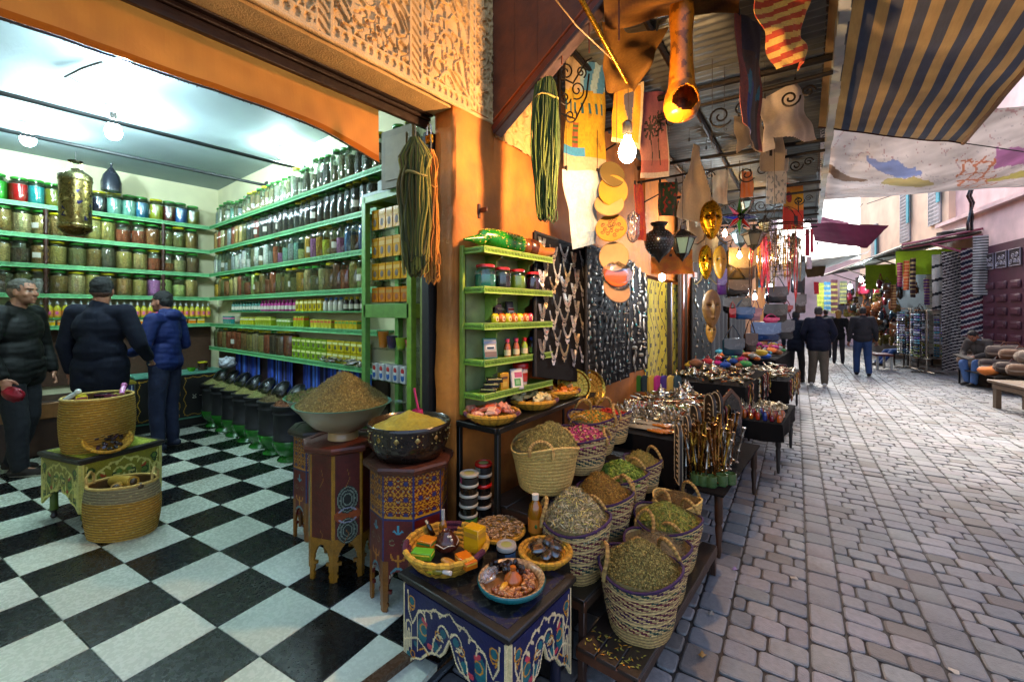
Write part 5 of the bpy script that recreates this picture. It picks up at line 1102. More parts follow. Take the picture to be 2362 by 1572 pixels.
tb = coiled_basket(ptop+V((.0, -.03, .004)), .215, .365, 'tall coiled straw basket full of small packets on the yellow-green table', ell=.95)
for k, (x, y, c, s) in enumerate(((.06, -.1, '#c9b81a', (.1, .06, .05)), (-.08, .04, '#2a1a1a', (.09, .07, .03)), (.02, .1, '#b0a040', (.08, .06, .03)), (-.05, -.08, '#4a1a3a', (.09, .05, .03)), (.1, .05, '#6a1a3a', (.07, .04, .04)))):
    pack(tb.location+V((x, y, .34)), s, c, '#8a3a5a', '%s packet lying in the tall straw basket' % ('bright yellow', 'black', 'khaki', 'dark plum', 'wine red')[k], group='packets in the tall straw basket', rz=k*.9, name='small_packet')
for k, (x, y, c) in enumerate(((.02, -.17, '#c9d8d4'), (.04, .12, '#d07ab0'))):
    b = MB(); b.tube([(0, 0, 0), (.03, .03, .03), (.05, .05, .05)], [.016, .018, .012], 10, c); b.ball((.055, .055, .055), .02, 10, 8, c); o = b.build('wrapped_soap', 'vc_gloss'); o.location = tb.location+V((x, y, .365)); o.rotation_euler = (0, 0, k*2); tag(o, '%s wrapped soap on the rim of the tall straw basket' % ('white', 'pink')[k], 'soap')
t = flat_basket(ptop+V((.17, -.01, .045)), .135, .05, 'round straw bowl of dark purple sweets tilted against the tall basket', 'block', ['#1c0a14', '#2c1020', '#140810'], .03, 40, accent=(), name='straw_bowl', seed=9); t.rotation_euler = (.0, .55, .1)
hb = coiled_basket((-3.80, .635, FZ), .205, .34, 'coiled straw basket with two loop handles standing on the shop floor', ell=.72, rz=.9, grey=True, flare=.88)
for s in (-1, 1): b = MB(); b.tube([(s*.18, -.03, .33), (s*.185, -.035, .39), (s*.18, 0, .42), (s*.185, .035, .39), (s*.18, .03, .33)], .008, 7, '#b89a52'); b.build('handle', 'vc_weave', hb)
for k, (a, b__) in enumerate((((-.1, -.03, .33), (.12, .03, .36)), ((-.08, .05, .3), (.1, -.05, .34)), ((-.02, .02, .28), (.15, .06, .33)))):
    b = MB(); b.tube([a, b__], .035-.005*k, 14, '#a8842c'); b.ball(b__, (.022, .022, .022), 8, 6, '#3a2a10'); o = b.build('bark_roll', 'vc_wood'); o.location = hb.location; tag(o, '%s roll of bark sticking out of the handled straw basket' % ('largest', 'middle', 'smallest')[k], 'bark roll')
# ================================================================= lanterns in the shop
def hook(b, p, l): b.tube([p, p-V((0, 0, l*.5)), p-V((.012, 0, l*.7)), p-V((0, 0, l*.9)), p-V((-.01, 0, l*.75))], .004, 5, '#3a3a38')
q = at(174, 470, d=3.55); q.x, q.y = at(174, 400, X=-5.44).x, at(174, 400, X=-5.44).y; dl = dist(q); zt = CH+dl*(720-372)/F; zb = CH+dl*(720-545)/F; r = 29*dl/F
t = thing('brass_lantern', 'tall pierced brass lantern hanging from the ceiling pipe', 'lantern', (q.x, q.y, zb)); H = zt-zb; b = MB()
b.lathe([(.001, 0), (r*.6, H*.02), (r*.95, H*.08), (r*1.05, H*.1), (r*1.05, H*.11), (r*.97, H*.115)], 32, col='#7a5a2c'); b.lathe([(r*1.03, H*.14), (r*1.04, H*.15), (r*.97, H*.16)], 32, col='#9a8a5a')
b.lathe([(r*.97, H*.11), (r*.97, H*.74)], 40, cap=False, colfn=lambda i, j: '#8a7a4a'); b.lathe([(r*1.0, H*.73), (r*1.04, H*.745), (r*1.0, H*.76), (r*1.02, H*.8), (r*.8, H*.84), (r*.5, H*.87), (r*.45, H*.89), (.001, H*.9)], 32, col='#8f865c')
for s in (-1, 1): b.box((0, s*r*.3, H*.93), (.01, r*.18, H*.12), '#8f865c')
b.lathe([(r*.45, H*.985), (r*.47, H), (.001, H*1.01)], 20, col='#4a463c'); b.build('lantern_body', 'vc_metal', t, smooth=60)
b = MB()
for k in range(60): a = random.random()*2*PI; z = H*random.uniform(.18, .7); s = r*random.uniform(.15, .35); c = V((r*.985*math.cos(a), r*.985*math.sin(a), z)); tt = V((-math.sin(a), math.cos(a), 0)); e = V((0, 0, 1)); w_ = random.random()*2; b.add([c+(tt*math.cos(w_)+e*math.sin(w_))*s, c+(tt*math.cos(w_+2)+e*math.sin(w_+2))*s*.5, c+(tt*math.cos(w_+4)+e*math.sin(w_+4))*s*.6], [(0, 1, 2)], random.choice(['#2a2a5a', '#b89a4a', '#c9b880', '#3c3a6a', '#1c1a10']))
b.build('engraving', 'vc_metal', t, smooth=0); b = MB(); hook(b, V((0, 0, H+.08)), .1); b.build('hook', 'vc', t)
q = at(252, 440, X=-5.44); q2 = at(252, 440, X=-6.9); d_ = dist(q2); r = 18*d_/F
t = thing('dome_lantern', 'small dark domed lantern high against the back wall', 'lantern', (q2.x+.12, q2.y, CH+d_*(720-445)/F)); b = MB(); b.lathe([(r, 0), (r*1.02, .1), (r*.8, .18), (r*.4, .24), (.01, .28), (.012, .31), (.02, .33), (.012, .35), (.006, .37)], 20, col='#2a2e38'); b.build('lantern_body', 'vc_gloss', t, smooth=60)
# ================================================================= yarn skeins
def skein(ptop_, L_, wd, n, cols, label, name='yarn_skein', r=.0035, knot=.28, seed=1, wx=None, lower=.5, tie='#8a7a3a', group=None, dp=.5):
    t = thing(name, label, 'yarn', ptop_, 0, group); rs = random.Random(seed); b = MB(); ex = V((math.cos(TH), math.sin(TH), 0)); ey = V((-math.sin(TH), math.cos(TH), 0))
    for k in range(n):
        a = rs.random()*2*PI; q = rs.random()**.5; x1, y1 = math.cos(a)*q, math.sin(a)*q; l = L_*rs.uniform(.8, 1.02); pts = []
        ph = rs.uniform(0, 6); am = rs.uniform(.0, .012)
        for i in range(13):
            f = i/12; w_ = wd*(.12+.88*min(1, (f/.16))**.8)*(1-.25*math.exp(-((f-knot)/.05)**2))*(1 if f < .6 else 1-lower*(f-.6)/.4)
            pts.append(ex*(x1*w_+am*math.sin(ph+f*9))+ey*(y1*w_*dp+am*math.cos(ph+f*7))-V((0, 0, f*l)))
        if rs.random() < .5: e = pts[-1]; pts += [e+ex*.008-V((0, 0, .012)), e+ex*.018+V((0, 0, .004)), e+ex*.014+V((0, 0, .05))]
        b.tube(pts, r*rs.uniform(.8, 1.3), 5, jit(rs.choice(cols), .2))
    b.build('strands', 'vc_cloth', t, smooth=80); b = MB(); b.tube([ex*wd*.8*math.cos(2*PI*i/16)+ey*wd*.5*math.sin(2*PI*i/16)-V((0, 0, L_*knot+.01*math.sin(i))) for i in range(16)], r*1.6, 5, tie, closed=True); b.build('tie', 'vc_cloth', t); b = MB(); b.tube([(0, 0, .06), (.005, 0, .03), (0, 0, -.02)], .004, 5, '#6a6a5a'); b.build('cord', 'vc_cloth', t); return t
skein(at(957, 318, d=2.10), 310*2.1/F, 37*2.1/F, 190, ['#6a6216', '#4c4c0c', '#7c7224', '#5c4a12', '#3c3c0c'], 'thick olive green yarn skein hanging at the shop doorway', seed=3, lower=.35, r=.0048)
skein(at(993, 345, d=2.16), 300*2.16/F, 17*2.16/F, 60, ['#b8741c', '#c9862c', '#a4641a'], 'ochre yellow yarn skein hanging beside the olive one', seed=5, lower=.0, tie='#a86a1c')
skein(at(1260, 165, d=2.45), 340*2.45/F, 34*2.45/F, 150, ['#2c4210', '#1e320c', '#3e5214', '#4c5818', '#263a0e'], 'long green yarn skein hanging from the canopy edge', seed=8, lower=.35, knot=.18)
t = thing('padlock', 'brass padlock hanging on the shutter rail', 'padlock', at(990, 308, d=2.2)); b = MB(); b.box((0, 0, -.03), (.045, .02, .045), '#b09038', bv=.004); b.build('lock_body', 'vc_metal', t); b = MB(); b.tube([(-.015, 0, -.01), (-.015, 0, .03), (-.008, 0, .045), (.008, 0, .045), (.015, 0, .03), (.015, 0, -.01)], .004, 6, '#b8b8b0'); b.build('shackle', 'vc_metal', t)
# ================================================================= things on the near painted table
NT = .503
def soapbasket():
    p = at(1030, 1275, z=NT+.03); p.z = NT; t = thing('coiled_basket', 'shallow yellow and maroon basket of soaps and oils on the navy table', 'basket', p, 0, 'flat coiled baskets of the spice shop')
    b = MB(); coil(b, .185, .085, .11, 6, .0115, accent=(.08, .42, .7), ell=1); b.build('coiled_wall', 'vc_weave', t)
    b = MB(); b.lathe([(.001, .006), (.11, .006)], 30, cap=False, col='#2a2018'); b.build('lining', 'vc', t); return p
sp = soapbasket(); R_ = V((math.cos(TH), math.sin(TH), 0)); Fw = V((-math.sin(TH), math.cos(TH), 0))
def on(px, py, dz=.0, z=NT+.05): q = at(px, py, z=z+dz); return q
pack(on(985, 1262), (.075, .06, .04), '#cf7a14', '#2f6a20', 'orange soap carton in the maroon and yellow basket', rz=.3, name='soap_box'); pack(on(975, 1285, 0), (.09, .05, .03), '#5fa82a', '#d8d840', 'lime green soap carton in the maroon and yellow basket', rz=.5, name='soap_box')
pack(on(1095, 1265), (.08, .06, .10), '#cf9c14', '#b88414', 'tall yellow carton standing in the maroon and yellow basket', rz=.1, name='soap_box'); pack(on(1075, 1300), (.1, .055, .03), '#cf6a10', '#d8a830', 'flat orange carton at the front of the maroon and yellow basket', rz=-.3, name='soap_box')
t = thing('pottery_burner', 'small brown pottery burner with white painted flowers', 'pot', on(1030, 1262, -.01), .3); b = MB(); b.lathe([(.045, 0), (.055, .02), (.04, .05), (.022, .07), (.02, .078), (.015, .07)], 22, sx=1.1, colfn=lambda i, j: '#4a1e12'); b.build('body', 'vc_gloss', t, smooth=60)
b = MB(); b.tube([(.055*math.cos(a/3), .055*math.sin(a/3), .03+.006*math.sin(a*2)) for a in range(19)], .0022, 4, '#c9b8a0', closed=True); [b.ball((.03+.012*math.cos(k*1.26), -.028+.004*k % .02, .055+.012*math.sin(k*1.26)), .006, 7, 5, '#d8ccb8') for k in range(5)]; b.build('painted_flowers', 'vc', t)
def bottle(p, r, h, col, label, cap='#c9c4b4', lab='#c97a1a', tilt=None, name='oil_bottle', caph=.22):
    t = thing(name, label, 'bottle', p); b = MB(); hh = h*(1-caph); b.lathe([(r*.9, 0), (r, h*.03), (r, hh*.68), (r*.8, hh*.84), (r*.42, hh*.96), (r*.4, hh)], 22, col=col); b.build('bottle_body', M('tinted_glass', None, .08, var=.05, bump=0, coat=.5, trans=.5), t, smooth=60)
    if lab: b = MB(); b.lathe([(r*1.012, hh*.12), (r*1.015, hh*.5)], 22, cap=False, col=lab); b.ball((R_*0)+V((r*.62, -r*.8, hh*.32)), (r*.25, r*.12, hh*.06), 8, 6, '#2c5a1c'); b.build('label_band', 'vc', t)
    b = MB(); b.lathe([(r*.46, hh*.99), (r*.48, h*.99), (.001, h)], 16, col=cap); b.build('cap', 'vc_gloss', t)
    if tilt: t.rotation_euler = tilt
    return t
bottle(on(1022, 1238), .018, .13, '#b8781c', 'slim square bottle of amber oil with silver cap in the soap basket', '#a8a8a0', '#c9821c', caph=.35); bottle(on(985, 1308), .019, .12, '#b8a428', 'small bottle with white pump lying at the front of the soap basket', '#d8d0c4', '#c9b020', tilt=(0, 1.5, .2), caph=.3)
bottle(on(1000, 1235), .012, .08, '#241408', 'tiny dark vial with cream cap leaning in the soap basket', '#c9b890', None, tilt=(.2, -.5, 0)); b = MB(); b.ball((0, 0, 0), (.045, .02, .012), 12, 8, '#b0741c'); o = b.build('wooden_comb', 'vc_wood'); o.location = on(1035, 1296, .01); tag(o, 'oval wooden piece at the front of the soap basket', 'wooden oval')
# dish with nuts and a little clay cone
dp_ = at(1180, 1335, z=NT+.045); dp_.z = NT; t = thing('round_dish', 'turquoise rimmed round dish of nuts on the navy table', 'dish', dp_); r = .135; b = MB()
b.lathe([(.06, 0), (.065, .012), (r*.8, .018), (r*.97, .035), (r*1.0, .05), (r*.97, .055), (r*.90, .052), (r*.80, .038), (r*.78, .026), (.001, .02)], 64, colfn=lambda i, j: ('#0f5f62' if j < 5 else '#8a5a30' if j == 7 else ('#b08a5c' if (int(i*64)+j) % 2 else '#8a6a48') if j < 7 else '#8a5c34')); b.build('dish_shell', 'vc_gloss', t, smooth=60)
b = MB()
for k in range(150):
    a = random.uniform(-2.6, 1.3)+TH; q = random.uniform(.35, .95)**.6*r*.72; lay = random.choice((0, .012)); b.ball((q*math.cos(a), q*math.sin(a), .036+lay*(1-q/r)), (.0105, .0075, .0075), 8, 6, jit(random.choice(['#8a4a14', '#9c5c1c', '#7a3c10', '#a86a28']), .15), R=Euler((0, random.uniform(-.4, .4), random.random()*6)).to_matrix())
b.build('nuts', 'vc_gloss', t, smooth=60)
b = MB(); b.lathe([(.036, 0), (.038, .006), (.033, .025), (.016, .042), (.009, .05), (.013, .058), (.011, .066), (.001, .068)], 26, (.004, .004, .03), col='#b05a18'); b.build('clay_cone', 'vc_gloss', t, smooth=60)
b = MB(); q = -R_*.03-Fw*.045; b.ball(q+V((0, 0, .045)), (.012, .03, .012), 12, 8, '#c98c1c', R=Matrix.Rotation(TH-.5, 3, 'Z')); b.build('yellow_pod', 'vc_gloss', t)
b = MB(); [b.ball(V((random.uniform(-.05, .05), 0, .045+random.uniform(0, .02)))+Fw*.06+R_*random.uniform(-.06, .04), (.02, .012, .012), 7, 5, jit('#1e0d08', .4), R=Euler((k, k*2, k)).to_matrix()) for k in range(22)]; b.build('dark_chips', 'vc_gloss', t, smooth=0)
o = crumple(at(1128, 1322, z=NT+.07)-V((0, 0, .03)), (.022, .045, .05), 'small clear bag knotted shut on the edge of the nut dish', 'film', 11, name='clear_bag'); b = MB(); [b.ball((random.uniform(-.02, .02), random.uniform(-.03, .03), .01+random.uniform(0, .02)), (.01, .006, .005), 6, 4, jit('#a8742c', .2)) for _ in range(14)]
# raised crate behind with the bark basket, tubs, bottle and packets
t = thing('black_crate', 'low dark crate behind the navy table', 'crate'); b = MB(); b.box((-1.32, 1.77, .26), (.42, .38, .5), '#100d0b', bv=.005); b.box((-1.11, 1.66, .24), (.17, .18, .48), '#130f0c', bv=.005); b.build('crate_body', 'vc_wood', t)
q = at(1152, 1225, z=.53); q.z = .515; bb = flat_basket(q, .125, .028, 'flat yellow basket of pale bark chips behind the nut dish', 'none', ['#a98a5c'], .03, 0, accent=()); b = MB()
for _ in range(420): a = random.random()*6.28; rr2 = .115*random.random()**.5; b.flake((rr2*math.cos(a), rr2*math.sin(a), .034+random.uniform(0, .012)), V((random.uniform(-.4, .4), random.uniform(-.4, .4), 1)).normalized(), V((math.cos(a*7), math.sin(a*7), 0)), random.uniform(.02, .045), random.uniform(.004, .01), jit(random.choice(['#a98a62', '#8a6a44', '#b89c78', '#6f5436']), .2), bend=.003)
b.build('bark_chips', 'vc_herb', bb, smooth=0)
q = at(1258, 1278, z=.53); q.z = .505; pb_ = flat_basket(q, .118, .05, 'small brown basket of clear wrapped packets beside the striped basket', 'none', [], .03, 0, accent=(), rz=0)
for k in range(7):
    t_ = thing('clear_packet', '%s dark crystal packet in clear wrap in the small brown basket' % ('leftmost', 'front left', 'central', 'front right', 'topmost', 'rightmost', 'rear')[k], 'packet', q+V((.045*math.cos(k*.9), .045*math.sin(k*.9), .035+.008*(k % 3))), k*.8, 'clear packets in the small brown basket')
    b = MB(); b.box((0, 0, .012), (.05, .035, .022), jit('#1c1a20', .4), R=Euler((.3*math.sin(k), .3*math.cos(k), 0)).to_matrix(), bv=.006); b.build('crystals', 'vc_gloss', t_); b = MB(); b.box((0, 0, .012), (.064, .048, .030), '#ffffff', R=Euler((.3*math.sin(k), .3*math.cos(k), 0)).to_matrix(), bv=.01); b.build('wrap', 'film', t_)
q = at(1235, 1232, z=.515); bottle(q, .036, .20, '#c0780f', 'round-shouldered bottle of amber oil with white cap and orange label', '#cfc8b8', '#c4700c', caph=.13)
def tub(p, r, h, label, lidc='#b0aa98', bodyc='#2a2414', group='round plastic tubs of paste', lab=None):
    t = thing('plastic_tub', label, 'tub', p, random.uniform(0, 6), group); b = MB(); b.lathe([(r*.86, 0), (r*.92, h*.75), (r*.94, h*.78)], 26, col=bodyc); b.build('tub_body', 'vc_gloss', t, smooth=60)
    b = MB(); b.lathe([(r*.98, h*.74), (r, h*.77), (r, h*.92), (r*.95, h*.99), (r*.82, h), (r*.80, h*.96), (.001, h*.96)], 26, col=lidc); b.ball((0, 0, h*.965), (r*.55, r*.55, .002), 14, 4, '#9a9a5a'); b.build('lid', 'vc_gloss', t, smooth=50)
    if lab: b = MB(); b.lathe([(r*.93, h*.15), (r*.95, h*.65)], 26, cap=False, colfn=lambda i, j: lab if i < .35 else bodyc); b.build('label_band', 'vc', t)
q1 = at(1080, 1205, z=.515); q2_ = at(1113, 1185, z=.515); 
for k in range(5): tub(q1+V((.002*k, 0, .052*k)), .05, .055, '%s tub of the left-hand stack beside the bark basket' % ('lowest', 'second', 'middle', 'fourth', 'topmost')[k], '#a8a28c', '#1e1a10', lab=['#4a8a2a', None, '#b09a3a', None, '#a8305a'][k])
for k in range(5): tub(q2_+V((0, .002*k, .055*k)), .048, .058, '%s tub of the right-hand stack beside the bark basket' % ('lowest', 'second', 'middle', 'fourth', 'topmost, red lidded')[k], '#b01a14' if k in (4, 2) else '#a8a090', '#1a1410', lab='#8a8a70' if k == 4 else None)
tub(at(1168, 1292, z=NT), .045, .075, 'clear lidded tub of black paste between the soap basket and the nut dish', '#a09a90', '#0c0c0c', lab='#3a5a7a'); 
# ================================================================= stalls along the facade
def atB(px, py=None, n=0):
    """point of a sight line on the plane n metres in front of the stall facade"""
    s, c = math.sin(TH), math.cos(TH); xc = (px-CX)/F; D = V((-s+c*xc, c+s*xc, 0)); d = (PB+nb*n).dot(nb)/D.dot(nb); return V((D.x*d, D.y*d, CH-d*((py if py is not None else HY)-HY)/F))
def rotm(rx=0, ry=0, rz=0): return Euler((rx, ry, rz)).to_matrix()
# ---------- hung sheets: paintings and cloths
def sheet(name, label, cat, TL, TR, BL_, BR_, paint, nu=40, nv=50, mat='vc_cloth', wav=.012, thick=.003, group=None, clip=True, shape=None):
    TL, TR, BL_, BR_ = map(V, (TL, TR, BL_, BR_)); n = (TR-TL).cross(BL_-TL).normalized(); sd_ = random.random()*20
    def f(u, v): p = TL.lerp(TR, u).lerp(BL_.lerp(BR_, u), v); return p+n*(wav*math.sin(u*5+sd_+v*2)+wav*.6*nz(u*3+sd_, v*3)*2)
    b = MB(); b.grid(f, nu, nv, colfn=paint, thick=thick, keep=shape); o = b.build(name, mat, smooth=60); tag(o, label, cat, group)
    if clip:
        for u in (.12, .88): c = MB(); p = f(u, 0); c.box(p+V((0, 0, .01)), (.012, .012, .035), '#15120f'); c.tube([p, p+V((0, 0, .3))], .0015, 4, '#2a2620'); c.build('clip', 'vc', o)
    return o
def quad(px0, py0, px1, py1, d0, d1=None, skew=0):
    d1 = d1 or d0; return at(px0, py0, d=d0), at(px1, py0+skew, d=d1), at(px0, py1, d=d0), at(px1, py1+skew, d=d1)
def P_village(u, v):
    n_ = nz(u*6, v*6, 3)*.06
    if v < .28+n_: return jit('#b9a27c' if u < .45 else '#3f7fb0' if (u+v*.5) % .31 < .17 else '#8fb0c0', .1)
    if v > .86: return jit('#b8a88c', .08)
    if v > .78 and u < .5: return jit('#3a8ac0', .1)
    if abs(u-.32) < .06 and .55 < v < .78: return jit('#3c5a2a' if int(v*40) % 2 else '#8a4a2c', .2)
    if .30 < v < .48 and (u*7 % 1) < .35: return jit('#1c5a6a' if v > .38 else '#a89a30', .15)
    return jit('#b8941a', .12) if n_ > -.02 else jit('#9a7a18', .12)
def P_domes(u, v):
    c = mixc('#bfc4c0', '#9ab4c8', u*.6); k = 0
    for cx, cy, r, h_ in ((.38, .62, .2, .36), (.68, .6, .14, .38)):
        e = abs(u-cx)/r; 
        if e < 1 and v > cy-h_*(1-e)**.6 and v < .9: c = mixc(c, '#7f8fa8', .35+.6*max(0, nz(u*22, v*16, 4)+.15)); k = 1
    if v > .82: c = mixc(c, '#5f88a8', .5+nz(u*9, v*20)*.6)
    return jit(c, .07)
def P_figure(u, v):
    e = abs(u-.52)-.10-.04*math.sin(v*7); return jit('#4a4a5c' if e < 0 and .12 < v < .72 else '#b08a3a' if e < .04 and v < .75 else '#c98c12' if u < .9 and .04 < v < .93 else '#c9b48c', .12)
def P_palms(u, v):
    c = mixc('#a8566a', '#c98a70', min(1, v*1.1)); c = mixc(c, '#b84a4a', .6) if v > .8 else c
    for cx, top, ln in ((.36, .42, .10), (.68, .36, .10)):
        tx = cx+.08*math.sin((v-top)*3)
        if v > top and v < .86 and abs(u-tx) < .018: return rgb('#3a2a1c')
        dx, dy = (u-cx)/.24, (v-top)/.14; r = math.hypot(dx, dy)
        if r < 1 and (math.sin(math.atan2(dy, dx)*9) > -.1*(1-r) or r < .35): return rgb('#3a3222')
    return jit('#d8c8b0' if v > .93 or u > .97 else c, .08)
def P_dark(u, v): return jit('#6a2f22' if u < .16 or u > .93 else '#1c1c28' if v < .3 else '#1c5a6a' if nz(u*5, v*4, 2) > .12 and v < .7 else '#1a2a5a' if v > .55 and u < .4 else '#3a2818', .2)
def P_red(u, v):
    if math.hypot((u-.3)/1.0, (v-.3)*1.25) < .16: return rgb('#a01018')
    if math.hypot(u-.75, (v-.36)*1.3) < .11 and math.sin(math.atan2(v-.36, u-.75)*8) > -.3: return rgb('#10201c')
    if abs(u-.75) < .02 and .36 < v < .62: return rgb('#201410')
    if v > .58 or (u < .25 and v > .5): return jit('#c22c14' if not (.55 < u < .72 and .7 < v < .9) else '#2a2030', .1)
    return mixc('#d0501a', '#d8a014', math.sin(min(1, v*1.6)*PI))
def P_orange(u, v): return jit(mixc('#c9641a', '#d8861c', .5+nz(u*5, v*5)), .1) if not (.18 < v < .3 and (u*5 % 1) < .4) else rgb('#2a1c10')
sheet('painting', 'yellow and blue village painting hanging behind the iron scrolls', 'painting', *quad(1303, 128, 1392, 388, 2.95, 3.15, 20), P_village, wav=.02, group='paintings hung over the stalls')
sheet('painting', 'pale sketch of two pointed figures hanging below the village painting', 'painting', at(1300, 388, d=2.9), at(1385, 400, d=3.1), at(1322, 575, d=2.9), at(1378, 560, d=3.1), P_domes, wav=.02, group='paintings hung over the stalls')
sheet('painting', 'yellow canvas with one slim grey figure hanging beside the warm bulb', 'painting', at(1418, 205, d=2.75), at(1482, 190, d=2.85), at(1412, 325, d=2.75), at(1478, 345, d=2.85), P_figure, wav=.012, group='paintings hung over the stalls')
sheet('painting', 'pink canvas with two palm trees hanging right of the warm bulb', 'painting', *quad(1472, 215, 1542, 412, 3.2, 3.5, -5), P_palms, wav=.015, group='paintings hung over the stalls')
sheet('painting', 'tall dark canvas with reddish border hanging under the corrugated roof', 'painting', at(1702, 25, d=2.3), at(1760, 75, d=2.5), at(1706, 285, d=2.3), at(1762, 350, d=2.5), P_dark, wav=.02, group='paintings hung over the stalls')
sheet('painting', 'red and yellow sunset painting with palm and red house', 'painting', *quad(1806, 422, 1852, 528, 5.6, 5.8, 2), P_red, wav=.006, group='paintings hung over the stalls')
sheet('painting', 'orange canvas hanging in front of the lit yellow doorway', 'painting', *quad(1500, 575, 1598, 632, 3.9, 4.3, 0), P_orange, wav=.01, group='paintings hung over the stalls')
sheet('painting', 'narrow orange and red canvas hanging beside the drums', 'painting', at(1462, 425, d=3.4), at(1480, 425, d=3.6), at(1468, 552, d=3.4), at(1490, 556, d=3.6), lambda u, v: jit('#c94a14' if nz(u*4, v*6, 7) > 0 else '#b8281c', .15), 12, 40, wav=.006, group='paintings hung over the stalls')
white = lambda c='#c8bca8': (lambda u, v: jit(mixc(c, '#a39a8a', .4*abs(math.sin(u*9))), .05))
tri = lambda u, v: abs(u-.5) < .14+.42*v
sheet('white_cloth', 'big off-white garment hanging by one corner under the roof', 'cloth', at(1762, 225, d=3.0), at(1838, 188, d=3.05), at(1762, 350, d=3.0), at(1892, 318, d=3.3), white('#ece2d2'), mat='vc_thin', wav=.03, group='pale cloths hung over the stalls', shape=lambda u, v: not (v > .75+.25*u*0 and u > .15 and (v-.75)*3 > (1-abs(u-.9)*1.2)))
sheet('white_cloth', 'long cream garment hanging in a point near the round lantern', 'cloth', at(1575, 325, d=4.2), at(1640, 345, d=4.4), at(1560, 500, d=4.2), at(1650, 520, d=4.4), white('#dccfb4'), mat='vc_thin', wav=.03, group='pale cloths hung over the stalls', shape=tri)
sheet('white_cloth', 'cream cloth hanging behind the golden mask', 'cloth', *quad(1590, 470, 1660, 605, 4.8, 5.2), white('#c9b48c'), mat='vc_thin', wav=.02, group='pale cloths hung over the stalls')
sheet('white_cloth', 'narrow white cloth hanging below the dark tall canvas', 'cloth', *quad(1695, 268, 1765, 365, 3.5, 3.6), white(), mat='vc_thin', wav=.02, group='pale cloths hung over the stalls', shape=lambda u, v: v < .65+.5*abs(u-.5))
sheet('white_cloth', 'white printed cloth hanging left of the sunset painting', 'cloth', *quad(1768, 385, 1812, 470, 4.9, 5.0), lambda u, v: jit('#c4bfb4' if nz(u*9, v*9) < .2 else '#8a8f90', .07), mat='vc_thin', group='pale cloths hung over the stalls')
sheet('white_cloth', 'pale cloth with small dark print hanging high behind the white garment', 'cloth', *quad(1752, 300, 1806, 395, 3.85, 3.95), lambda u, v: jit('#c9bda6' if not (abs(u-.5) < .08 and abs(v-.5) < .12) else '#3a3630', .05), mat='vc_thin', group='pale cloths hung over the stalls')
sheet('brown_cloth', 'draped mustard brown cloth knotted above the warm bulb', 'cloth', at(1380, 60, d=2.45), at(1535, 70, d=2.55), at(1405, 205, d=2.5), at(1458, 215, d=2.6), lambda u, v: jit('#7a5416', .12), mat='vc_thin', wav=.05, group='drapes under the roof')
sheet('brown_cloth', 'dark ochre drape sagging at the top of the stall behind the pole', 'cloth', at(1385, -60, d=2.1), at(1720, -50, d=2.1), at(1395, 66, d=2.3), at(1700, 24, d=2.35), lambda u, v: jit(mixc('#4a2a0c', '#7c5418', abs(math.sin(u*7+v*4))), .1), mat='vc_thin', wav=.05, group='drapes under the roof')
sheet('green_cloth', 'dark green and red speckled cloth hanging beside the cream garment', 'cloth', *quad(1520, 420, 1562, 498, 4.0, 4.1), lambda u, v: jit('#7a1c14' if nz(u*9, v*9, 5) > .25 else '#16301a', .2), group='drapes under the roof')
sheet('striped_cloth', 'red and yellow striped cloth bag hanging from the roof', 'cloth', at(1745, -20, d=2.15), at(1842, -15, d=2.25), at(1808, 150, d=2.2), at(1850, 158, d=2.3), lambda u, v: jit('#a03a1c' if int(v*13+u*1.2) % 2 else '#c09a4a', .1), mat='vc_cloth', wav=.04)
# ---------- iron scroll bracket, pole, warm bulb
b = MB(); C0 = at(1290, 215, d=2.62); ex = (at(1390, 215, d=2.75)-C0).normalized(); ez = V((0, 0, 1)); b.tube([C0+ez*.22, C0-ez*.22], .011, 6)
for (a, bb, r, a0, s) in ((.05, .13, .055, 0, 1), (.13, .02, .06, 2, -1), (.08, -.14, .05, 4, 1), (.16, .13, .04, 1, -1), (.04, -.03, .045, 3, 1)): b.tube(spiral(C0+ex*a+ez*bb, ex*s, ez, r*.15, r, 1.5, a0), .005, 5)
b.tube([C0+ez*.1, C0+ex*.1+ez*.06, C0+ex*.2+ez*.2, C0+ex*.24+ez*.22], .006, 5); b.tube([C0-ez*.12, C0+ex*.12-ez*.16, C0+ex*.2-ez*.02, C0+ex*.22+ez*.12], .006, 5)
tag(b.build('scroll_bracket', 'iron', smooth=60), 'wrought iron scroll bracket beside the hanging green yarn', 'bracket')
b = MB(); b.tube([at(1325, -30, d=2.0), at(1385, 80, d=2.15), at(1447, 193, d=2.35)], [.014, .013, .009], 10, '#a8822c'); tag(b.build('brass_pole', 'vc_metal', smooth=60), 'slanting brass coloured pole above the warm bulb', 'pole')
b = MB(); b.tube([at(1278, -5, d=2.0), at(1330, 60, d=2.1), at(1420, 145, d=2.3)], .004, 5, '#8a6a34'); tag(b.build('thin_stick', 'vc_wood', smooth=60), 'thin stick tied across the slanting pole', 'stick')
for (x, y0, y1, d) in ((1420, -10, 330, 2.62), (1448, 190, 345, 2.6), (1640, -20, 340, 3.0), (1668, 60, 300, 3.1), (1784, 150, 560, 3.6), (1730, -20, 280, 2.9), (1540, 190, 300, 3.2)):
    b = MB(); p0, p1_ = at(x, y0, d=d), at(x+2, y1, d=d); b.tube([p0, p0.lerp(p1_, .5)+V((.005, .004, 0)), p1_], .0022, 4, '#2a241a'); b.tube([p1_, p1_+V((.01, 0, -.012)), p1_+V((.016, 0, 0)), p1_+V((.012, 0, .012))], .0025, 4, '#3a342a'); tag(b.build('hanging_hook', 'vc'), 'thin dark cord with a wire hook hanging from the stall roof', 'hook', 'cords and hooks under the stall roof')
BW = '#ffc486'
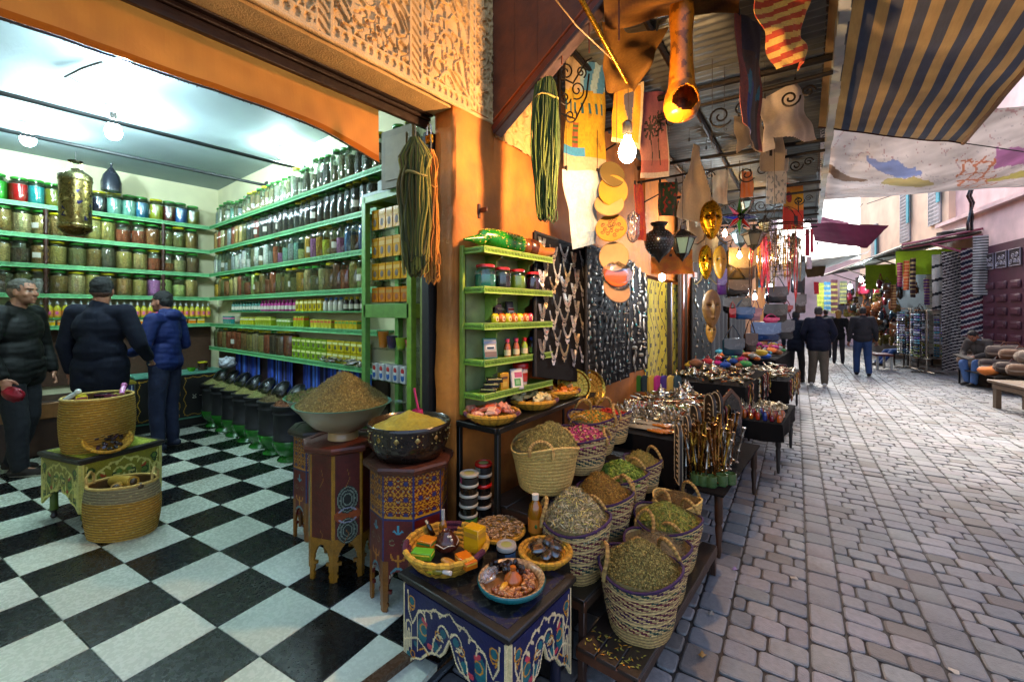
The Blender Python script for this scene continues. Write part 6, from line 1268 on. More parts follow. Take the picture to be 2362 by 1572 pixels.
bulb(1447, 352, 2.2, None, 'large lit warm bulb hanging over the herb baskets', 290, BW, r=.044)
bulb(1527, 640, 4.3, None, 'white bulb in front of the yellow doorway cloth', 220, '#e6f4ff', r=.03)
bulb(1621, 532, 5.4, None, 'small white bulb beside the golden mask', 180, '#e6f4ff', r=.03)
bulb(1672, 540, 5.8, None, 'small warm bulb between mask and hexagonal lantern', 180, '#ffc070', r=.03)
bulb(1706, 590, 6.3, None, 'small warm bulb in front of the dark leather bags', 180, '#ffb860', r=.03)
bulb(1745, 600, 7.0, None, 'small white bulb right of the leather bags', 140, '#e6f4ff', r=.03)
bulb(1741, 686, 7.6, None, 'white bulb above the blue bag', 180, '#e0f0ff', r=.035)
bulb(1778, 662, 8.0, None, 'white bulb half hidden by the black handbags', 140, '#e0f0ff', r=.03)
bulb(1885, 573, 12.0, None, 'white bulb under the magenta awning', 180, '#e6f6ff', r=.05)
bulb(1986, 646, 15.5, None, 'upper white bulb in the far bag stall', 240, '#dff6ff', r=.06)
bulb(1961, 662, 15.0, None, 'lower white bulb in the far bag stall', 220, '#dff6ff', r=.055)
# ---------- big gourd lamp
t = thing('gourd_lamp', 'long orange gourd with a cut open heart shaped mouth hanging from the roof', 'gourd', at(1572, 150, d=2.3)); k = 2.3/F; b = MB()
zs = [(150+0, 22), (110, 25), (60, 21), (0, 23), (-50, 27), (-70, 34), (-95, 38), (-118, 30), (-128, 4)]
def gr(z): return np.interp(-z, [-q[0] for q in zs], [q[1] for q in zs])*k
def gf(u, v): z = 150-278*v; a = u*2*PI+TH; r = gr(z); return (r*math.cos(a), r*math.sin(a), z*k)
def gkeep(u, v):
    z = 150-278*v; a = (u-.76)*2*PI; a = (a+PI) % (2*PI)-PI; x = math.sin(a)*36 if abs(a) < 1.5 else 99; return not (abs(x+3) < 27 and ((x+3)/27)**2+((z+90)/28)**2 < 1)
b.grid(gf, 64, 70, thick=.006, keep=gkeep, colfn=lambda u, v: jit('#a8640f' if nz(u*9, v*14, 2) > -.25 else '#744208', .1)); b.build('gourd_shell', M('gourd_skin', None, .35, var=.2, scale=30, bump=.2, sss=.12), t, smooth=70)
b = MB(); b.tube([(0, 0, 150*k), (0, 0, .8)], .003, 5, '#2a2018'); b.build('cord', 'vc', t)
# ---------- drums and pouches hanging in a column
col_ = [(1412, 402, 32, 'wire', '#5a4c24'), (1414, 440, 36, 'drum', '#94700f'), (1405, 472, 34, 'cap', '#8a6c40'), (1410, 526, 36, 'scroll', '#94690f'), (1416, 592, 34, 'cap', '#8c7044'), (1422, 635, 30, 'orange', '#b04c0c'), (1422, 668, 34, 'cap', '#866850')]
for i, (px, py, rp, kd, c) in enumerate(col_):
    d = 3.0; t = thing('hand_drum' if kd != 'wire' else 'wire_basket', ('small round wire basket at the top of the hanging column', 'yellow painted drum hanging just under the warm bulb', 'tan drum skin hanging above the calligraphy drum', 'yellow drum painted with dark scrollwork', 'pale round drum in clear plastic', 'bright orange wrapped drum', 'lowest tan drum of the hanging column')[i], 'drum' if kd != 'wire' else 'basket', at(px, py, d=d), TH, 'drums hanging in a column'); r = rp*d/F; b = MB()
    R = rotm(PI/2-.25+.3*math.sin(i*2), 0, .3*math.cos(i)); b.M = R.to_4x4()
    prof = [(.001, -r*.35), (r*.55, -r*.33), (r*.85, -r*.1), (r*.98, .0), (r, r*.06), (r*.96, r*.10), (r*.9, r*.08), (.001, r*.07)]
    def cf(u, j, kd=kd, c=c):
        if kd == 'drum' and j < 4 and (u*9 % 1) < .3: return '#4a3008'
        return mixc(c, '#c0a070', .25) if (kd == 'cap' and j >= 5) else c
    b.lathe(prof, 36, colfn=cf)
    if kd == 'scroll':
        for q in range(14): b.tube(spiral((r*.62*math.cos(q*2.4)*(q/14)**.5*1.1, r*.62*math.sin(q*2.4)*(q/14)**.5*1.1, r*.09), (1, 0, 0), (0, 1, 0), r*.03, r*.15, 1.3, q), .0025, 4, '#3a1408')
    b.M = None; b.build('drum_body', 'vc', t, smooth=50)
    if kd == 'orange': cc = MB(); cc.grid(lambda u, v: V(((r*1.15+.012*nz(u*20, v*9, i))*math.cos(u*6.28)*math.sin(v*PI), .04*math.sin(v*PI)*math.sin(u*6.28), r*1.1*math.cos(v*PI)+.01*nz(u*14, v*7))), 40, 16); cc.build('plastic_wrap', 'film', t, smooth=25)
crumple(at(1460, 560, d=3.2), (.05, .04, .22), 'crinkled clear plastic sleeve hanging beside the drums', 'film', 21, name='plastic_sleeve')
# ---------- jewellery boards
mm('silver_vc', None, .3, .85, var=.35, scale=200, bump=.3, bscale=300)
def board(px0, px1, n0, n1, top0, top1, bot0, bot1, label, lean=.10):
    a, e = atB(px0, top0, n0), atB(px1, top1, n1); a0, e0 = atB(px0, bot0, n0+lean), atB(px1, bot1, n1+lean); nn = (e-a).cross(a0-a).normalized()
    if nn.dot(nb) < 0: nn = -nn
    t = thing('jewellery_board', label, 'display board', (0, 0, 0), 0, 'black jewellery boards'); b = MB()
    vs = [a, e, e0, a0]; b.add(vs+[p-nn*.02 for p in vs], [(0, 1, 2, 3), (7, 6, 5, 4), (1, 0, 4, 5), (2, 1, 5, 6), (3, 2, 6, 7), (0, 3, 7, 4)], '#0b0a0b'); b.build('board', 'black_cloth', t, smooth=0); b = MB(); 
    for p, q in ((a, e), (a, a0), (e, e0)): b.tube([p, q], .009, 6, '#0a0809')
    b.build('edge', 'vc_cloth', t); return lambda u, v: a.lerp(e, u).lerp(a0.lerp(e0, u), v)+nn*.006, nn, t
def necklace(f, nn, u, v, w_, l, rows, c, label, pend=True, g_='necklaces on the first black board'):
    t = thing('necklace', label, 'necklace', f(u, v), 0, g_); o = f(u, v); eu_ = (f(min(1, u+.1), v)-f(max(0, u-.1), v)).normalized(); ev = (f(u, min(1, v+.1))-f(u, v)).normalized(); b = MB()
    for r in range(rows):
        k = 1-r*.11; pts = [eu_*(w_*k*s)+ev*(l*k*(1-abs(s)**2.2))*(1)+ev*(.0) for s in [q/9-1 for q in range(19)]]; b.tube(pts, .0016+.0008*(r % 2), 4, jit(c, .25)); 
        if r < 4:
            for q in range(3, 16): b.ball(pts[q]+nn*.002, .0032+.0018*random.random(), 6, 4, jit(random.choice([c, c, c, '#b84a30' if rows > 5 and r == 2 else c]), .3))
    if pend:
        for q in range(-3, 4): p = eu_*(w_*.12*q)+ev*(l*(1-abs(q*.12)**2)+.012); b.tube([p, p+ev*random.uniform(.012, .03)], [.002, .0045], 5, jit(c, .2))
    b.build('chain', 'silver_vc', t, smooth=60)
f, nn, _ = board(1234, 1378, .12, .10, 534, 585, 868, 885, 'black jewellery board hung with chain necklaces, beside the lime shelves')
NC = ['#b8b4ac', '#9a948a', '#c9c5bc', '#a89878', '#8a8a88']; i = 0
for r_ in range(7):
    for c_ in range(6):
        u = .08+.155*c_+.05*(r_ % 2); v = .03+.12*r_+.03*(c_ % 2)
        if u > .95: continue
        big = r_ in (2, 3) and c_ == 2
        necklace(f, nn, u, v, (.052+.012*((i*7) % 3)), (.09, .12, .08, .10, .09, .08, .09)[r_], 7 if (i % 3 == 0 or big) else 3, NC[i % 5], '%s silver necklace in the %s row of the first black board' % (ORD[c_], ORD[r_])); i += 1
def charm(kind):
    b = MB()
    if kind == 0: b.ball((0, 0, 0), (.006, .004, .010), 8, 6, '#c0bcb2')
    elif kind == 1: b.tube([(0, 0, .012), (.001, 0, 0), (0, 0, -.014)], [.002, .006, .001], 6, '#a8a294')
    elif kind == 2: b.lathe([(.003, -.002), (.009, -.002), (.009, .002), (.003, .002)], 10, col='#b8b0a0'); b.ball((0, 0, .011), .003, 6, 4)
    else: b.box((0, 0, 0), (.012, .004, .016), '#9c9484', bv=.003); b.ball((0, 0, -.012), .004, 6, 4, '#3f8a8a')
    return b
charms = []
for k in range(4): o = charm(k).build('silver_charm', 'silver_vc', smooth=60); charms.append(o)
CL = {1: 'small silver charm pinned in dense rows on the second black board', 2: 'pale metal pendant hanging on the narrow third board', 3: 'small silver charm on the dark board beyond the doorway'}
def fill_charms(f, nn, n, which, sc=1.0, rows=20):
    per = n//rows; rz = math.atan2(nn.y, nn.x)-PI/2
    for r in range(rows):
        for c in range(per):
            k = random.randint(0, 3); o = charms[k].copy(); COL.objects.link(o); p = f((c+.5+random.uniform(-.3, .3))/per, (r+.5+random.uniform(-.2, .2))/rows)+nn*.004
            o.location = p; s = sc*random.uniform(.8, 1.7); o.scale = (s, s, s*random.uniform(1, 1.6)); o.rotation_euler = (random.uniform(-.2, .2), random.uniform(-.4, .4), rz); tag(o, CL[which], 'charm', CL[which]+'s')
f, nn, _ = board(1352, 1450, .14, .12, 562, 600, 905, 870, 'black jewellery board crowded with silver charms, behind the drums'); fill_charms(f, nn, 198, 1, 1.15, 22)
f, nn, _ = board(1452, 1492, .10, .08, 600, 640, 860, 850, 'narrow board of long pale pendants beside the yellow doorway'); fill_charms(f, nn, 48, 2, 2.2, 16)
f, nn, _ = board(1596, 1640, .10, .08, 640, 645, 835, 830, 'narrow dark board of silver charms beyond the wooden doorway'); fill_charms(f, nn, 45, 3, 1.8, 15)
for o in charms: bpy.data.objects.remove(o)
# ---------- lit doorway with yellow cloth, wooden jamb
t = thing('doorway', 'lit doorway with yellow patterned cloth and brown wooden jamb', 'doorway'); b = MB()
a, e = atB(1488, 0, .02), atB(1568, 0, .02); b.grid(lambda u, v: (a.lerp(e, u)+nb*.012*math.sin(u*14)).to_tuple()[:2]+(2.0-1.5*v,), 60, 60, colfn=lambda u, v: jit('#2a2a14', .2) if (abs(math.sin(u*21+2*math.sin(v*9))) < .18 or (math.sin(u*40)*math.sin(v*44) > .72)) else jit('#b8a81c', .1)); b.build('yellow_cloth', 'vc_cloth', t)
a, e = atB(1566, 0, .0), atB(1598, 0, .03); b = MB()
for k in range(4): q = a.lerp(e, (k+.5)/4); b.box(V((q.x, q.y, 1.2))+nb*(.03+.012*(k % 2)), (.06, (e-a).length/4*.92, 2.1), ('#6a3410', '#8a4a18', '#5a2a0c', '#7a3e14')[k], rz=math.radians(4), bv=.008)
b.build('jamb', 'vc_wood', t); b = MB(); q = atB(1545, 0, .06); b.box(V((q.x, q.y, 1.35)), (.05, .07, 1.3), '#2c1c10', rz=.07); b.build('post', 'vc_wood', t)
# ---------- lanterns, star, masks
def hang(b, z0, z1, c='#2a241c'): b.tube([(0, 0, z0), (.003, 0, (z0+z1)/2), (0, 0, z1)], .003, 4, c)
d = 3.7; k = d/F; t = thing('lantern', 'round dark pierced metal lantern with pointed base', 'lantern', at(1520, 555, d=d), 0, 'lanterns hanging over the stalls'); b = MB()
b.lathe([(.001, -52*k), (4*k, -46*k), (10*k, -38*k), (16*k, -34*k), (24*k, -26*k), (31*k, -12*k), (33*k, 0), (31*k, 10*k), (24*k, 20*k), (14*k, 26*k), (13*k, 32*k), (19*k, 38*k), (20*k, 41*k), (12*k, 43*k), (.001, 44*k)], 40, col='#15181c'); hang(b, 44*k, .7); b.build('lantern_body', 'vc_gloss', t, smooth=50); b = MB()
for r_ in range(7):
    for c_ in range(26): z = (-20+6*r_)*k; r = np.interp(z, [-26*k, -12*k, 0, 10*k, 20*k], [24*k, 31*k, 33*k, 31*k, 24*k])+.001; a = (c_+.5*(r_ % 2))*2*PI/26; b.ball((r*math.cos(a), r*math.sin(a), z), .0035, 5, 4, '#8f9498')
b.build('studs', 'vc_metal', t)
def hexlant(p, k, label, h=70, w_=26, panes='#7fa8a0', n=6, gl=True, cd=.7, body='#15171a'):
    t = thing('lantern', label, 'lantern', p, .3, 'lanterns hanging over the stalls'); b = MB(); z0, z1 = -h*.32*k, h*.12*k; r0, r1 = w_*.52*k, w_*k
    b.lathe([(.001, z0-.24*h*k), (r0*.5, z0-.12*h*k), (r0*1.15, z0-.01*k), (r0*1.1, z0)], n, col=body); b.lathe([(r1*1.12, z1), (r1*1.15, z1+.04*h*k), (r1*.5, z1+.22*h*k), (r1*.22, z1+.28*h*k), (r1*.2, z1+.4*h*k), (.001, z1+.42*h*k)], n, col=body)
    for i in range(n): a = 2*PI*i/n; b.tube([(r0*math.cos(a), r0*math.sin(a), z0), (r1*math.cos(a), r1*math.sin(a), z1)], .0045, 5, body)
    hang(b, z1+.4*h*k, cd); b.build('lantern_frame', 'vc_gloss', t, smooth=20); b = MB(); b.lathe([(r0*.93, z0), (r1*.93, z1)], n, cap=False, colfn=lambda i, j: panes); b.build('pane', 'vc_gloss', t, smooth=20); return t
hexlant(at(1574, 560, d=3.9), 3.9/F, 'black hexagonal lantern with pale green glass panes', 78, 27)
hexlant(at(1708, 545, d=5.4), 5.4/F, 'pale tin hexagonal lantern with white patterned glass', 50, 20, '#a8b8b8', body='#4a5a58')
hexlant(at(1738, 548, d=5.2), 5.2/F, 'dull brass hexagonal lantern beside the pale tin one', 55, 24, '#6a5c44', body='#3a3020')
t = thing('glass_star', 'multi-pointed star lantern of red, blue and green glass', 'lantern', at(1706, 500, d=4.6), TH, 'lanterns hanging over the stalls'); k = 4.6/F
dirs = [(math.cos(a), math.sin(a)) for a in [PI/2+i*PI/4 for i in range(8)]]
for i, (x, z) in enumerate(dirs):
    L_ = (46, 38, 44, 40, 46, 42, 46, 38)[i]*k; b = MB(); q = V((x, 0, z)); s = V((-z, 0, x))*8*k; c = ['#1f5a1c', '#a01838', '#1c2a8a', '#a01818', '#2a6a1c', '#8a1a10', '#24307c', '#2c5a20'][i]
    b.add([s+q*8*k, -s+q*8*k, V((0, 8*k, 0))+q*8*k, V((0, -8*k, 0))+q*8*k, q*L_], [(0, 2, 4), (2, 1, 4), (1, 3, 4), (3, 0, 4)], c); b.build('point', 'vc_gloss', t, smooth=0)
b = MB()
for i, (x, z) in enumerate(dirs):
    L_ = (46, 38, 44, 40, 46, 42, 46, 38)[i]*k; q = V((x, 0, z)); s = V((-z, 0, x))*8*k
    for o_ in (s, -s, V((0, -8*k, 0))): b.tube([o_+q*8*k, q*L_], .002, 4, '#a8a8a0')
b.ball((0, 0, 0), 9*k, 10, 8, '#3a3a34'); hang(b, 0, .6); b.build('lead_frame', 'vc_metal', t)
def mask(px, py, d, wpx, hpx, c, label, horns=False, long=False):
    k = d/F; t = thing('mask', label, 'mask', at(px, py, d=d), TH, 'masks hanging over the stalls'); b = MB(); w_, h_ = wpx*k/2, hpx*k/2
    def f(u, v): x = (u-.5)*2; z = 1-2*v; ww = w_*math.sqrt(max(0, 1-abs(z)**2.4))*(1 if z > -.1 else 1-.35*(-z)); y = -.5*w_*math.sqrt(max(0, 1-x*x))*(1-.3*z*z); y -= .35*w_*math.exp(-(x/.16)**2-((z+.0)/.35)**2)+.12*w_*math.exp(-(x/.3)**2-((z+.45)/.07)**2); y += .22*w_*(math.exp(-((abs(x)-.42)/.16)**2-((z-.18)/.09)**2)); return (x*ww, y, z*h_)
    b.grid(f, 40, 54, thick=-.006, colfn=lambda u, v: jit(c if not (abs(abs((u-.5)*2)-.42) < .16 and abs((1-2*v)-.18) < .05) else '#241408', .22)); b.build('mask_face', 'vc_metal' if horns else 'vc_wood', t, smooth=60)
    if horns:
        b = MB(); [b.tube([(s*w_*.5, 0, -h_*.7), (s*w_*.7, -.02, -h_*1.0), (s*w_*1.3, -.02, -h_*1.25), (s*w_*1.7, 0, -h_*1.2)], [.012, .009, .006, .002], 8, '#5a4a2c') for s in (-1, 1)]; b.build('horns', 'vc_gloss', t)
    b = MB(); hang(b, h_, h_+.4); b.build('cord', 'vc', t); return t
mask(1640, 508, 4.3, 52, 90, '#b8861c', 'large gold metal animal mask with curved horns', True); mask(1628, 605, 4.4, 34, 80, '#b07c14', 'gold elongated mask on the left of the pair', True); mask(1660, 605, 4.5, 32, 76, '#a8780f', 'gold elongated mask on the right of the pair')
mask(1641, 712, 4.2, 44, 88, '#6a4c20', 'brown carved wooden face mask with patchwork forehead'); mask(1640, 765, 4.5, 24, 50, '#9a6a1c', 'small yellow carved mask below the brown one')
# ---------- tables of the stalls
def ctable(name, label, x0, x1, y0, y1, z, drop, top='#0e0d0e', legc='#15120f', mat='black_cloth', legs=True, apron=.06):
    t = thing(name, label, 'table', (0, 0, 0), 0, 'stall tables under dark cloths'); b = MB(); N = 24
    def edge(u): 
        q = u*4; i = int(q) % 4; f = q-int(q); c = [(x0, y0), (x1, y0), (x1, y1), (x0, y1)]; a, e = c[i], c[(i+1) % 4]; return (a[0]+(e[0]-a[0])*f, a[1]+(e[1]-a[1])*f)
    b.box(((x0+x1)/2, (y0+y1)/2, z-.008), (x1-x0, y1-y0, .014), top)
    if drop: b.grid(lambda u, v: (lambda p: (p[0]+(p[0]-(x0+x1)/2)*.02*v+.014*math.sin(u*60)*v, p[1]+.014*math.cos(u*53)*v, z-drop*v-.03*v*math.sin(u*11)))(edge(u*.9999)), 120, 8, col=top, thick=.003)
    b.build('cloth', MATS[mat], t, smooth=60)
    for xx in (x0+.04, x1-.04):
        for yy in (y0+.05, y1-.05):
            b = MB(); b.lathe([(.012, 0), (.018, z*.1), (.016, z*.2), (.024, z*.45), (.018, z*.5), (.026, z*.55), (.026, z-.02)], 10, (xx, yy, 0), legc); b.build('leg', 'vc_wood', t)
    return t
T1 = ctable('stall_table', 'long stall table under black cloth crowded with silverware', -1.72, -.98, 3.07, 5.0, .70, .5)
T1b = ctable('stall_table', 'lower side table with candlesticks in green pots at the stall edge', -.97, -.66, 3.0, 4.35, .43, .0, top='#2a2420', legc='#3a2415')
T2 = ctable('stall_table', 'small black clothed table of perfume bottles standing in the lane', -1.08, -.56, 4.95, 6.1, .50, .16)
T3 = ctable('stall_table', 'dark stall table of silver trinkets behind the perfume table', -1.9, -.95, 5.3, 7.0, .78, .35)
T4 = ctable('stall_table', 'black table of silver pieces with an orange bag, further down the lane', -1.5, -.75, 7.2, 8.9, .62, .3)
T5 = ctable('stall_table', 'distant stall table heaped with leather goods', -2.3, -1.15, 9.2, 12.2, .72, .6)
# bells, teapots, daggers, bracelets
def proto(name, label, cat, parts, group):
    t = thing(name, label, cat, (0, 0, -50), 0, group)
    for nm, mb, mat in parts: mb.build(nm, mat, t, smooth=50)
    return t
bl_ = MB(); bl_.lathe([(.045, 0), (.046, .006), (.034, .012), (.036, .02), (.024, .028), (.027, .036), (.015, .046), (.018, .054), (.008, .066), (.010, .075), (.004, .085), (.001, .10)], 20, col='#b8b2a2')
tops = MB(); tops.ball((0, 0, .098), .006, 8, 6, '#b89a4a')
bell = proto('silver_stand', 'tiered silver spice stand among many on the silverware table', 'metalware', (('stand_body', bl_, 'vc_metal'), ('knob', tops, 'vc_metal')), 'tiered silver stands on the long table')
tp = MB(); tp.lathe([(.03, 0), (.035, .006), (.025, .012), (.055, .04), (.06, .065), (.045, .095), (.028, .105)], 28, col='#b4b0a4'); tl = MB(); tl.lathe([(.03, .104), (.028, .118), (.012, .14), (.006, .15), (.008, .16), (.001, .17)], 20, col='#bcb8ac')
ts = MB(); ts.tube([(.05, 0, .05), (.08, 0, .07), (.09, 0, .11), (.105, 0, .125)], [.012, .009, .006, .005], 8, '#b4b0a4'); th_ = MB(); th_.tube([(-.05, 0, .09), (-.09, 0, .1), (-.1, 0, .06), (-.055, 0, .035)], .005, 7, '#a8a498')
teapot = proto('teapot', 'silver teapot on the long stall table', 'teapot', (('pot_body', tp, 'vc_metal'), ('lid', tl, 'vc_metal'), ('spout', ts, 'vc_metal'), ('handle', th_, 'vc_metal')), 'silver teapots on the stall tables')
dg = MB(); dg.tube([(0, 0, 0), (.05, .004, 0), (.09, .016, 0), (.11, .034, 0)], [.011, .009, .007, .003], 6, '#b0a890'); dh = MB(); dh.tube([(-.06, 0, 0), (-.03, 0, 0), (0, 0, 0)], [.010, .006, .010], 6, '#8a4a24')
dag = proto('dagger', 'small curved dagger in metal sheath lying on the silverware table', 'dagger', (('sheath', dg, 'vc_metal'), ('grip', dh, 'vc_gloss')), 'curved daggers on the long table')
br = MB(); br.tube([(.03*math.cos(2*PI*i/20), .03*math.sin(2*PI*i/20), .006) for i in range(20)], .006, 6, '#b8a880', closed=True)
brac = proto('bracelet', 'metal bracelet lying among the trinkets', 'bracelet', (('ring_band', br, 'vc_metal'),), 'bracelets on the stall tables')
tr = MB(); tr.lathe([(.02, 0), (.03, .01), (.035, .03), (.03, .045), (.001, .05)], 14, col='#a89c80'); trin = proto('trinket_box', 'little domed metal box among the trinkets', 'box', (('box_body', tr, 'vc_metal'),), 'little metal boxes on the stall tables')
def scat(pr, n, x0, x1, y0, y1, z, smin=.8, smax=1.2, flat=False, zj=.0):
    for _ in range(n):
        r = dup(pr, (random.uniform(x0, x1), random.uniform(y0, y1), z+random.uniform(0, zj)), random.uniform(0, 6.3)); s = random.uniform(smin, smax); r.scale = (s, s, s)
        if flat: r.rotation_euler = (random.uniform(-.3, .3), random.uniform(-.4, .4), random.uniform(0, 6.3))
scat(bell, 50, -1.62, -1.05, 3.25, 3.85, .705, .7, 1.35); scat(dag, 130, -1.68, -1.02, 3.7, 4.6, .72, .8, 1.2, True, .05); scat(brac, 46, -1.65, -1.02, 3.15, 4.9, .71, .7, 1.1, True, .03)
scat(teapot, 5, -1.6, -1.2, 4.3, 4.85, .705, .9, 1.2); scat(trin, 22, -1.6, -1.05, 4.2, 4.95, .705, .7, 1.3)
scat(dag, 60, -1.8, -1.0, 5.4, 6.9, .80, .8, 1.2, True, .05); scat(brac, 40, -1.8, -1.0, 5.4, 6.9, .79, .8, 1.2, True, .04); scat(trin, 18, -1.8, -1.0, 5.4, 6.9, .785, .8, 1.3); scat(teapot, 3, -1.75, -1.1, 5.5, 6.8, .785, .8, 1.1)
scat(dag, 50, -1.45, -.8, 7.3, 8.8, .64, .9, 1.4, True, .05); scat(brac, 30, -1.45, -.8, 7.3, 8.8, .63, .8, 1.3, True, .04); scat(trin, 16, -1.45, -.8, 7.3, 8.8, .625, .9, 1.4)
dup(teapot, at(1395, 905, d=3.25)+V((0, 0, 0)), 1.0, label='brass and silver teapot nearest the iron bench', scale=1.0).location.z = .705
def stick(h, kind, c):
    b = MB(); b.lathe([(.022, 0), (.024, .006), (.008, .014), (.006, h*.3), (.012, h*.34), (.006, h*.38), (.007, h*.7), (.014, h*.76), (.008, h*.8), (.012, h*.95), (.015, h)], 12, col=c); return b
stp = [proto('candlestick', 'tall metal candlestick standing in the green pots', 'candlestick', (('stick_shaft', stick(.28+.05*i, 0, c), 'vc_metal'),), 'metal and wood sticks in the green pots') for i, c in enumerate(('#a8a298', '#b08a3a', '#8a5a2c'))]
for i in range(46): r = dup(stp[i % 3], (random.uniform(-.92, -.72), 3.06+random.random()*.75, .45), random.random()*6); r.rotation_euler = (random.uniform(-.16, .16), random.uniform(-.16, .16), random.random()*6)
for i, (px, py) in enumerate(((1600, 1085), (1618, 1098), (1640, 1104), (1662, 1100), (1680, 1085))):
    q = at(px, 1120, z=.435); b = MB(); b.lathe([(.035, 0), (.04, .01), (.038, .07), (.034, .072), (.032, .03), (.001, .03)], 18, col='#3f5a34'); o = b.build('green_pot', 'vc_gloss'); o.location = (q.x, q.y+.03*abs(i-2), .432); tag(o, 'dull green pot of sticks, %s from the left on the low side table' % ORD[i], 'pot', 'green pots on the low side table')
# carved panels standing at the table edge
for i, (px, py0, py1, d, wp, lab) in enumerate(((1568, 975, 1120, 2.95, 26, 'tall arched black mirror shutter with bone inlay, leaning at the table end'), (1588, 955, 1080, 3.1, 24, 'arched wooden frame leaning behind the inlaid shutter'), (1606, 930, 1060, 3.3, 26, 'dark carved panel leaning in the middle of the row'), (1640, 905, 1040, 3.55, 24, 'narrow mirror frame leaning in the row of panels'), (1655, 900, 1030, 3.75, 22, 'last narrow carved panel of the leaning row'))):
    k = d/F; t = thing('inlaid_shutter', lab, 'panel', at(px, py1, d=d), math.radians(-60+4*i)+PI/2*0, 'inlaid panels leaning at the table edge'); h_ = (py1-py0)*k; w_ = wp*k*2.0
    def arch(s): return [(-w_/2*s, (1-s)*h_*.5)]+[(w_/2*s, (1-s)*h_*.5)]+[(w_/2*s*math.cos(a), h_*.78+h_*.22*s*math.sin(a)) for a in [PI*q/10 for q in range(11)]]
    b = MB(); b.prism(arch(1), (0, 0, 0), (1, 0, 0), (0, 0, 1), .018, '#1a120c'); b.build('board', 'vc_wood', t); b = MB(); a_ = arch(.86); b.tube([(x, -.02, z) for x, z in a_], .004, 4, '#b8a888', closed=True); b.tube([(x, .002, z) for x, z in a_], .004, 4, '#b8a888', closed=True)
    for q in range(9):
        z = h_*(.15+.08*q); b.tube([(-w_*.15, -.02, z), (0, -.02, z+h_*.03), (w_*.15, -.02, z)], .003, 4, '#b8a888'); b.tube([(-w_*.15, .002, z), (0, .002, z+h_*.03), (w_*.15, .002, z)], .003, 4, '#b8a888')
    b.build('bone_inlay', 'vc', t)
# brushes with white bristles, handled in orange wood
for i in range(9):
    p = at(1452, 1000, z=.72)+V((0, 0, .0)); t = thing('whisk', 'pale bristle whisk with turned orange handle, one of the bundle', 'whisk', (-1.22+.028*(i % 5), 3.17+.02*i, .72+.018*(i//5)), -.2+.02*i, 'bundle of whisks on the long table'); b = MB()
    for q in range(26): a = random.uniform(-.22, .22); b.tube([(0, 0, 0), (-.16*math.cos(a), .16*math.sin(a), random.uniform(-.008, .012))], .0012, 3, jit('#b0a890', .2))
    b.build('bristles', 'vc', t); b = MB(); b.lathe([(.009, 0), (.011, .02), (.008, .03), (.012, .05), (.008, .065), (.011, .09), (.007, .12), (.004, .125)], 10, col='#a8641c'); b.v = [(z, x, y) for x, y, z in b.v]; b.build('handle', 'vc_gloss', t)
# coloured purses standing in a fan
for i, (c, lab) in enumerate((('#1c4a5c', 'teal'), ('#4f8a1c', 'bright green'), ('#1c2a2a', 'black green'), ('#b8902a', 'mustard'), ('#a8186a', 'magenta'), ('#3a1c6a', 'violet'), ('#c09a3a', 'pale yellow'), ('#14343c', 'dark teal'))):
    p = at(1455+15*i, 900, z=.71); t = thing('standing_purse', '%s purse with rounded top standing in the fan' % lab, 'purse', (p.x+.02*i*0, p.y+.0, .705), TH+.5, 'purses standing in a fan'); b = MB()
    pr = [(-.05, 0), (.05, 0), (.05, .13)]+[(.05*math.cos(a), .13+.05*math.sin(a)) for a in [PI*q/8 for q in range(1, 8)]]+[(-.05, .13)]; b.prism(pr, (0, 0, 0), (1, 0, 0), (0, 0, 1), .03, c); b.build('purse_body', 'vc_cloth', t)
b = MB(); b.tube([(-1.62, 3.75, .75), (-1.35, 3.86, .75), (-1.02, 4.0, .75)], .022, 12, colfn=lambda f: '#8f1420' if f < .3 else '#b84a2a' if f < .38 else '#5a6a2c' if f < .55 else '#c0981c' if f < .62 else '#2a1c2a' if f < .85 else '#c9661c'); tag(b.build('painted_tube', 'vc_gloss'), 'long painted tube in red, green and orange bands lying on the silverware', 'tube')
# leather head mirror, heart bag etc.
t = thing('pointed_mirror', 'pointed leather framed mirror studded in red, standing at the table end', 'mirror', at(1684, 985, d=4.2), TH+.2); k = 4.2/F; b = MB(); op = [(-24, 0), (24, 0), (30, 40), (22, 68), (0, 90), (-22, 68), (-30, 40)]; b.prism([(x*k, z*k) for x, z in op], (0, 0, 0), (1, 0, 0), (0, 0, 1), .02, '#5a4030'); b.build('frame', 'vc_wood', t); b = MB(); b.prism([(x*.76*k, (45+(z-45)*.78)*k) for x, z in op], (0, -.004, 0), (1, 0, 0), (0, 0, 1), .026, '#141612'); b.build('glass', 'vc_gloss', t)
b = MB(); [b.box((x*.9*k, -.006, z*k), (.014, .012, .014), ('#a02414', '#b0a080', '#c9661c')[q % 3], bv=.003) for q, (x, z) in enumerate([(V(op[i]).lerp(V(op[(i+1) % 7]), f)).to_tuple() for i in range(7) for f in (.2, .5, .8)])]; b.build('studs', 'vc_gloss', t)
b = MB(); b.ball((0, 0, 0), (.10, .05, .035), 14, 10, '#c9701a'); b.ball((.1, .0, .03), (.05, .04, .03), 10, 8, '#c9701a'); o = b.build('orange_leather_toy', 'vc_gloss'); o.location = at(1680, 965, d=4.3); o.location.z += .01; o.rotation_euler = (0, -.5, TH); tag(o, 'orange stuffed leather camel shape beside the pointed mirror', 'toy')
b = MB(); b.lathe([(.05, 0), (.06, .03), (.06, .16), (.03, .2), (.03, .24)], 18, col='#12141c'); o = b.build('blue_jug', 'vc_gloss', smooth=60); o.location = (-.9, 4.55, .43); tag(o, 'dark blue-black jug between the two low tables', 'jug')
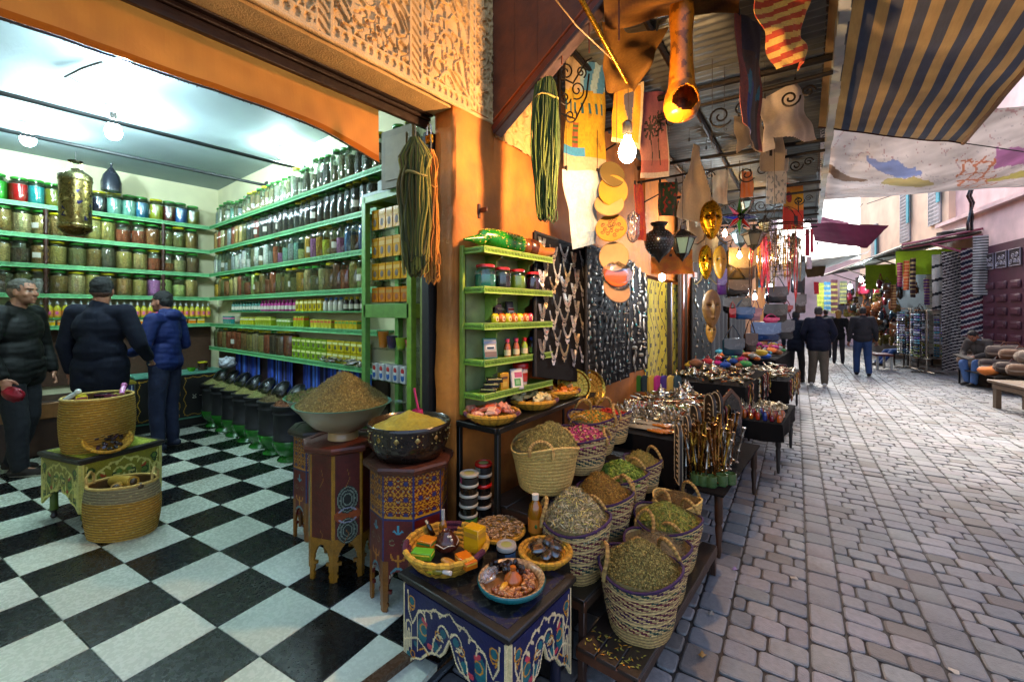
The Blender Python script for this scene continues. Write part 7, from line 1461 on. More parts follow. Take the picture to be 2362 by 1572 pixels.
# perfume bottles on the lane table
b = MB(); b.lathe([(.20, 0), (.22, .012), (.225, .02), (.21, .014), (.001, .006)], 40, sy=1.3, col='#a89a70'); o = b.build('oval_tray', 'vc_metal', smooth=50); o.location = (-.82, 5.75, .505); tag(o, 'oval metal tray of small stoppers on the perfume table', 'tray'); scat(trin, 26, -.97, -.67, 5.5, 6.0, .52, .35, .6)
PC = [('#7a1018', 'ruby'), ('#8a4a10', 'amber'), ('#5a0c20', 'wine'), ('#a04a0c', 'orange'), ('#1c2a6a', 'blue'), ('#14502c', 'green'), ('#8f2a10', 'rust')]; i = 0
for r_ in range(4):
    for c_ in range(8):
        c, nm_ = PC[(i*5+r_) % 7] if c_ < 7 else PC[3]; x = -1.03+.062*c_; y = 5.03+.09*r_; h_ = .09+.02*(i % 3); t = thing('perfume_bottle', '%s perfume bottle, %s from the left in the %s row, black lane table' % (nm_, ORD[c_], ORD[r_]), 'bottle', (x, y, .502), random.random(), 'perfume bottles on the black lane table')
        b = MB(); b.lathe([(.016, 0), (.02, .004), (.022, h_*.4), (.014, h_*.62), (.006, h_*.7)], 8 if i % 2 else 14, col=c); b.build('bottle_body', 'liquidfill', t, smooth=30); b = MB(); b.lathe([(.007, h_*.68), (.01, h_*.74), (.004, h_*.82), (.009, h_*.92), (.004, h_*1.02), (.006, h_*1.1), (.001, h_*1.35)], 8, col='#a8a08c'); b.build('stopper', 'vc_metal', t); i += 1
# ---------- bags, beads, racks further down
def bag(px, py, wp, hp, d, c, label, strap=True, flap=True):
    k = d/F; t = thing('handbag', label, 'bag', at(px, py, d=d), TH+random.uniform(-.5, .5), 'bags hanging over the stalls'); w_, h_ = wp*k, hp*k; b = MB(); b.box((0, 0, 0), (w_, w_*.3, h_), jit(c, .1), bv=w_*.12); b.build('bag_body', 'vc_gloss', t, smooth=50)
    if flap: b = MB(); b.prism([(-w_*.5, h_*.5), (w_*.5, h_*.5), (w_*.5, 0), (w_*.25, -h_*.12), (-w_*.25, -h_*.12), (-w_*.5, 0)], (0, w_*.17, 0), (1, 0, 0), (0, 0, 1), .01, mixc(c, '#ffffff', .06)); b.v = [(x, y-w_*.33-.004, z) for x, y, z in b.v]; b.build('flap', 'vc_gloss', t)
    if strap: b = MB(); b.tube([(-w_*.42, 0, h_*.45), (-w_*.2, 0, h_*.95), (0, 0, h_*1.25), (w_*.2, 0, h_*.95), (w_*.42, 0, h_*.45)], .008, 5, mixc(c, '#000000', .3)); b.build('strap', 'vc_gloss', t)
for a in ((1708, 610, 62, 75, 6.6, '#3a3420', 'large dark olive leather satchel behind the warm bulb'), (1700, 665, 60, 38, 6.5, '#1c1a14', 'wide black leather bag under the olive satchel'), (1700, 705, 58, 36, 6.5, '#15151a', 'black rounded bag hanging left of the white bulb'), (1716, 722, 42, 28, 6.4, '#1c4a80', 'bright blue leather bag'), (1690, 722, 14, 22, 6.3, '#9a1424', 'small red purse beside the blue bag'), (1742, 725, 26, 30, 7.0, '#a87888', 'small pink patterned pouch'), (1790, 680, 46, 38, 7.4, '#15141c', 'black half-moon handbag, upper of two'), (1788, 722, 46, 42, 7.4, '#241a14', 'black and brown half-moon handbag, lower of two'), (1778, 738, 32, 12, 7.3, '#c2206a', 'shocking pink roll purse under the half-moon bags'), (1840, 640, 26, 70, 8.2, '#101014', 'long narrow black bag near the walkers'), (1846, 700, 22, 44, 8.4, '#2a1c16', 'dark brown bag near the walkers'), (1815, 712, 26, 16, 8.0, '#a01c14', 'bunch of small red purses'), (1755, 640, 22, 46, 7.6, '#14282c', 'dark teal bag with red frame'), (1690, 800, 46, 40, 6.4, '#1c3a4c', 'deep blue tote standing at the back of the stall'), (1730, 790, 30, 44, 6.8, '#2c1c14', 'brown tote standing beside the blue one'), (1665, 650, 20, 60, 5.8, '#4a1c5a', 'long purple bag behind the masks'), (1765, 765, 60, 46, 8.4, '#16284c', 'navy travel bag at the back of the stalls'), (1810, 760, 36, 44, 8.8, '#1c1a20', 'charcoal shoulder bag beyond the navy one')): bag(*a)
for i in range(34):
    px = 1715+random.random()*135; d = random.uniform(5.6, 7.8); py = random.uniform(525, 560); L_ = random.uniform(60, 150)*d/F; c = random.choice(['#5a3a1c', '#8f1414', '#a87814', '#2a1c14', '#6a5a3c', '#a82a3c', '#1c1c24', '#8a6a2c']); p = at(px, py, d=d)
    t = thing('bead_string', 'string of %s beads hanging in the cluster by the wire cage' % {'#5a3a1c': 'brown', '#8f1414': 'dark red', '#a87814': 'amber', '#2a1c14': 'black-brown', '#6a5a3c': 'grey-brown', '#a82a3c': 'pink red', '#1c1c24': 'black', '#8a6a2c': 'ochre'}[c], 'beads', p, 0, 'strings of %s beads' % {'#5a3a1c': 'brown', '#8f1414': 'dark red', '#a87814': 'amber', '#2a1c14': 'black-brown', '#6a5a3c': 'grey-brown', '#a82a3c': 'pink red', '#1c1c24': 'black', '#8a6a2c': 'ochre'}[c]); b = MB()
    n_ = 26; pts = [(.016*math.sin(q/n_*2*PI), 0, -L_*abs(1-abs(2*q/n_-1))) for q in range(n_+1)]; b.tube(pts, [.006+.004*(q % 2) for q in range(n_+1)], 6, jit(c, .2)); b.build('beads', 'vc_gloss', t)
t = thing('wire_cage', 'black wire cage shaped rack hung with beads and chains', 'rack', at(1802, 520, d=5.6)); k = 5.6/F; b = MB(); r = 42*k
for z in (0, -.02): b.tube([(r*math.cos(2*PI*i/30), r*math.sin(2*PI*i/30), z) for i in range(30)], .006, 5, closed=True)
for i in range(8): a = 2*PI*i/8; b.tube([(r*math.cos(a)*math.cos(f), r*math.sin(a)*math.cos(f), 44*k*math.sin(f)) for f in [PI/2*q/8 for q in range(9)]], .004, 4)
b.tube([(0, 0, 44*k), (0, 0, 90*k)], .004, 4); b.tube([(-20*k, 0, 62*k), (0, 0, 52*k), (20*k, 0, 66*k)], .003, 4); b.build('cage_frame', 'iron', t); b = MB()
for q in range(9):
    z = -20*k-12*k*q; rr = r*(.75-.04*q); b.tube([(rr*math.cos(2*PI*i/16), rr*math.sin(2*PI*i/16), z+.01*math.sin(i*q)) for i in range(16)], .005, 4, jit('#4a3c2c', .3), closed=True)
for q in range(16): a = q*.4; b.tube([(r*.7*math.cos(a), r*.7*math.sin(a), 0), (r*.6*math.cos(a+.2), r*.6*math.sin(a+.2), -.35), (r*.5*math.cos(a), r*.5*math.sin(a), -.6-.02*q % .2)], .004, 4, jit('#5a4a34', .4))
b.build('chains', 'vc_metal', t)
# heaps of goods on the far tables
GC = [('#a81c2c', 'red'), ('#c9c4b4', 'white'), ('#1c4a9a', 'blue'), ('#c9661c', 'orange'), ('#3a8a4a', 'green'), ('#a8186a', 'magenta'), ('#c0a02a', 'yellow'), ('#2c2420', 'black'), ('#7a4a2a', 'brown'), ('#4aa0b0', 'turquoise')]
for i in range(70):
    y = random.uniform(9.2, 12.2) if i < 40 else random.uniform(6.2, 8.9); x = (random.uniform(-2.2, -1.2) if i < 40 else random.uniform(-1.9, -1.2)); z = (.73 if i < 40 else .79); c, nm_ = GC[i % 10]; s = random.uniform(.06, .13)
    t = thing('cloth_pouch', 'small %s pouch lying in the heap on the %s tables' % (nm_, 'farthest' if i < 40 else 'middle'), 'pouch', (x, y, z+s*.4+random.uniform(0, .1)), random.random()*6, 'small %s pouches on the %s tables' % (nm_, 'farthest' if i < 40 else 'middle')); b = MB(); b.ball((0, 0, 0), (s, s*.7, s*.45), 10, 7, jit(c, .15)); b.tube([(-s*.5, 0, s*.3), (0, 0, s*.8), (s*.5, 0, s*.3)], .006, 4, jit(c, .3)); b.build('pouch_body', 'vc_cloth', t, smooth=60)
t = thing('orange_bag', 'orange and white boxy bag hanging from the end of the dark table', 'bag', at(1805, 862, d=7.2), TH); b = MB(); b.prism([(-.07, -.14), (.07, -.14), (.05, .1), (-.05, .1)], (0, 0, 0), (1, 0, 0), (0, 0, 1), .06, '#d0420e'); b.build('bag_body', 'vc_gloss', t); b = MB(); b.tube([(-.09, .0, -.13), (-.09, 0, .05), (-.05, 0, .15), (.05, 0, .15), (.09, 0, .05), (.09, 0, -.13)], .012, 6, '#3a2430'); b.build('strap', 'vc_cloth', t)
# ---------- dark sheets added behind the hung goods, standing in for the stall's deep shade
for k, (s0, s1, c, lab) in enumerate(((4.3, 6.2, '#1c120c', 'dark sheet standing in for shade behind the stall beyond the doorway'), (6.4, 9.0, '#1a1014', 'dark sheet standing in for shade behind the bag stall'), (9.2, 12.5, '#201418', 'dark sheet standing in for shade behind the farthest stall on the left'))):
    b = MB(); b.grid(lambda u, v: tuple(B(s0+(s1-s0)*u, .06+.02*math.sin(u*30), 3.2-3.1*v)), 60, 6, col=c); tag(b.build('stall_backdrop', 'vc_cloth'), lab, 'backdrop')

# straps, chains and leather pieces hung along the fronts of the stall tables
for i in range(46):
    T = i % 3; x, y0, y1, z = ((-.985, 3.9, 4.95, .70), (-.955, 5.35, 6.95, .78), (-.755, 7.25, 8.85, .62))[T]; c, nm_ = (('#b0a890', 'silver'), ('#7a4a24', 'brown leather'), ('#a08038', 'brass'), ('#5a1c1c', 'dark red'))[i % 4]; tn = ('long silverware', 'middle', 'farther')[T]
    L_ = random.uniform(.15, .34); t = thing('hanging_chain', '%s chain hung over the front of the %s table' % (nm_, tn), 'chain', (x+.02, y0+(y1-y0)*random.random(), z+.01), 0, '%s chains on the front of the %s table' % (nm_, tn)); b = MB(); b.tube([(0, 0, 0)]+[(.012+.004*math.sin(q), .014*math.sin(q*.9+i), -L_*q/12) for q in range(1, 13)], [.005+.004*(q % 2) for q in range(13)], 6, jit(c, .2)); b.ball((.012, 0, -L_), (.012, .02, .026), 8, 6, jit(c, .2)); b.build('links', 'vc_metal' if i % 2 == 0 else 'vc_gloss', t)

for px, py0, py1, wpx, d, c, nm_ in ((1662, 392, 470, 34, 4.9, '#e0d6c2', 'pale'), (1722, 395, 455, 26, 5.0, '#c9762c', 'rust orange'), (1600, 500, 560, 30, 4.9, '#d8ccb0', 'cream'), (1795, 345, 395, 40, 4.4, '#dcd4c6', 'off-white')): sheet('white_cloth', '%s cloth hung small among the lanterns at mid depth' % nm_, 'cloth', *quad(px-wpx/2, py0, px+wpx/2, py1, d), white(c), 14, 20, mat='vc_thin', wav=.02, group='small cloths among the lanterns')
for px, py, d, lab in ((1605, 575, 5.0, 'small dark lantern hanging behind the cream cloth'), (1765, 520, 6.2, 'tiny black lantern left of the wire cage'), (1722, 472, 5.6, 'small iron lantern above the glass star'), (1830, 560, 7.5, 'little dark lantern near the lane end')): hexlant(at(px, py, d=d), d/F, lab, 44, 15, '#8a9a90')
# ================================================================= people
def blob(name, elems, voxel, smooth, parent, mat, colfn, disp=None):
    """joins tapered limbs and rounded masses into one continuous surface"""
    b = MB()
    for e in elems:
        if e[0] == 'c':
            _, p0, r0, p1, r1 = e; p0, p1 = V(p0), V(p1); d = p1-p0; N = 14
            b.ball(p0, r0, N, 8); b.ball(p1, r1, N, 8)
            if d.length > 1e-5:
                t = d.normalized(); n = t.orthogonal().normalized(); m = t.cross(n); vs = []
                for p, r in ((p0, r0), (p1, r1)):
                    for i in range(N): a = 2*PI*i/N; vs.append(p+(n*math.cos(a)+m*math.sin(a))*r)
                b.add(vs, [(i, (i+1) % N, N+(i+1) % N, N+i) for i in range(N)]+[tuple(range(N))[::-1], tuple(range(N, 2*N))])
        else: _, c, r, R = (e+(None,))[:4]; b.ball(c, r, 16, 10, R=R)
    me = bpy.data.meshes.new(name); me.from_pydata([tuple(p) for p in b.v], [], b.f); o = bpy.data.objects.new(name, me); COL.objects.link(o)
    m = o.modifiers.new('r', 'REMESH'); m.mode = 'VOXEL'; m.voxel_size = voxel; s = o.modifiers.new('s', 'SMOOTH'); s.iterations = smooth; s.factor = .5
    bpy.context.view_layer.update(); m2 = bpy.data.meshes.new_from_object(o.evaluated_get(bpy.context.evaluated_depsgraph_get())); bpy.data.objects.remove(o)
    n = len(m2.vertices); co = np.empty(n*3, np.float32); m2.vertices.foreach_get('co', co); co = co.reshape(-1, 3)
    if disp:
        nr = np.empty(n*3, np.float32); m2.vertex_normals.foreach_get('vector', nr); nr = nr.reshape(-1, 3)
        co = co+nr*np.array([disp(*p) for p in co], np.float32)[:, None]; m2.vertices.foreach_set('co', co.ravel())
    vc = np.array([rgb(colfn(*p)) for p in co], np.float32); li = np.empty(len(m2.loops), np.int32); m2.loops.foreach_get('vertex_index', li)
    for ca in list(m2.color_attributes): m2.color_attributes.remove(ca)
    ca = m2.color_attributes.new('Col', 'FLOAT_COLOR', 'CORNER'); arr = np.ones((len(li), 4), np.float32); arr[:, :3] = vc[li]; ca.data.foreach_set('color', arr.ravel())
    m2.polygons.foreach_set('use_smooth', [True]*len(m2.polygons)); m2.materials.clear(); m2.materials.append(MATS[mat]); m2.update()
    o = bpy.data.objects.new(name, m2); COL.objects.link(o); o.parent = parent; return o
mm('skin_vc', None, .5, var=.08, bump=.08, bscale=200)
mm('jacket', None, .85, var=.15, scale=40, bump=.2, bscale=120, spec=.25)
mm('nylon', None, .68, spec=.3, var=.12, scale=20, bump=.3, bscale=18)
mm('denim', None, .85, var=.2, scale=60, bump=.35, bscale=30)
mm('hair', None, .7, var=.4, scale=120, bump=.8, bscale=250)
def hand(elems, wrist, fwd, side, palmn, s=1.0, curl=.5):
    """palm, four fingers of their own length and a thumb; fwd points from wrist to fingertips"""
    w, f, sd, pn = V(wrist), V(fwd).normalized(), V(side).normalized(), V(palmn).normalized()
    elems.append(('c', w+f*.01, .024*s, w+f*.03*s, .024*s)); R = Matrix((sd, f, pn)).transposed(); elems.append(('e', w+f*.055*s, (.040*s, .048*s, .017*s), R))
    for k, (off, l) in enumerate(((.030, .072), (.010, .082), (-.010, .076), (-.029, .060))):
        p = w+f*.09*s+sd*off*s; d = (f+sd*off*2.2).normalized(); p1 = p+d*l*.45*s; d2 = (d*math.cos(curl*1.3)+pn*math.sin(curl*1.3)); p2 = p1+d2*l*.33*s; d3 = (d*math.cos(curl*2.4)+pn*math.sin(curl*2.4)); p3 = p2+d3*l*.26*s
        elems += [('c', p, .0095*s, p1, .0088*s), ('c', p1, .0088*s, p2, .0082*s), ('c', p2, .0082*s, p3, .0072*s)]
    p = w+f*.03*s+sd*.034*s; p1 = p+(f*.7+sd*.8+pn*.35).normalized()*.035*s; p2 = p1+(f*.9+sd*.1+pn*.5).normalized()*.03*s; elems += [('c', p, .0125*s, p1, .011*s), ('c', p1, .011*s, p2, .009*s)]
def person(loc, yaw, h, label, P, sp, vox=.009, group=None):
    t = thing('person', label, 'person', loc, yaw, group); k = h/1.75; g = sp.get('girth', 1.0)
    J = dict(hipL=(-.09, 0, .93), hipR=(.09, 0, .93), kneeL=(-.10, .02, .50), kneeR=(.10, .02, .50), ankL=(-.11, 0, .09), ankR=(.11, 0, .09), pel=(0, 0, .97), waist=(0, .0, 1.10), chest=(0, 0, 1.30), shL=(-.185, 0, 1.44), shR=(.185, 0, 1.44),
             elL=(-.25, -.03, 1.15), elR=(.25, -.03, 1.15), wrL=(-.26, .04, .90), wrR=(.26, .04, .90), neck=(0, -.005, 1.49), head=(0, .02, 1.635)); J.update(P)
    J = {a: V(b)*k for a, b in J.items()}; hy, hp = math.radians(sp.get('head_yaw', 0)), math.radians(sp.get('head_pitch', 0)); HR = Euler((hp, 0, hy)).to_matrix(); H = J['head']
    hd = lambda x, y, z: H+HR @ (V((x, y, z))*k)
    fw = {s: V(sp.get('foot'+s, (0, 1, 0))).normalized() for s in 'LR'}
    E_ = [('e', hd(0, -.012, .035), tuple(q*k for q in (.074, .093, .082)), HR), ('e', hd(0, .012, -.02), tuple(q*k for q in (.066, .078, .078)), HR), ('e', hd(0, .022, -.062), tuple(q*k for q in (.055, .062, .048)), HR), ('e', hd(0, .072, -.092), (.02*k, .016*k, .016*k), HR),
          ('c', hd(0, .083, .012), .009*k, hd(0, .105, -.022), .014*k), ('e', hd(.012, .095, -.028), (.008*k,)*3), ('e', hd(-.012, .095, -.028), (.008*k,)*3), ('c', hd(-.035, .078, .028), .009*k, hd(.035, .078, .028), .009*k), ('c', hd(-.018, .083, -.058), .008*k, hd(.018, .083, -.058), .008*k), ('c', hd(-.014, .082, -.067), .008*k, hd(.014, .082, -.067), .008*k),
          ('e', hd(.073, -.012, -.008), (.009*k, .018*k, .032*k), HR), ('e', hd(-.073, -.012, -.008), (.009*k, .018*k, .032*k), HR), ('e', hd(.045, .05, -.025), (.022*k,)*3), ('e', hd(-.045, .05, -.025), (.022*k,)*3),
          ('c', hd(0, -.03, -.06), .055*k, J['neck'], .060*k*g**.5), ('c', J['neck'], .06*k, J['chest']+V((0, 0, .05)), .09*k)]
    E_ += [('e', J['chest'], (.15*k*g, .10*k*g, .17*k)), ('e', J['waist'], (.13*k*g, .10*k*g, .13*k)), ('e', J['pel'], (.145*k*g, .10*k*g, .11*k)), ('c', J['shL'], .055*k, J['shR'], .055*k)]
    for s in 'LR':
        E_ += [('c', J['sh'+s], .05*k, J['el'+s], .038*k), ('c', J['el'+s], .038*k, J['wr'+s], .025*k), ('c', J['hip'+s], .08*k, J['knee'+s], .052*k), ('c', J['knee'+s], .052*k, J['ank'+s], .036*k), ('c', J['ank'+s]-V((0, 0, .03*k)), .035*k, J['ank'+s]+fw[s]*.12*k-V((0, 0, .05*k)), .028*k)]
        hand(E_, J['wr'+s], sp.get('hf'+s, (J['wr'+s]-J['el'+s])), sp.get('hs'+s, (1 if s == 'L' else -1, .6, 0)), sp.get('hn'+s, (1 if s == 'L' else -1, 0, 0)), k*.98, sp.get('curl', .55))
    sk = rgb(sp.get('skin', '#8a563c')); HRi = HR.inverted()
    def skc(x, y, z):
        q = HRi @ (V((x, y, z))-H)/k
        if q.y > .05:
            if abs(abs(q.x)-.032) < .015 and abs(q.z-.006) < .0065: return '#1c120c' if abs(abs(q.x)-.032) < .006 else '#a89a8c'
            if abs(abs(q.x)-.032) < .02 and abs(q.z-.026-.1*(.03-abs(q.x))) < .005: return sp.get('brow', '#1a100a')
            if abs(q.x) < .022 and abs(q.z+.062) < .007 and q.y > .07: return mixc(sk, '#7a2a20', .45)
        if -.115 < q.z < -.035 and q.y > -.02 and abs(q.x) < .08: return mixc(sk, '#3a2a22', sp.get('stubble', .2))
        return sk
    body = blob('body', E_, vox, 3, t, 'skin_vc', skc)
    # hair
    if sp.get('hair'):
        hc = sp['hair']; L_ = sp.get('hairlen', 0); He = [('e', hd(0, -.022, .042), tuple(q*k for q in (.080, .096, .086)), HR), ('e', hd(0, -.05, .0), tuple(q*k for q in (.076, .062, .07)), HR)]
        if L_: He += [('c', hd(0, -.06, -.02), .08*k, hd(0, -.07, -.02-L_), .07*k), ('e', hd(0, -.01, .05), (.092*k, .105*k, .09*k), HR)]
        o = blob('hair', He, max(vox, .007), 1, t, 'hair', lambda x, y, z: jit(hc if (HRi @ (V((x, y, z))-H)/k).z > sp.get('fade', -9) else mixc(hc, sk, .35), .25), disp=lambda x, y, z: .006*nz(x*50, y*50, z*60))
    # trousers
    tc = sp.get('trousers', '#101218'); T = [('e', J['pel']-V((0, 0, .0)), (.155*k*g, .115*k*g, .12*k))]; tw = sp.get('twide', 1.0)
    for s in 'LR': T += [('c', J['hip'+s], .098*k*g**.6, J['knee'+s], .070*k*tw), ('c', J['knee'+s], .070*k*tw, J['ank'+s]+V((0, 0, .0)), .056*k*tw), ('c', J['ank'+s], .056*k*tw, J['ank'+s]+(J['knee'+s]-J['ank'+s])*.2, .06*k*tw)]
    blob('trousers', T, max(vox, .010), 4, t, 'denim', lambda x, y, z: jit(tc, .06), disp=lambda x, y, z: .008*nz(x*7, y*7, z*8)+.003*nz(x*19, y*19, z*30))
    # shoes
    sc = sp.get('shoes', '#1c1410')
    for s in 'LR':
        A = J['ank'+s]; f = fw[s]; sd = f.cross(V((0, 0, 1))); S_ = [('c', A-f*.045*k-V((0, 0, .045*k)), .042*k, A+f*.06*k-V((0, 0, .052*k)), .040*k), ('c', A+f*.06*k-V((0, 0, .052*k)), .042*k, A+f*.155*k-V((0, 0, .060*k)), .032*k), ('c', A-V((0, 0, .02*k)), .045*k, A+f*.03*k-V((0, 0, .035*k)), .042*k)]
        z0 = A.z-.09*k+.018*k
        o = blob('shoe', S_, .008, 2, t, 'denim', lambda x, y, z: sp.get('sole', '#c9c2b0') if z < z0 else sc)
    # jacket
    if sp.get('jacket'):
        jc = sp['jacket']; hem = sp.get('hem', .86)*k; jg = g*sp.get('bulk', 1.0); Jk = [('e', J['chest'], (.185*k*jg, .13*k*jg, .19*k)), ('e', J['waist'], (.175*k*jg, .135*k*jg, .16*k)), ('c', J['shL']+V((.01, 0, -.005)), .078*k, J['shR']+V((-.01, 0, -.005)), .078*k), ('c', J['chest']+V((0, -.02*k, .1*k)), .11*k, J['waist'], .14*k*jg)]
        hz = (J['pel'].z-hem)
        if hz > 0: Jk += [('e', J['pel'], (.18*k*jg, .135*k*jg, .12*k)), ('c', V((-.07*k*jg, 0, J['pel'].z)), .125*k*jg, V((-.07*k*jg, 0, hem+.08)), .12*k*jg), ('c', V((.07*k*jg, 0, J['pel'].z)), .125*k*jg, V((.07*k*jg, 0, hem+.08)), .12*k*jg), ('e', V((0, .0, hem+.1)), (.16*k*jg, .13*k*jg, .1*k))]
        Jk += [('c', J['neck']+V((0, -.01, -.03)), .075*k, J['neck']+V((0, -.012, .012)), .07*k)]
        if sp.get('hood'): Jk += [('e', J['neck']+V((0, -.075*k, .0)), (.10*k, .075*k, .075*k)), ('c', J['neck']+V((-.06*k, -.02*k, .03*k)), .045*k, J['neck']+V((.06*k, -.02*k, .03*k)), .045*k)]
        for s in 'LR': e2 = J['wr'+s]+(J['el'+s]-J['wr'+s])*.06; Jk += [('c', J['sh'+s], .078*k*jg**.3, J['el'+s], .062*k), ('c', J['el'+s], .062*k, e2, .046*k)]
        def dj(x, y, z):
            v = .007*nz(x*5, y*5, z*7)+.003*nz(x*14, y*12, z*24)
            if sp.get('puffer'): v += .0035*abs(math.sin(PI*(z+.05*nz(x*4, y*4))/(.055)))**.7-.002
            return v
        blob('jacket', Jk, max(vox, .010), 4, t, 'nylon' if sp.get('puffer') else 'jacket', lambda x, y, z: mixc(jc, '#000000', .35) if abs(x) < .006 and y > 0 else jc, disp=dj)
        if sp.get('collar'): b = MB(); c0 = J['neck']; b.tube([c0+V((.075*k*math.cos(a), .07*k*math.sin(a), -.012+.012*math.sin(a))) for a in [2*PI*i/20 for i in range(20)]], .016*k, 8, sp['collar'], closed=True); b.build('collar', 'vc_cloth', t)
    return t
def face_dir(dx, dy): return math.atan2(-dx, dy)
vr = V((math.cos(TH), math.sin(TH), 0)); vf = V((-math.sin(TH), math.cos(TH), 0))      # to the right and ahead as seen from the doorway
def yaw_to(v): return math.atan2(-v.x, v.y)
p1 = at(60, 1090, z=FZ); p1 = V((p1.x, p1.y, FZ))
M1 = person(p1+V((-.05, -.05, 0)), yaw_to(vr+vf*.25), 1.76, 'grey-haired man in a dark quilted jacket holding a red bag at the left edge', dict(ankR=(.12, .10, .09), ankL=(-.10, -.10, .09), kneeR=(.11, .07, .5), elR=(.29, -.02, 1.14), wrR=(.27, .09, .90), elL=(-.27, .02, 1.14), wrL=(-.25, .1, .9), head=(0, .05, 1.635)),
    dict(girth=1.16, jacket='#0b0d0c', puffer=True, hem=.80, trousers='#0c0f18', hair='#5a564e', fade=.03, skin='#b07a60', shoes='#241a14', head_yaw=-6, stubble=.3, curl=.9, twide=1.12, hfR=(0, .3, -1), hsR=(-.2, 1, 0), hnR=(-1, 0, 0)), vox=.0065)
# bag in his hand, receding hair line is left bare
w_ = M1.matrix_world if False else None
b = MB(); b.grid(lambda u, v: (.09*math.cos(u*2*PI)*math.sin(v*PI)**.7, .05*math.sin(u*2*PI)*math.sin(v*PI)**.7, -.14*v+.02*nz(u*6, v*6)), 30, 12); o = b.build('red_bag', M('red_film', '#8f1024', .35, var=.3, bump=.5, bscale=40, sss=.2), smooth=60)
o.location = at(28, 892, d=dist(p1)-.28); o.rotation_euler = (.3, .2, TH); tag(o, 'crumpled thin red bag held by the grey-haired man', 'bag')
p2 = at(232, 1110, d=3.88); p2 = V((p2.x, p2.y, FZ))
person(p2, yaw_to(vf-vr*.12), 1.77, 'broad man in a navy wool coat seen from behind in the shop', dict(elL=(-.27, -.02, 1.15), wrL=(-.27, .04, .92), elR=(.30, .02, 1.16), wrR=(.26, .20, 1.02), shL=(-.20, 0, 1.44), shR=(.20, 0, 1.44)), dict(girth=1.10, jacket='#0c1020', hem=.74, bulk=1.02, trousers='#0f1830', hair='#0c0a09', fade=-.02, skin='#a87058', shoes='#14100e', head_yaw=24, collar='#0c1020'), vox=.008)
p3 = at(382, 1035, z=FZ)
person(V((p3.x, p3.y, FZ)), yaw_to(-vr-vf*.05), 1.68, 'young man in a shiny blue hooded jacket facing left', dict(elL=(-.27, .02, 1.16), wrL=(-.18, .24, 1.08), elR=(.27, -.02, 1.15), wrR=(.16, .25, 1.10), head=(0, .045, 1.635)), dict(girth=1.0, jacket='#0f1f55', puffer=True, hood=True, hem=.93, trousers='#101a38', hair='#0b0909', skin='#9a6650', shoes='#141a30', sole='#b0a898', twide=1.1, head_pitch=-4, hfL=(.3, 1, .1), hfR=(-.3, 1, .1)), vox=.0075)
b = MB(); b.box((0, 0, 0), (.01, .12, .2), '#a9b0b4', rz=.3, bv=.003); o = b.build('leaflet', 'vc_gloss'); o.location = at(331, 775, d=dist(p3)-.05); o.rotation_euler = (.1, .2, TH); tag(o, 'pale leaflet held up by the young man in blue', 'leaflet')
def street_person(px, pfy, yawv, h, label, P, sp, vox=.012): q = at(px, pfy, z=0); return person(V((q.x, q.y, 0)), yaw_to(yawv), h, label, P, sp, vox)
lane = V((-math.sin(math.radians(5)), 1, 0))
street_person(1888, 890, lane, 1.72, 'man in navy jacket and khaki trousers walking away down the lane', dict(elL=(-.29, -.02, 1.16), elR=(.29, -.02, 1.16), wrL=(-.24, .12, 1.0), wrR=(.24, .12, 1.0), ankL=(-.13, .05, .09)), dict(girth=1.2, jacket='#0c1022', hem=.80, trousers='#4f463a', hair='#2a2826', shoes='#b8b4ac', sole='#c9c6be', skin='#8a5a44', twide=1.25))
street_person(1990, 866, lane, 1.73, 'man in grey sweater and blue jeans walking away, right of the navy jacket', dict(ankL=(-.11, .16, .09), kneeL=(-.11, .14, .5), ankR=(.11, -.12, .1), wrL=(-.28, .02, .88), wrR=(.28, .08, .9)), dict(girth=1.08, jacket='#2b2b2e', hem=.88, trousers='#22406e', hair='#1c1a19', shoes='#141418', sole='#1a1a1a', skin='#8a5a44', twide=1.15, collar='#3a5a8a'))
street_person(1835, 882, lane+V((.25, 0, 0)), 1.66, 'slim person in black coat beside the stall, left of the navy jacket', dict(ankR=(.10, .14, .09), kneeR=(.1, .12, .5), head=(0, .06, 1.60)), dict(girth=.95, jacket='#0e1422', hem=.76, trousers='#0a0b10', hair='#14100e', shoes='#101010', skin='#7a4a38'))
street_person(1934, 838, lane, 1.66, 'fair-haired woman in black between the two walking men', dict(), dict(girth=.95, jacket='#0c0b0d', hem=.78, trousers='#14131a', hair='#a07c40', hairlen=.08, shoes='#15110f', skin='#a87a60'), .014)
street_person(1905, 825, lane, 1.70, 'distant man in a dark coat half hidden behind the navy jacket', dict(), dict(jacket='#15161c', trousers='#17171c', hair='#14100e'), .016)
# seated young man on the right, reading
q = at(2235, 888, z=0); q.z = 0
person(q+V((.25, .15, 0)), yaw_to(-vr-vf*.15), 1.72, 'young man in light blue jeans sitting bent over a notebook by the bags', dict(pel=(0, -.05, .50), hipL=(-.09, -.03, .47), hipR=(.09, -.03, .47), kneeL=(-.12, .38, .52), kneeR=(.14, .36, .50), ankL=(-.10, .42, .09), ankR=(.10, .30, .09), waist=(0, .0, .66), chest=(0, .10, .84), shL=(-.18, .15, .97), shR=(.18, .15, .97), neck=(0, .20, 1.03), head=(0, .30, 1.10), elL=(-.24, .22, .72), elR=(.24, .22, .72), wrL=(-.12, .40, .66), wrR=(.12, .40, .66)),
    dict(jacket='#4a4440', hem=.42, bulk=.95, trousers='#4a6a9c', hair='#0e0c0c', shoes='#1c1816', sole='#c9c4bc', skin='#8f5e48', head_pitch=-48, twide=1.1, collar='#7a8a9a'), .010)
q = at(2058, 845, z=0); q.z = 0
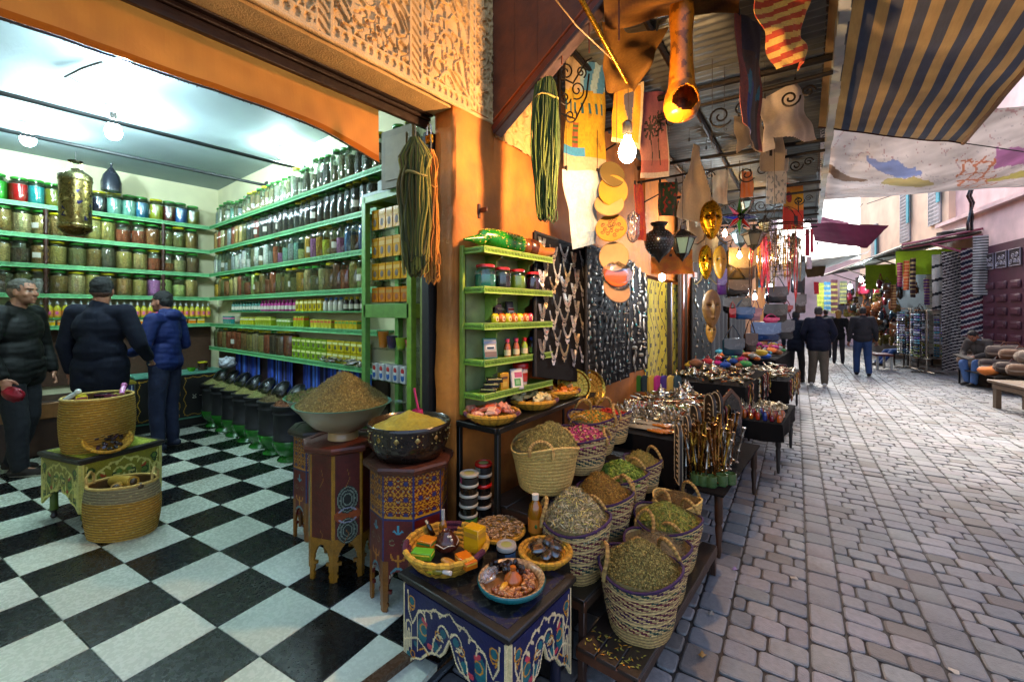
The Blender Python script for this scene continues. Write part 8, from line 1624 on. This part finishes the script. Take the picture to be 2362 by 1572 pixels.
person(q+V((.2, .3, 0)), yaw_to(-vr+vf*.1), 1.70, 'man in dark sweater and jeans lounging on a chair by the sunglasses', dict(pel=(0, -.15, .47), hipL=(-.09, -.12, .46), hipR=(.09, -.12, .46), kneeL=(-.12, .32, .46), kneeR=(.12, .34, .44), ankL=(-.10, .62, .10), ankR=(.12, .60, .10), waist=(0, -.2, .64), chest=(0, -.24, .84), shL=(-.18, -.25, .97), shR=(.18, -.25, .97), neck=(0, -.24, 1.03), head=(0, -.2, 1.17), elL=(-.26, -.12, .74), elR=(.26, -.12, .74), wrL=(-.12, .08, .68), wrR=(.12, .08, .68)), dict(jacket='#1c2436', hem=.5, trousers='#27467a', hair='#120e0d', shoes='#181412'), .013)
# ================================================================= overhead cloths
def striped(u, v):
    return jit('#b09a74' if int(u*19.0) % 2 == 0 else '#586070', .05)
A1, A2 = at(1888, 292, d=3.9), at(2222, 330, d=3.85); A4 = V((.86, 1.6, 2.98)); A3 = V((-.0, 1.6, 3.34))
def awf(u, v): p = A3.lerp(A4, u).lerp(A1.lerp(A2, u), v); return p+V((0, 0, -.10*math.sin(v*PI)*math.sin(u*PI)+.02*nz(u*5, v*7)+.006*math.sin(v*60+u*9)*nz(u*3, v*3)+.014*math.sin(v*22+u*3)*max(0, v-.6)))
b = MB(); b.grid(awf, 152, 60, colfn=striped, thick=.003); aw = b.build('striped_awning', 'vc_thin', smooth=80); tag(aw, 'tan and navy striped canvas awning stretched over the lane', 'awning')
b = MB(); b.tube([awf(1, i/20) for i in range(21)], .018, 8, '#7a5c3a'); b.tube([awf(i/20, 1) for i in range(21)], .012, 6, '#3a1c1c'); b.build('rolled_hem', 'vc_cloth', aw)
b = MB(); b.tube([awf(1, 1), awf(1, 1)+V((1.6, 1.4, -.25))], .005, 5, '#2a2a26'); tag(b.build('awning_rope', 'vc'), 'dark rope running right from the corner of the striped awning', 'rope')
T1a, T1c, T1d, T1e = at(1893, 300, z=3.32), at(2420, 235, z=3.4), at(1890, 462, z=3.3), at(2420, 425, z=3.42)
def P_map(u, v):
    u, v = u+.02*nz(u*14, v*14)+.008*nz(u*50, v*40), v+.05*nz(u*12, v*10, 5)+.015*nz(u*50, v*40, 7)
    if abs(u-.34) < .12 and abs(v-.32-.5*(u-.34)) < .07*(1-abs(u-.34)/.12)+.02: return '#9fabc8'
    if ((u-.40)/.11)**2+((v-.5)/.09)**2 < 1: return '#c0b68c'
    if ((u-.12)/.10)**2+((v-.48-.4*(u-.12))/.06)**2 < 1: return '#9c8878'
    if .62 < u < .78 and .3 < v < .85 and (abs(math.sin((u*1.3+v*.4)*38)) < .3 or abs(math.sin((u*.5-v)*26)) < .22): return '#c99a80'
    if u > .78 and abs(v-.45-.8*(u-.9)) < .10: return '#bc94b4'
    if u > .75 and abs(v-.72-.5*(u-.9)) < .04: return '#c4be88'
    n_ = nz(u*9, v*5, 3); return '#c0a8a8' if abs(n_) < .010 else ('#bcb8ba' if abs(nz(u*7, v*9, 8)) < .010 else '#cfcac8')
b = MB(); b.grid(lambda u, v: T1a.lerp(T1c, u).lerp(T1d.lerp(T1e, u), v)+V((0, 0, -.22*math.sin(v*PI)*math.sin(u*PI)+.03*nz(u*5, v*4)+.015*math.sin(u*40)*math.exp(-u*14)+.01*nz(u*8, v*8))), 180, 90, colfn=P_map, thick=.002); tag(b.build('printed_tarp', 'vc_thin', smooth=80), 'white tarp scribbled with coloured map-like shapes beyond the striped awning', 'tarp')
def sag(name, lab, cat, pts, col, sg=.15, mat='vc_thin', n=24, cf=None):
    a, c_, d_, e = pts; b = MB(); b.grid(lambda u, v: a.lerp(c_, u).lerp(d_.lerp(e, u), v)-V((0, 0, sg*math.sin(v*PI)*math.sin(u*PI)+.02*nz(u*6, v*6))), n, n, col=col, colfn=cf, thick=.003); o = b.build(name, mat, smooth=80); return tag(o, lab, cat)
sag('magenta_awning', 'magenta cloth awning sagging over the far part of the lane', 'awning', (at(1868, 512, d=10.5), at(2050, 520, d=12.2), at(1880, 556, d=10.0), at(2000, 572, d=11.4)), '#6a1c40', .06)
sag('magenta_awning', 'smaller paler magenta cloth behind the big one', 'awning', (at(1884, 498, d=13), at(1955, 512, d=13.5), at(1886, 514, d=12.5), at(1960, 518, d=13)), '#8a3c64', .05)
sag('white_tarp', 'pale tarp slung low across the lane under the magenta awning', 'tarp', (at(1850, 640, d=15), at(2010, 575, d=15), at(1860, 600, d=12), at(2000, 585, d=12.8)), '#a09c98', .1)
sag('khaki_tarp', 'khaki cloth hanging above the walkers', 'tarp', (at(1852, 606, d=13), at(1908, 600, d=13.5), at(1862, 640, d=13), at(1900, 636, d=13.5)), '#7c6c4a', .02)
b = MB(); P_ = (at(1851, 485, d=9.4), at(1890, 477, d=9.8), at(1855, 514, d=9.0), at(1884, 518, d=9.4)); b.grid(lambda u, v: P_[0].lerp(P_[1], u).lerp(P_[2].lerp(P_[3], u), v)+V((0, 0, .02*math.sin(v*26))), 6, 48, col='#3c5052', thick=.004); tag(b.build('corrugated_sheet', 'corrugated'), 'small tilted corrugated sheet at the far end of the stall roof', 'roof')
# red cloths and charms at the far end of the left stalls
for i, (px, y0, y1, wd, c, nm_) in enumerate(((1862, 528, 590, 9, '#8a1428', 'wine red'), (1872, 528, 582, 7, '#b01830', 'bright red'), (1883, 650, 678, 12, '#a01420', 'crimson'), (1866, 592, 620, 12, '#c0a8a8', 'pinkish white'), (1852, 590, 680, 10, '#3a2c24', 'dark brown'))):
    d = 9.5; sheet('hanging_scarf', '%s scarf hanging at the far end of the stall roof' % nm_, 'scarf', at(px-wd/2, y0, d=d), at(px+wd/2, y0, d=d), at(px-wd/2, y1, d=d), at(px+wd/2, y1, d=d), lambda u, v, c=c: jit(c, .12), 8, 20, group='scarves at the far end', clip=False, wav=.01)
# ================================================================= stall on the right
t = thing('stall_roof', 'ragged grey stall roof with pink painted bars on the right side of the lane', 'roof'); b = MB()
b.grid(lambda u, v: tuple(Rr(.2+9.8*u, -.05+1.55*v, 3.62-.30*v+.03*nz(u*20, v*3)+.02*math.sin(u*300))), 150, 8, col='#4c4640', thick=.03); b.build('roof_sheet', 'vc_wood', t)
b = MB(); b.tube([Rr(.15, 0, 3.66), Rr(.3, 1.5, 3.38)], .03, 6, '#8f4458'); b.tube([Rr(.15, 0, 3.5), Rr(.3, 1.5, 3.28)], .025, 6, '#8f4458'); b.tube([Rr(.1, 0, 2.95), Rr(.2, .95, 3.36)], .03, 6, '#8f4458'); b.build('pink_bars', 'vc_gloss', t)
b = MB(); [b.tube([Rr(tt, 1.5, 3.3), Rr(tt, .1, 2.7)], .02, 5, '#5a4c40') for tt in (1.2, 2.6, 4.2, 6.2, 8.4)]; b.tube([Rr(.3, 1.5, 3.34), Rr(10, 1.5, 3.28)], .03, 6, '#7c766c'); b.build('struts', 'vc_wood', t)
for i in range(7): b = MB(); s_ = random.uniform(.15, .4); b.ball((0, 0, 0), (s_, s_*.6, .06), 8, 5, jit(('#a8a4a0', '#2c2826', '#6a645c')[i % 3], .2)); o = b.build('roof_bundle', 'vc_cloth'); o.location = Rr(.3+.35*i, .3, 3.68); tag(o, 'bundle of rags and plastic lying on the stall roof, %s from the rugs' % ORD[i], 'bundle', 'bundles on the stall roof')
def rsheet(name, lab, cat, t0, n0, t1, n1, z0, z1, cf, nu=14, nv=60, grp=None, wav=.02): return sheet(name, lab, cat, Rr(t0, n0, z0), Rr(t1, n1, z0), Rr(t0, n0, z1), Rr(t1, n1, z1), cf, nu, nv, wav=wav, group=grp, clip=False)
rsheet('lime_cloth', 'bright lime green cloth across the near end of the right stall', 'cloth', .9, 1.45, .8, .05, 3.28, 2.62, lambda u, v: jit('#8fae14', .06)); rsheet('lime_cloth', 'smaller lime green cloth hanging further into the right stall', 'cloth', 3.4, 1.5, 3.3, .6, 3.15, 2.35, lambda u, v: jit('#7fa012', .06))
RG = 'rugs hung by the pink wall'
rsheet('rug', 'cream rug with wide black bands, nearest the stall', 'rug', .45, .85, .45, .5, 3.1, 1.55, lambda u, v: jit('#17141a' if (v*4.3+u*.3) % 1 > .8 else '#b8b0a4', .08), grp=RG); rsheet('rug', 'long rug with fine black and white stripes reaching the ground', 'rug', .3, .72, .3, .25, 3.15, .12, lambda u, v: jit('#1c1418' if (v*38+u*2) % 1 > .45 else '#b0a8a0', .08), 14, 160, grp=RG, wav=.05)
rsheet('rug', 'fringed maroon rug with white and navy stripes', 'rug', .1, .42, .05, .04, 3.2, 1.0, lambda u, v: jit(['#5a1428', '#5a1428', '#b8b0ac', '#141830', '#141830', '#b8b0ac'][int(v*54+u*4) % 6], .08), 14, 110, grp=RG); rsheet('rug', 'short black and white striped rug on the wall corner', 'rug', -.15, .30, -.2, .04, 3.45, 2.0, lambda u, v: jit('#101014' if (v*22) % 1 > .5 else '#b8b4b0', .06), 10, 110, grp=RG)
for i, (tt, n_, z0, z1, c, nm_) in enumerate(((.7, 1.42, 2.95, 2.3, '#8a1c50', 'magenta'), (.65, 1.30, 3.0, 2.2, '#b0481c', 'orange patterned'), (.6, 1.18, 3.05, 2.0, '#2c1418', 'dark patterned'), (.75, .85, 2.5, 1.8, '#4a1c5c', 'purple'), (1.6, 1.3, 2.4, 1.7, '#6a3a1c', 'brown'))): rsheet('hanging_textile', '%s woven piece hanging at the front of the right stall' % nm_, 'textile', tt, n_+.06, tt, n_-.06, z0, z1, lambda u, v, c=c: jit(c if (v*9) % 1 > .3 else mixc(c, '#c9a86a', .6), .2), 6, 40, grp='woven pieces on the right stall')
for k, (t0, n0, c, lab) in enumerate(((1.6, .35, '#a8a494', 'white plank shutter at the back of the right stall'), (1.3, .12, '#3a2420', 'brown roller shutter beside the white planks'))):
    b = MB(); [b.box(Rr(t0, n0, .5+.16*q), (.03, .45, .145), jit(c, .1), rz=ra+PI/2, bv=.01) for q in range(15)]; tag(b.build('shutter', 'vc_wood'), lab, 'shutter')
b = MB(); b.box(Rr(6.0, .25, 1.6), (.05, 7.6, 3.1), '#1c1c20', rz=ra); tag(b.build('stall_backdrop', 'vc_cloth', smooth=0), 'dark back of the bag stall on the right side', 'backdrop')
for i in range(96):
    tt = random.uniform(1.6, 8.5); n_ = random.uniform(.4, 1.3); z = random.uniform(.5, 2.5); c, nm_ = random.choice((('#3a2414', 'brown'), ('#5a2c14', 'tan'), ('#141414', 'black'), ('#6a1424', 'maroon'), ('#1c3a4c', 'teal'), ('#6a5a24', 'olive'), ('#7a4424', 'rust')))
    t = thing('handbag', '%s leather bag hanging in the far right stall' % nm_, 'bag', Rr(tt, n_, z), random.random()*6, '%s bags in the far right stall' % nm_); b = MB(); s = random.uniform(.16, .27); b.box((0, 0, 0), (s*1.3, s*.5, s*1.3), jit(c, .2), bv=s*.2); b.tube([(-s*.5, 0, s*.6), (0, 0, s*1.5), (s*.5, 0, s*.6)], .012, 5, jit(c, .2)); b.build('bag_body', 'vc_gloss', t, smooth=50)
for i, (px, y0, y1, c, nm_) in enumerate(((1908, 650, 718, '#3a6a8a', 'blue and yellow'), (1924, 645, 722, '#4a1c24', 'dark red'), (1945, 648, 700, '#5a5648', 'grey'), (1893, 652, 715, '#8a8a2c', 'olive'))): sheet('hanging_textile', '%s woven panel hanging at the end of the lane' % nm_, 'textile', *quad(px-8, y0, px+8, y1, 17), lambda u, v, c=c: jit(mixc(c, '#b8a84a', .5) if (v*6) % 1 > .55 else c, .2), 8, 30, group='woven panels at the lane end', clip=False)
# sunglasses stands
for j, (px, pyt, pyb, d, hw, lab) in enumerate(((2100, 712, 852, 12.2, 22, 'tall revolving rack of sunglasses, left one, behind'), (2138, 716, 862, 11.3, 27, 'tall revolving rack of sunglasses, right one, in front'))):
    k = d/F; q = at(px, pyb, d=d); q.z = 0; t = thing('sunglasses_rack', lab, 'rack', q, 0, 'sunglasses racks on the right'); r = hw*k*.95; zt = CH-(pyt-HY)*k; z0 = .42; b = MB(); b.lathe([(.02, .03), (.02, zt)], 10); b.lathe([(r, z0-.02), (r, z0)], 24); b.lathe([(r*.9, zt), (r*.9, zt+.02)], 24, col='#20304a'); [b.tube([(0, 0, .05), (.34*math.cos(a), .34*math.sin(a), .03)], .02, 6) for a in (.3, 1.9, 3.5, 5.1)]; b.build('stand', 'silver', t)
    rows = 17
    for r_ in range(rows):
        z = z0+.04+(zt-z0-.08)*r_/rows
        for c_ in range(8):
            if c_ in (2, 3): continue      # the side turned to the wall
            a = 2*PI*c_/8+PI; g_ = MB(); ex = V((-math.sin(a), math.cos(a), 0)); n_ = V((math.cos(a), math.sin(a), 0)); cc = random.choice(['#3c4a60', '#c9ccd6', '#5a4a9a', '#4c9aaa', '#b8bcc8', '#2c2c34', '#a8a0c0'] if r_ > 4 else ['#1c2030', '#6a7a1c', '#2c5a6a'])
            for s in (-1, 1): g_.ball(n_*r+ex*s*.038, (.034, .034, .026), 8, 5, cc)
            g_.tube([n_*(r+.005)-ex*.075, n_*(r+.03)-ex*.03, n_*(r+.03)+ex*.03, n_*(r+.005)+ex*.075], .005, 4, '#c9c9d0'); g_.v = [(x, y, zz+z) for x, y, zz in g_.v]; g_.build('sunglasses', 'vc_gloss', t)
# stool, benches and bag piles
t = thing('stool', 'stool with dark red seat and pale legs in front of the lounging man', 'stool', Rr(1.0, 1.75, 0), ra); b = MB(); b.box((0, 0, .42), (.4, .7, .05), '#5a1c20', bv=.01); b.build('seat', 'vc_wood', t)
for sx in (-.15, .15):
    for sy in (-.28, .28): b = MB(); b.box((sx, sy, .2), (.05, .05, .4), '#a8a8a0', bv=.005); b.build('leg', 'vc_wood', t)
q = at(2296, 940, z=0); t = thing('wooden_bench', 'weathered plank bench at the right edge of the lane', 'bench', V((q.x+.42, q.y-.75, 0)), ra*1.3); b = MB(); [b.box((-.16+.165*k, 0, .44), (.155, 1.9, .045), jit('#6a5844', .15), bv=.006) for k in range(3)]; b.build('seat', 'vc_wood', t)
for sx in (-.18, .18):
    for sy in (-.8, .8): b = MB(); b.box((sx, sy, .21), (.07, .09, .42), jit('#5c4a38', .1), bv=.006); b.build('leg', 'vc_wood', t)
b = MB(); b.box((-.21, 0, .37), (.03, 1.7, .08), '#5c4a38', bv=.004); b.build('apron', 'vc_wood', t)
q = at(2250, 893, z=0); t = thing('low_table', 'low black metal table holding the striped bags by the seated man', 'table', V((q.x+.25, q.y-.1, 0)), ra); b = MB(); b.box((0, 0, .33), (.6, 1.5, .02), '#1a1816'); b.build('table_top', 'black_metal', t)
for sx in (-.27, .27):
    for sy in (-.7, .7): b = MB(); b.box((sx, sy, .16), (.03, .03, .32), '#1a1816'); b.build('leg', 'black_metal', t)
LT = t.location
for i, (dx, dy, s, c, nm_) in enumerate(((-.15, -.45, .16, '#c9702a', 'orange and white printed'), (-.1, -.1, .15, '#b8b4a8', 'white'), (.1, .15, .17, '#a8302c', 'red striped'), (.12, -.3, .14, '#7c6a54', 'beige'), (0, .5, .16, '#5a4434', 'brown'))):
    b = MB(); b.ball((0, 0, 0), (s, s*1.2, s*.55), 14, 9, colfn=None, col=c); b.v = [(x*(1+.15*nz(x*9, y*9, i)), y, z+.03*nz(x*9, y*9, i)) for x, y, z in b.v]; o = b.build('folded_bag', 'vc_cloth', smooth=60); o.location = LT+V((dx, dy, .34+s*.5)); tag(o, '%s folded bag on the low black table' % nm_, 'bag')
for i in range(26):
    tt = -3.2+.16*i; k = i % 4; c, nm_ = (('#4a3c34', 'grey-brown'), ('#6a4c34', 'tan'), ('#7c6c5c', 'beige'), ('#3a2c28', 'dark brown'))[k]; r = random.uniform(.12, .17); z = .28+.24*((i*7) % 3); n_ = .25+.17*((i*5) % 3)
    if tt > -.8: continue
    t = thing('duffel_bag', '%s striped duffel bag in the pile against the pink wall, layer %s' % (nm_, ('lowest', 'middle', 'top')[(i*7) % 3]), 'bag', Rr(tt, n_, z), ra+PI/2+random.uniform(-.3, .3), '%s duffel bags of the %s layer' % (nm_, ('lowest', 'middle', 'top')[(i*7) % 3])); b = MB(); b.lathe([(.001, -.36), (r*.8, -.35), (r, -.30), (r*1.02, 0), (r, .30), (r*.8, .35), (.001, .36)], 20, colfn=lambda u, j, c=c: mixc(c, '#b0a08c', .5) if int(u*20) % 5 == 0 else c); b.v = [(x, z_, y*.85) for x, y, z_ in b.v]; b.build('bag_body', 'vc_cloth', t, smooth=60)
    b = MB(); b.tube([(0, -.14, r*.8), (0, -.1, r*1.3), (0, .1, r*1.3), (0, .14, r*.8)], .013, 6, '#5a2c1c'); b.build('strap', 'vc_gloss', t)
t = thing('trestle', 'rough trestle that carries the pile of duffel bags', 'trestle'); b = MB(); b.box(Rr(-2.3, .42, .12), (.65, 3.0, .06), '#3a2c22', rz=ra); b.build('top', 'vc_wood', t)
# chair of the lounging man
q = at(2058, 845, z=0); t = thing('chair', 'plain dark chair under the lounging man', 'chair', (q.x+.2, q.y+.3, 0), yaw_to(-vr+vf*.1)); b = MB(); b.box((0, -.15, .37), (.42, .42, .035), '#1c1815', bv=.01); b.build('seat', 'vc_wood', t); b = MB(); b.box((0, -.40, .65), (.42, .03, .5), '#1c1815', bv=.01); b.build('backrest', 'vc_wood', t)
for sx in (-.18, .18):
    for sy in (-.34, .04): b = MB(); b.box((sx, sy, .18), (.03, .03, .36), '#1c1815'); b.build('leg', 'vc_wood', t)
q = at(2235, 888, z=0); b = MB(); b.box((0, 0, .19), (.42, .38, .38), '#3a2c22', bv=.02); o = b.build('wooden_box_seat', 'vc_wood'); o.location = (q.x+.25, q.y+.1, .0); o.rotation_euler = (0, 0, yaw_to(-vr-vf*.15)); tag(o, 'wooden box the young man with the notebook sits on', 'box')
b = MB(); b.box((0, 0, 0), (.2, .28, .02), '#2a2624', rz=.2); o = b.build('notebook', 'vc'); o.location = at(2222, 822, d=9.1); o.rotation_euler = (.3, 0, TH); tag(o, 'dark notebook on the knees of the young man by the bags', 'notebook')
# cables on the pink wall, wires across the lane
for k, (x0, x1) in enumerate(((2236, 2238), (2242, 2241))):
    b = MB(); pts = [atR for atR in [at(x0+random.uniform(-4, 4), 420+16*i, d=10.6) for i in range(8)]]; b.tube(pts, .03, 6, '#15151c'); tag(b.build('wall_cable', 'vc_gloss', smooth=60), '%s of the two thick dark cables running down the pink wall' % ('left', 'right')[k], 'cable')
for k, (a, e, lab) in enumerate(((at(1960, 500, d=15), at(1990, 470, d=15), 'short dark bracket arm on the peach house'), (at(2000, 470, d=11), at(2356, 330, d=8), 'thin wire sloping across the lane behind the tarp'))):
    b = MB(); b.tube(catenary(a, e, .05*k), .012, 5, '#2a2624'); tag(b.build('wire', 'vc'), lab, 'wire')
# litter and worn spots on the paving
def litter(x, y, s, c, lab): b = MB(); b.grid(lambda u, v: (s*(u-.5), s*.7*(v-.5), .004+.006*math.sin(u*5)*math.sin(v*4)), 4, 4, col=c, thick=.001); o = b.build('litter_scrap', 'vc'); o.location = (x, y, .006); o.rotation_euler = (0, 0, x*9); tag(o, lab, 'litter', 'scraps on the paving')
for px, py, c, nm_ in ((1694, 1312, '#8a78a8', 'lilac'), (2200, 1548, '#b8b0a0', 'pale'), (1832, 1333, '#b0a898', 'small cream'), (1640, 1415, '#8a8478', 'grey'), (1880, 1030, '#b8b8b8', 'white'), (1620, 1510, '#a87c3c', 'straw coloured')): q = at(px, py, z=.005); litter(q.x, q.y, .035, c, '%s scrap lying on the paving blocks' % nm_)
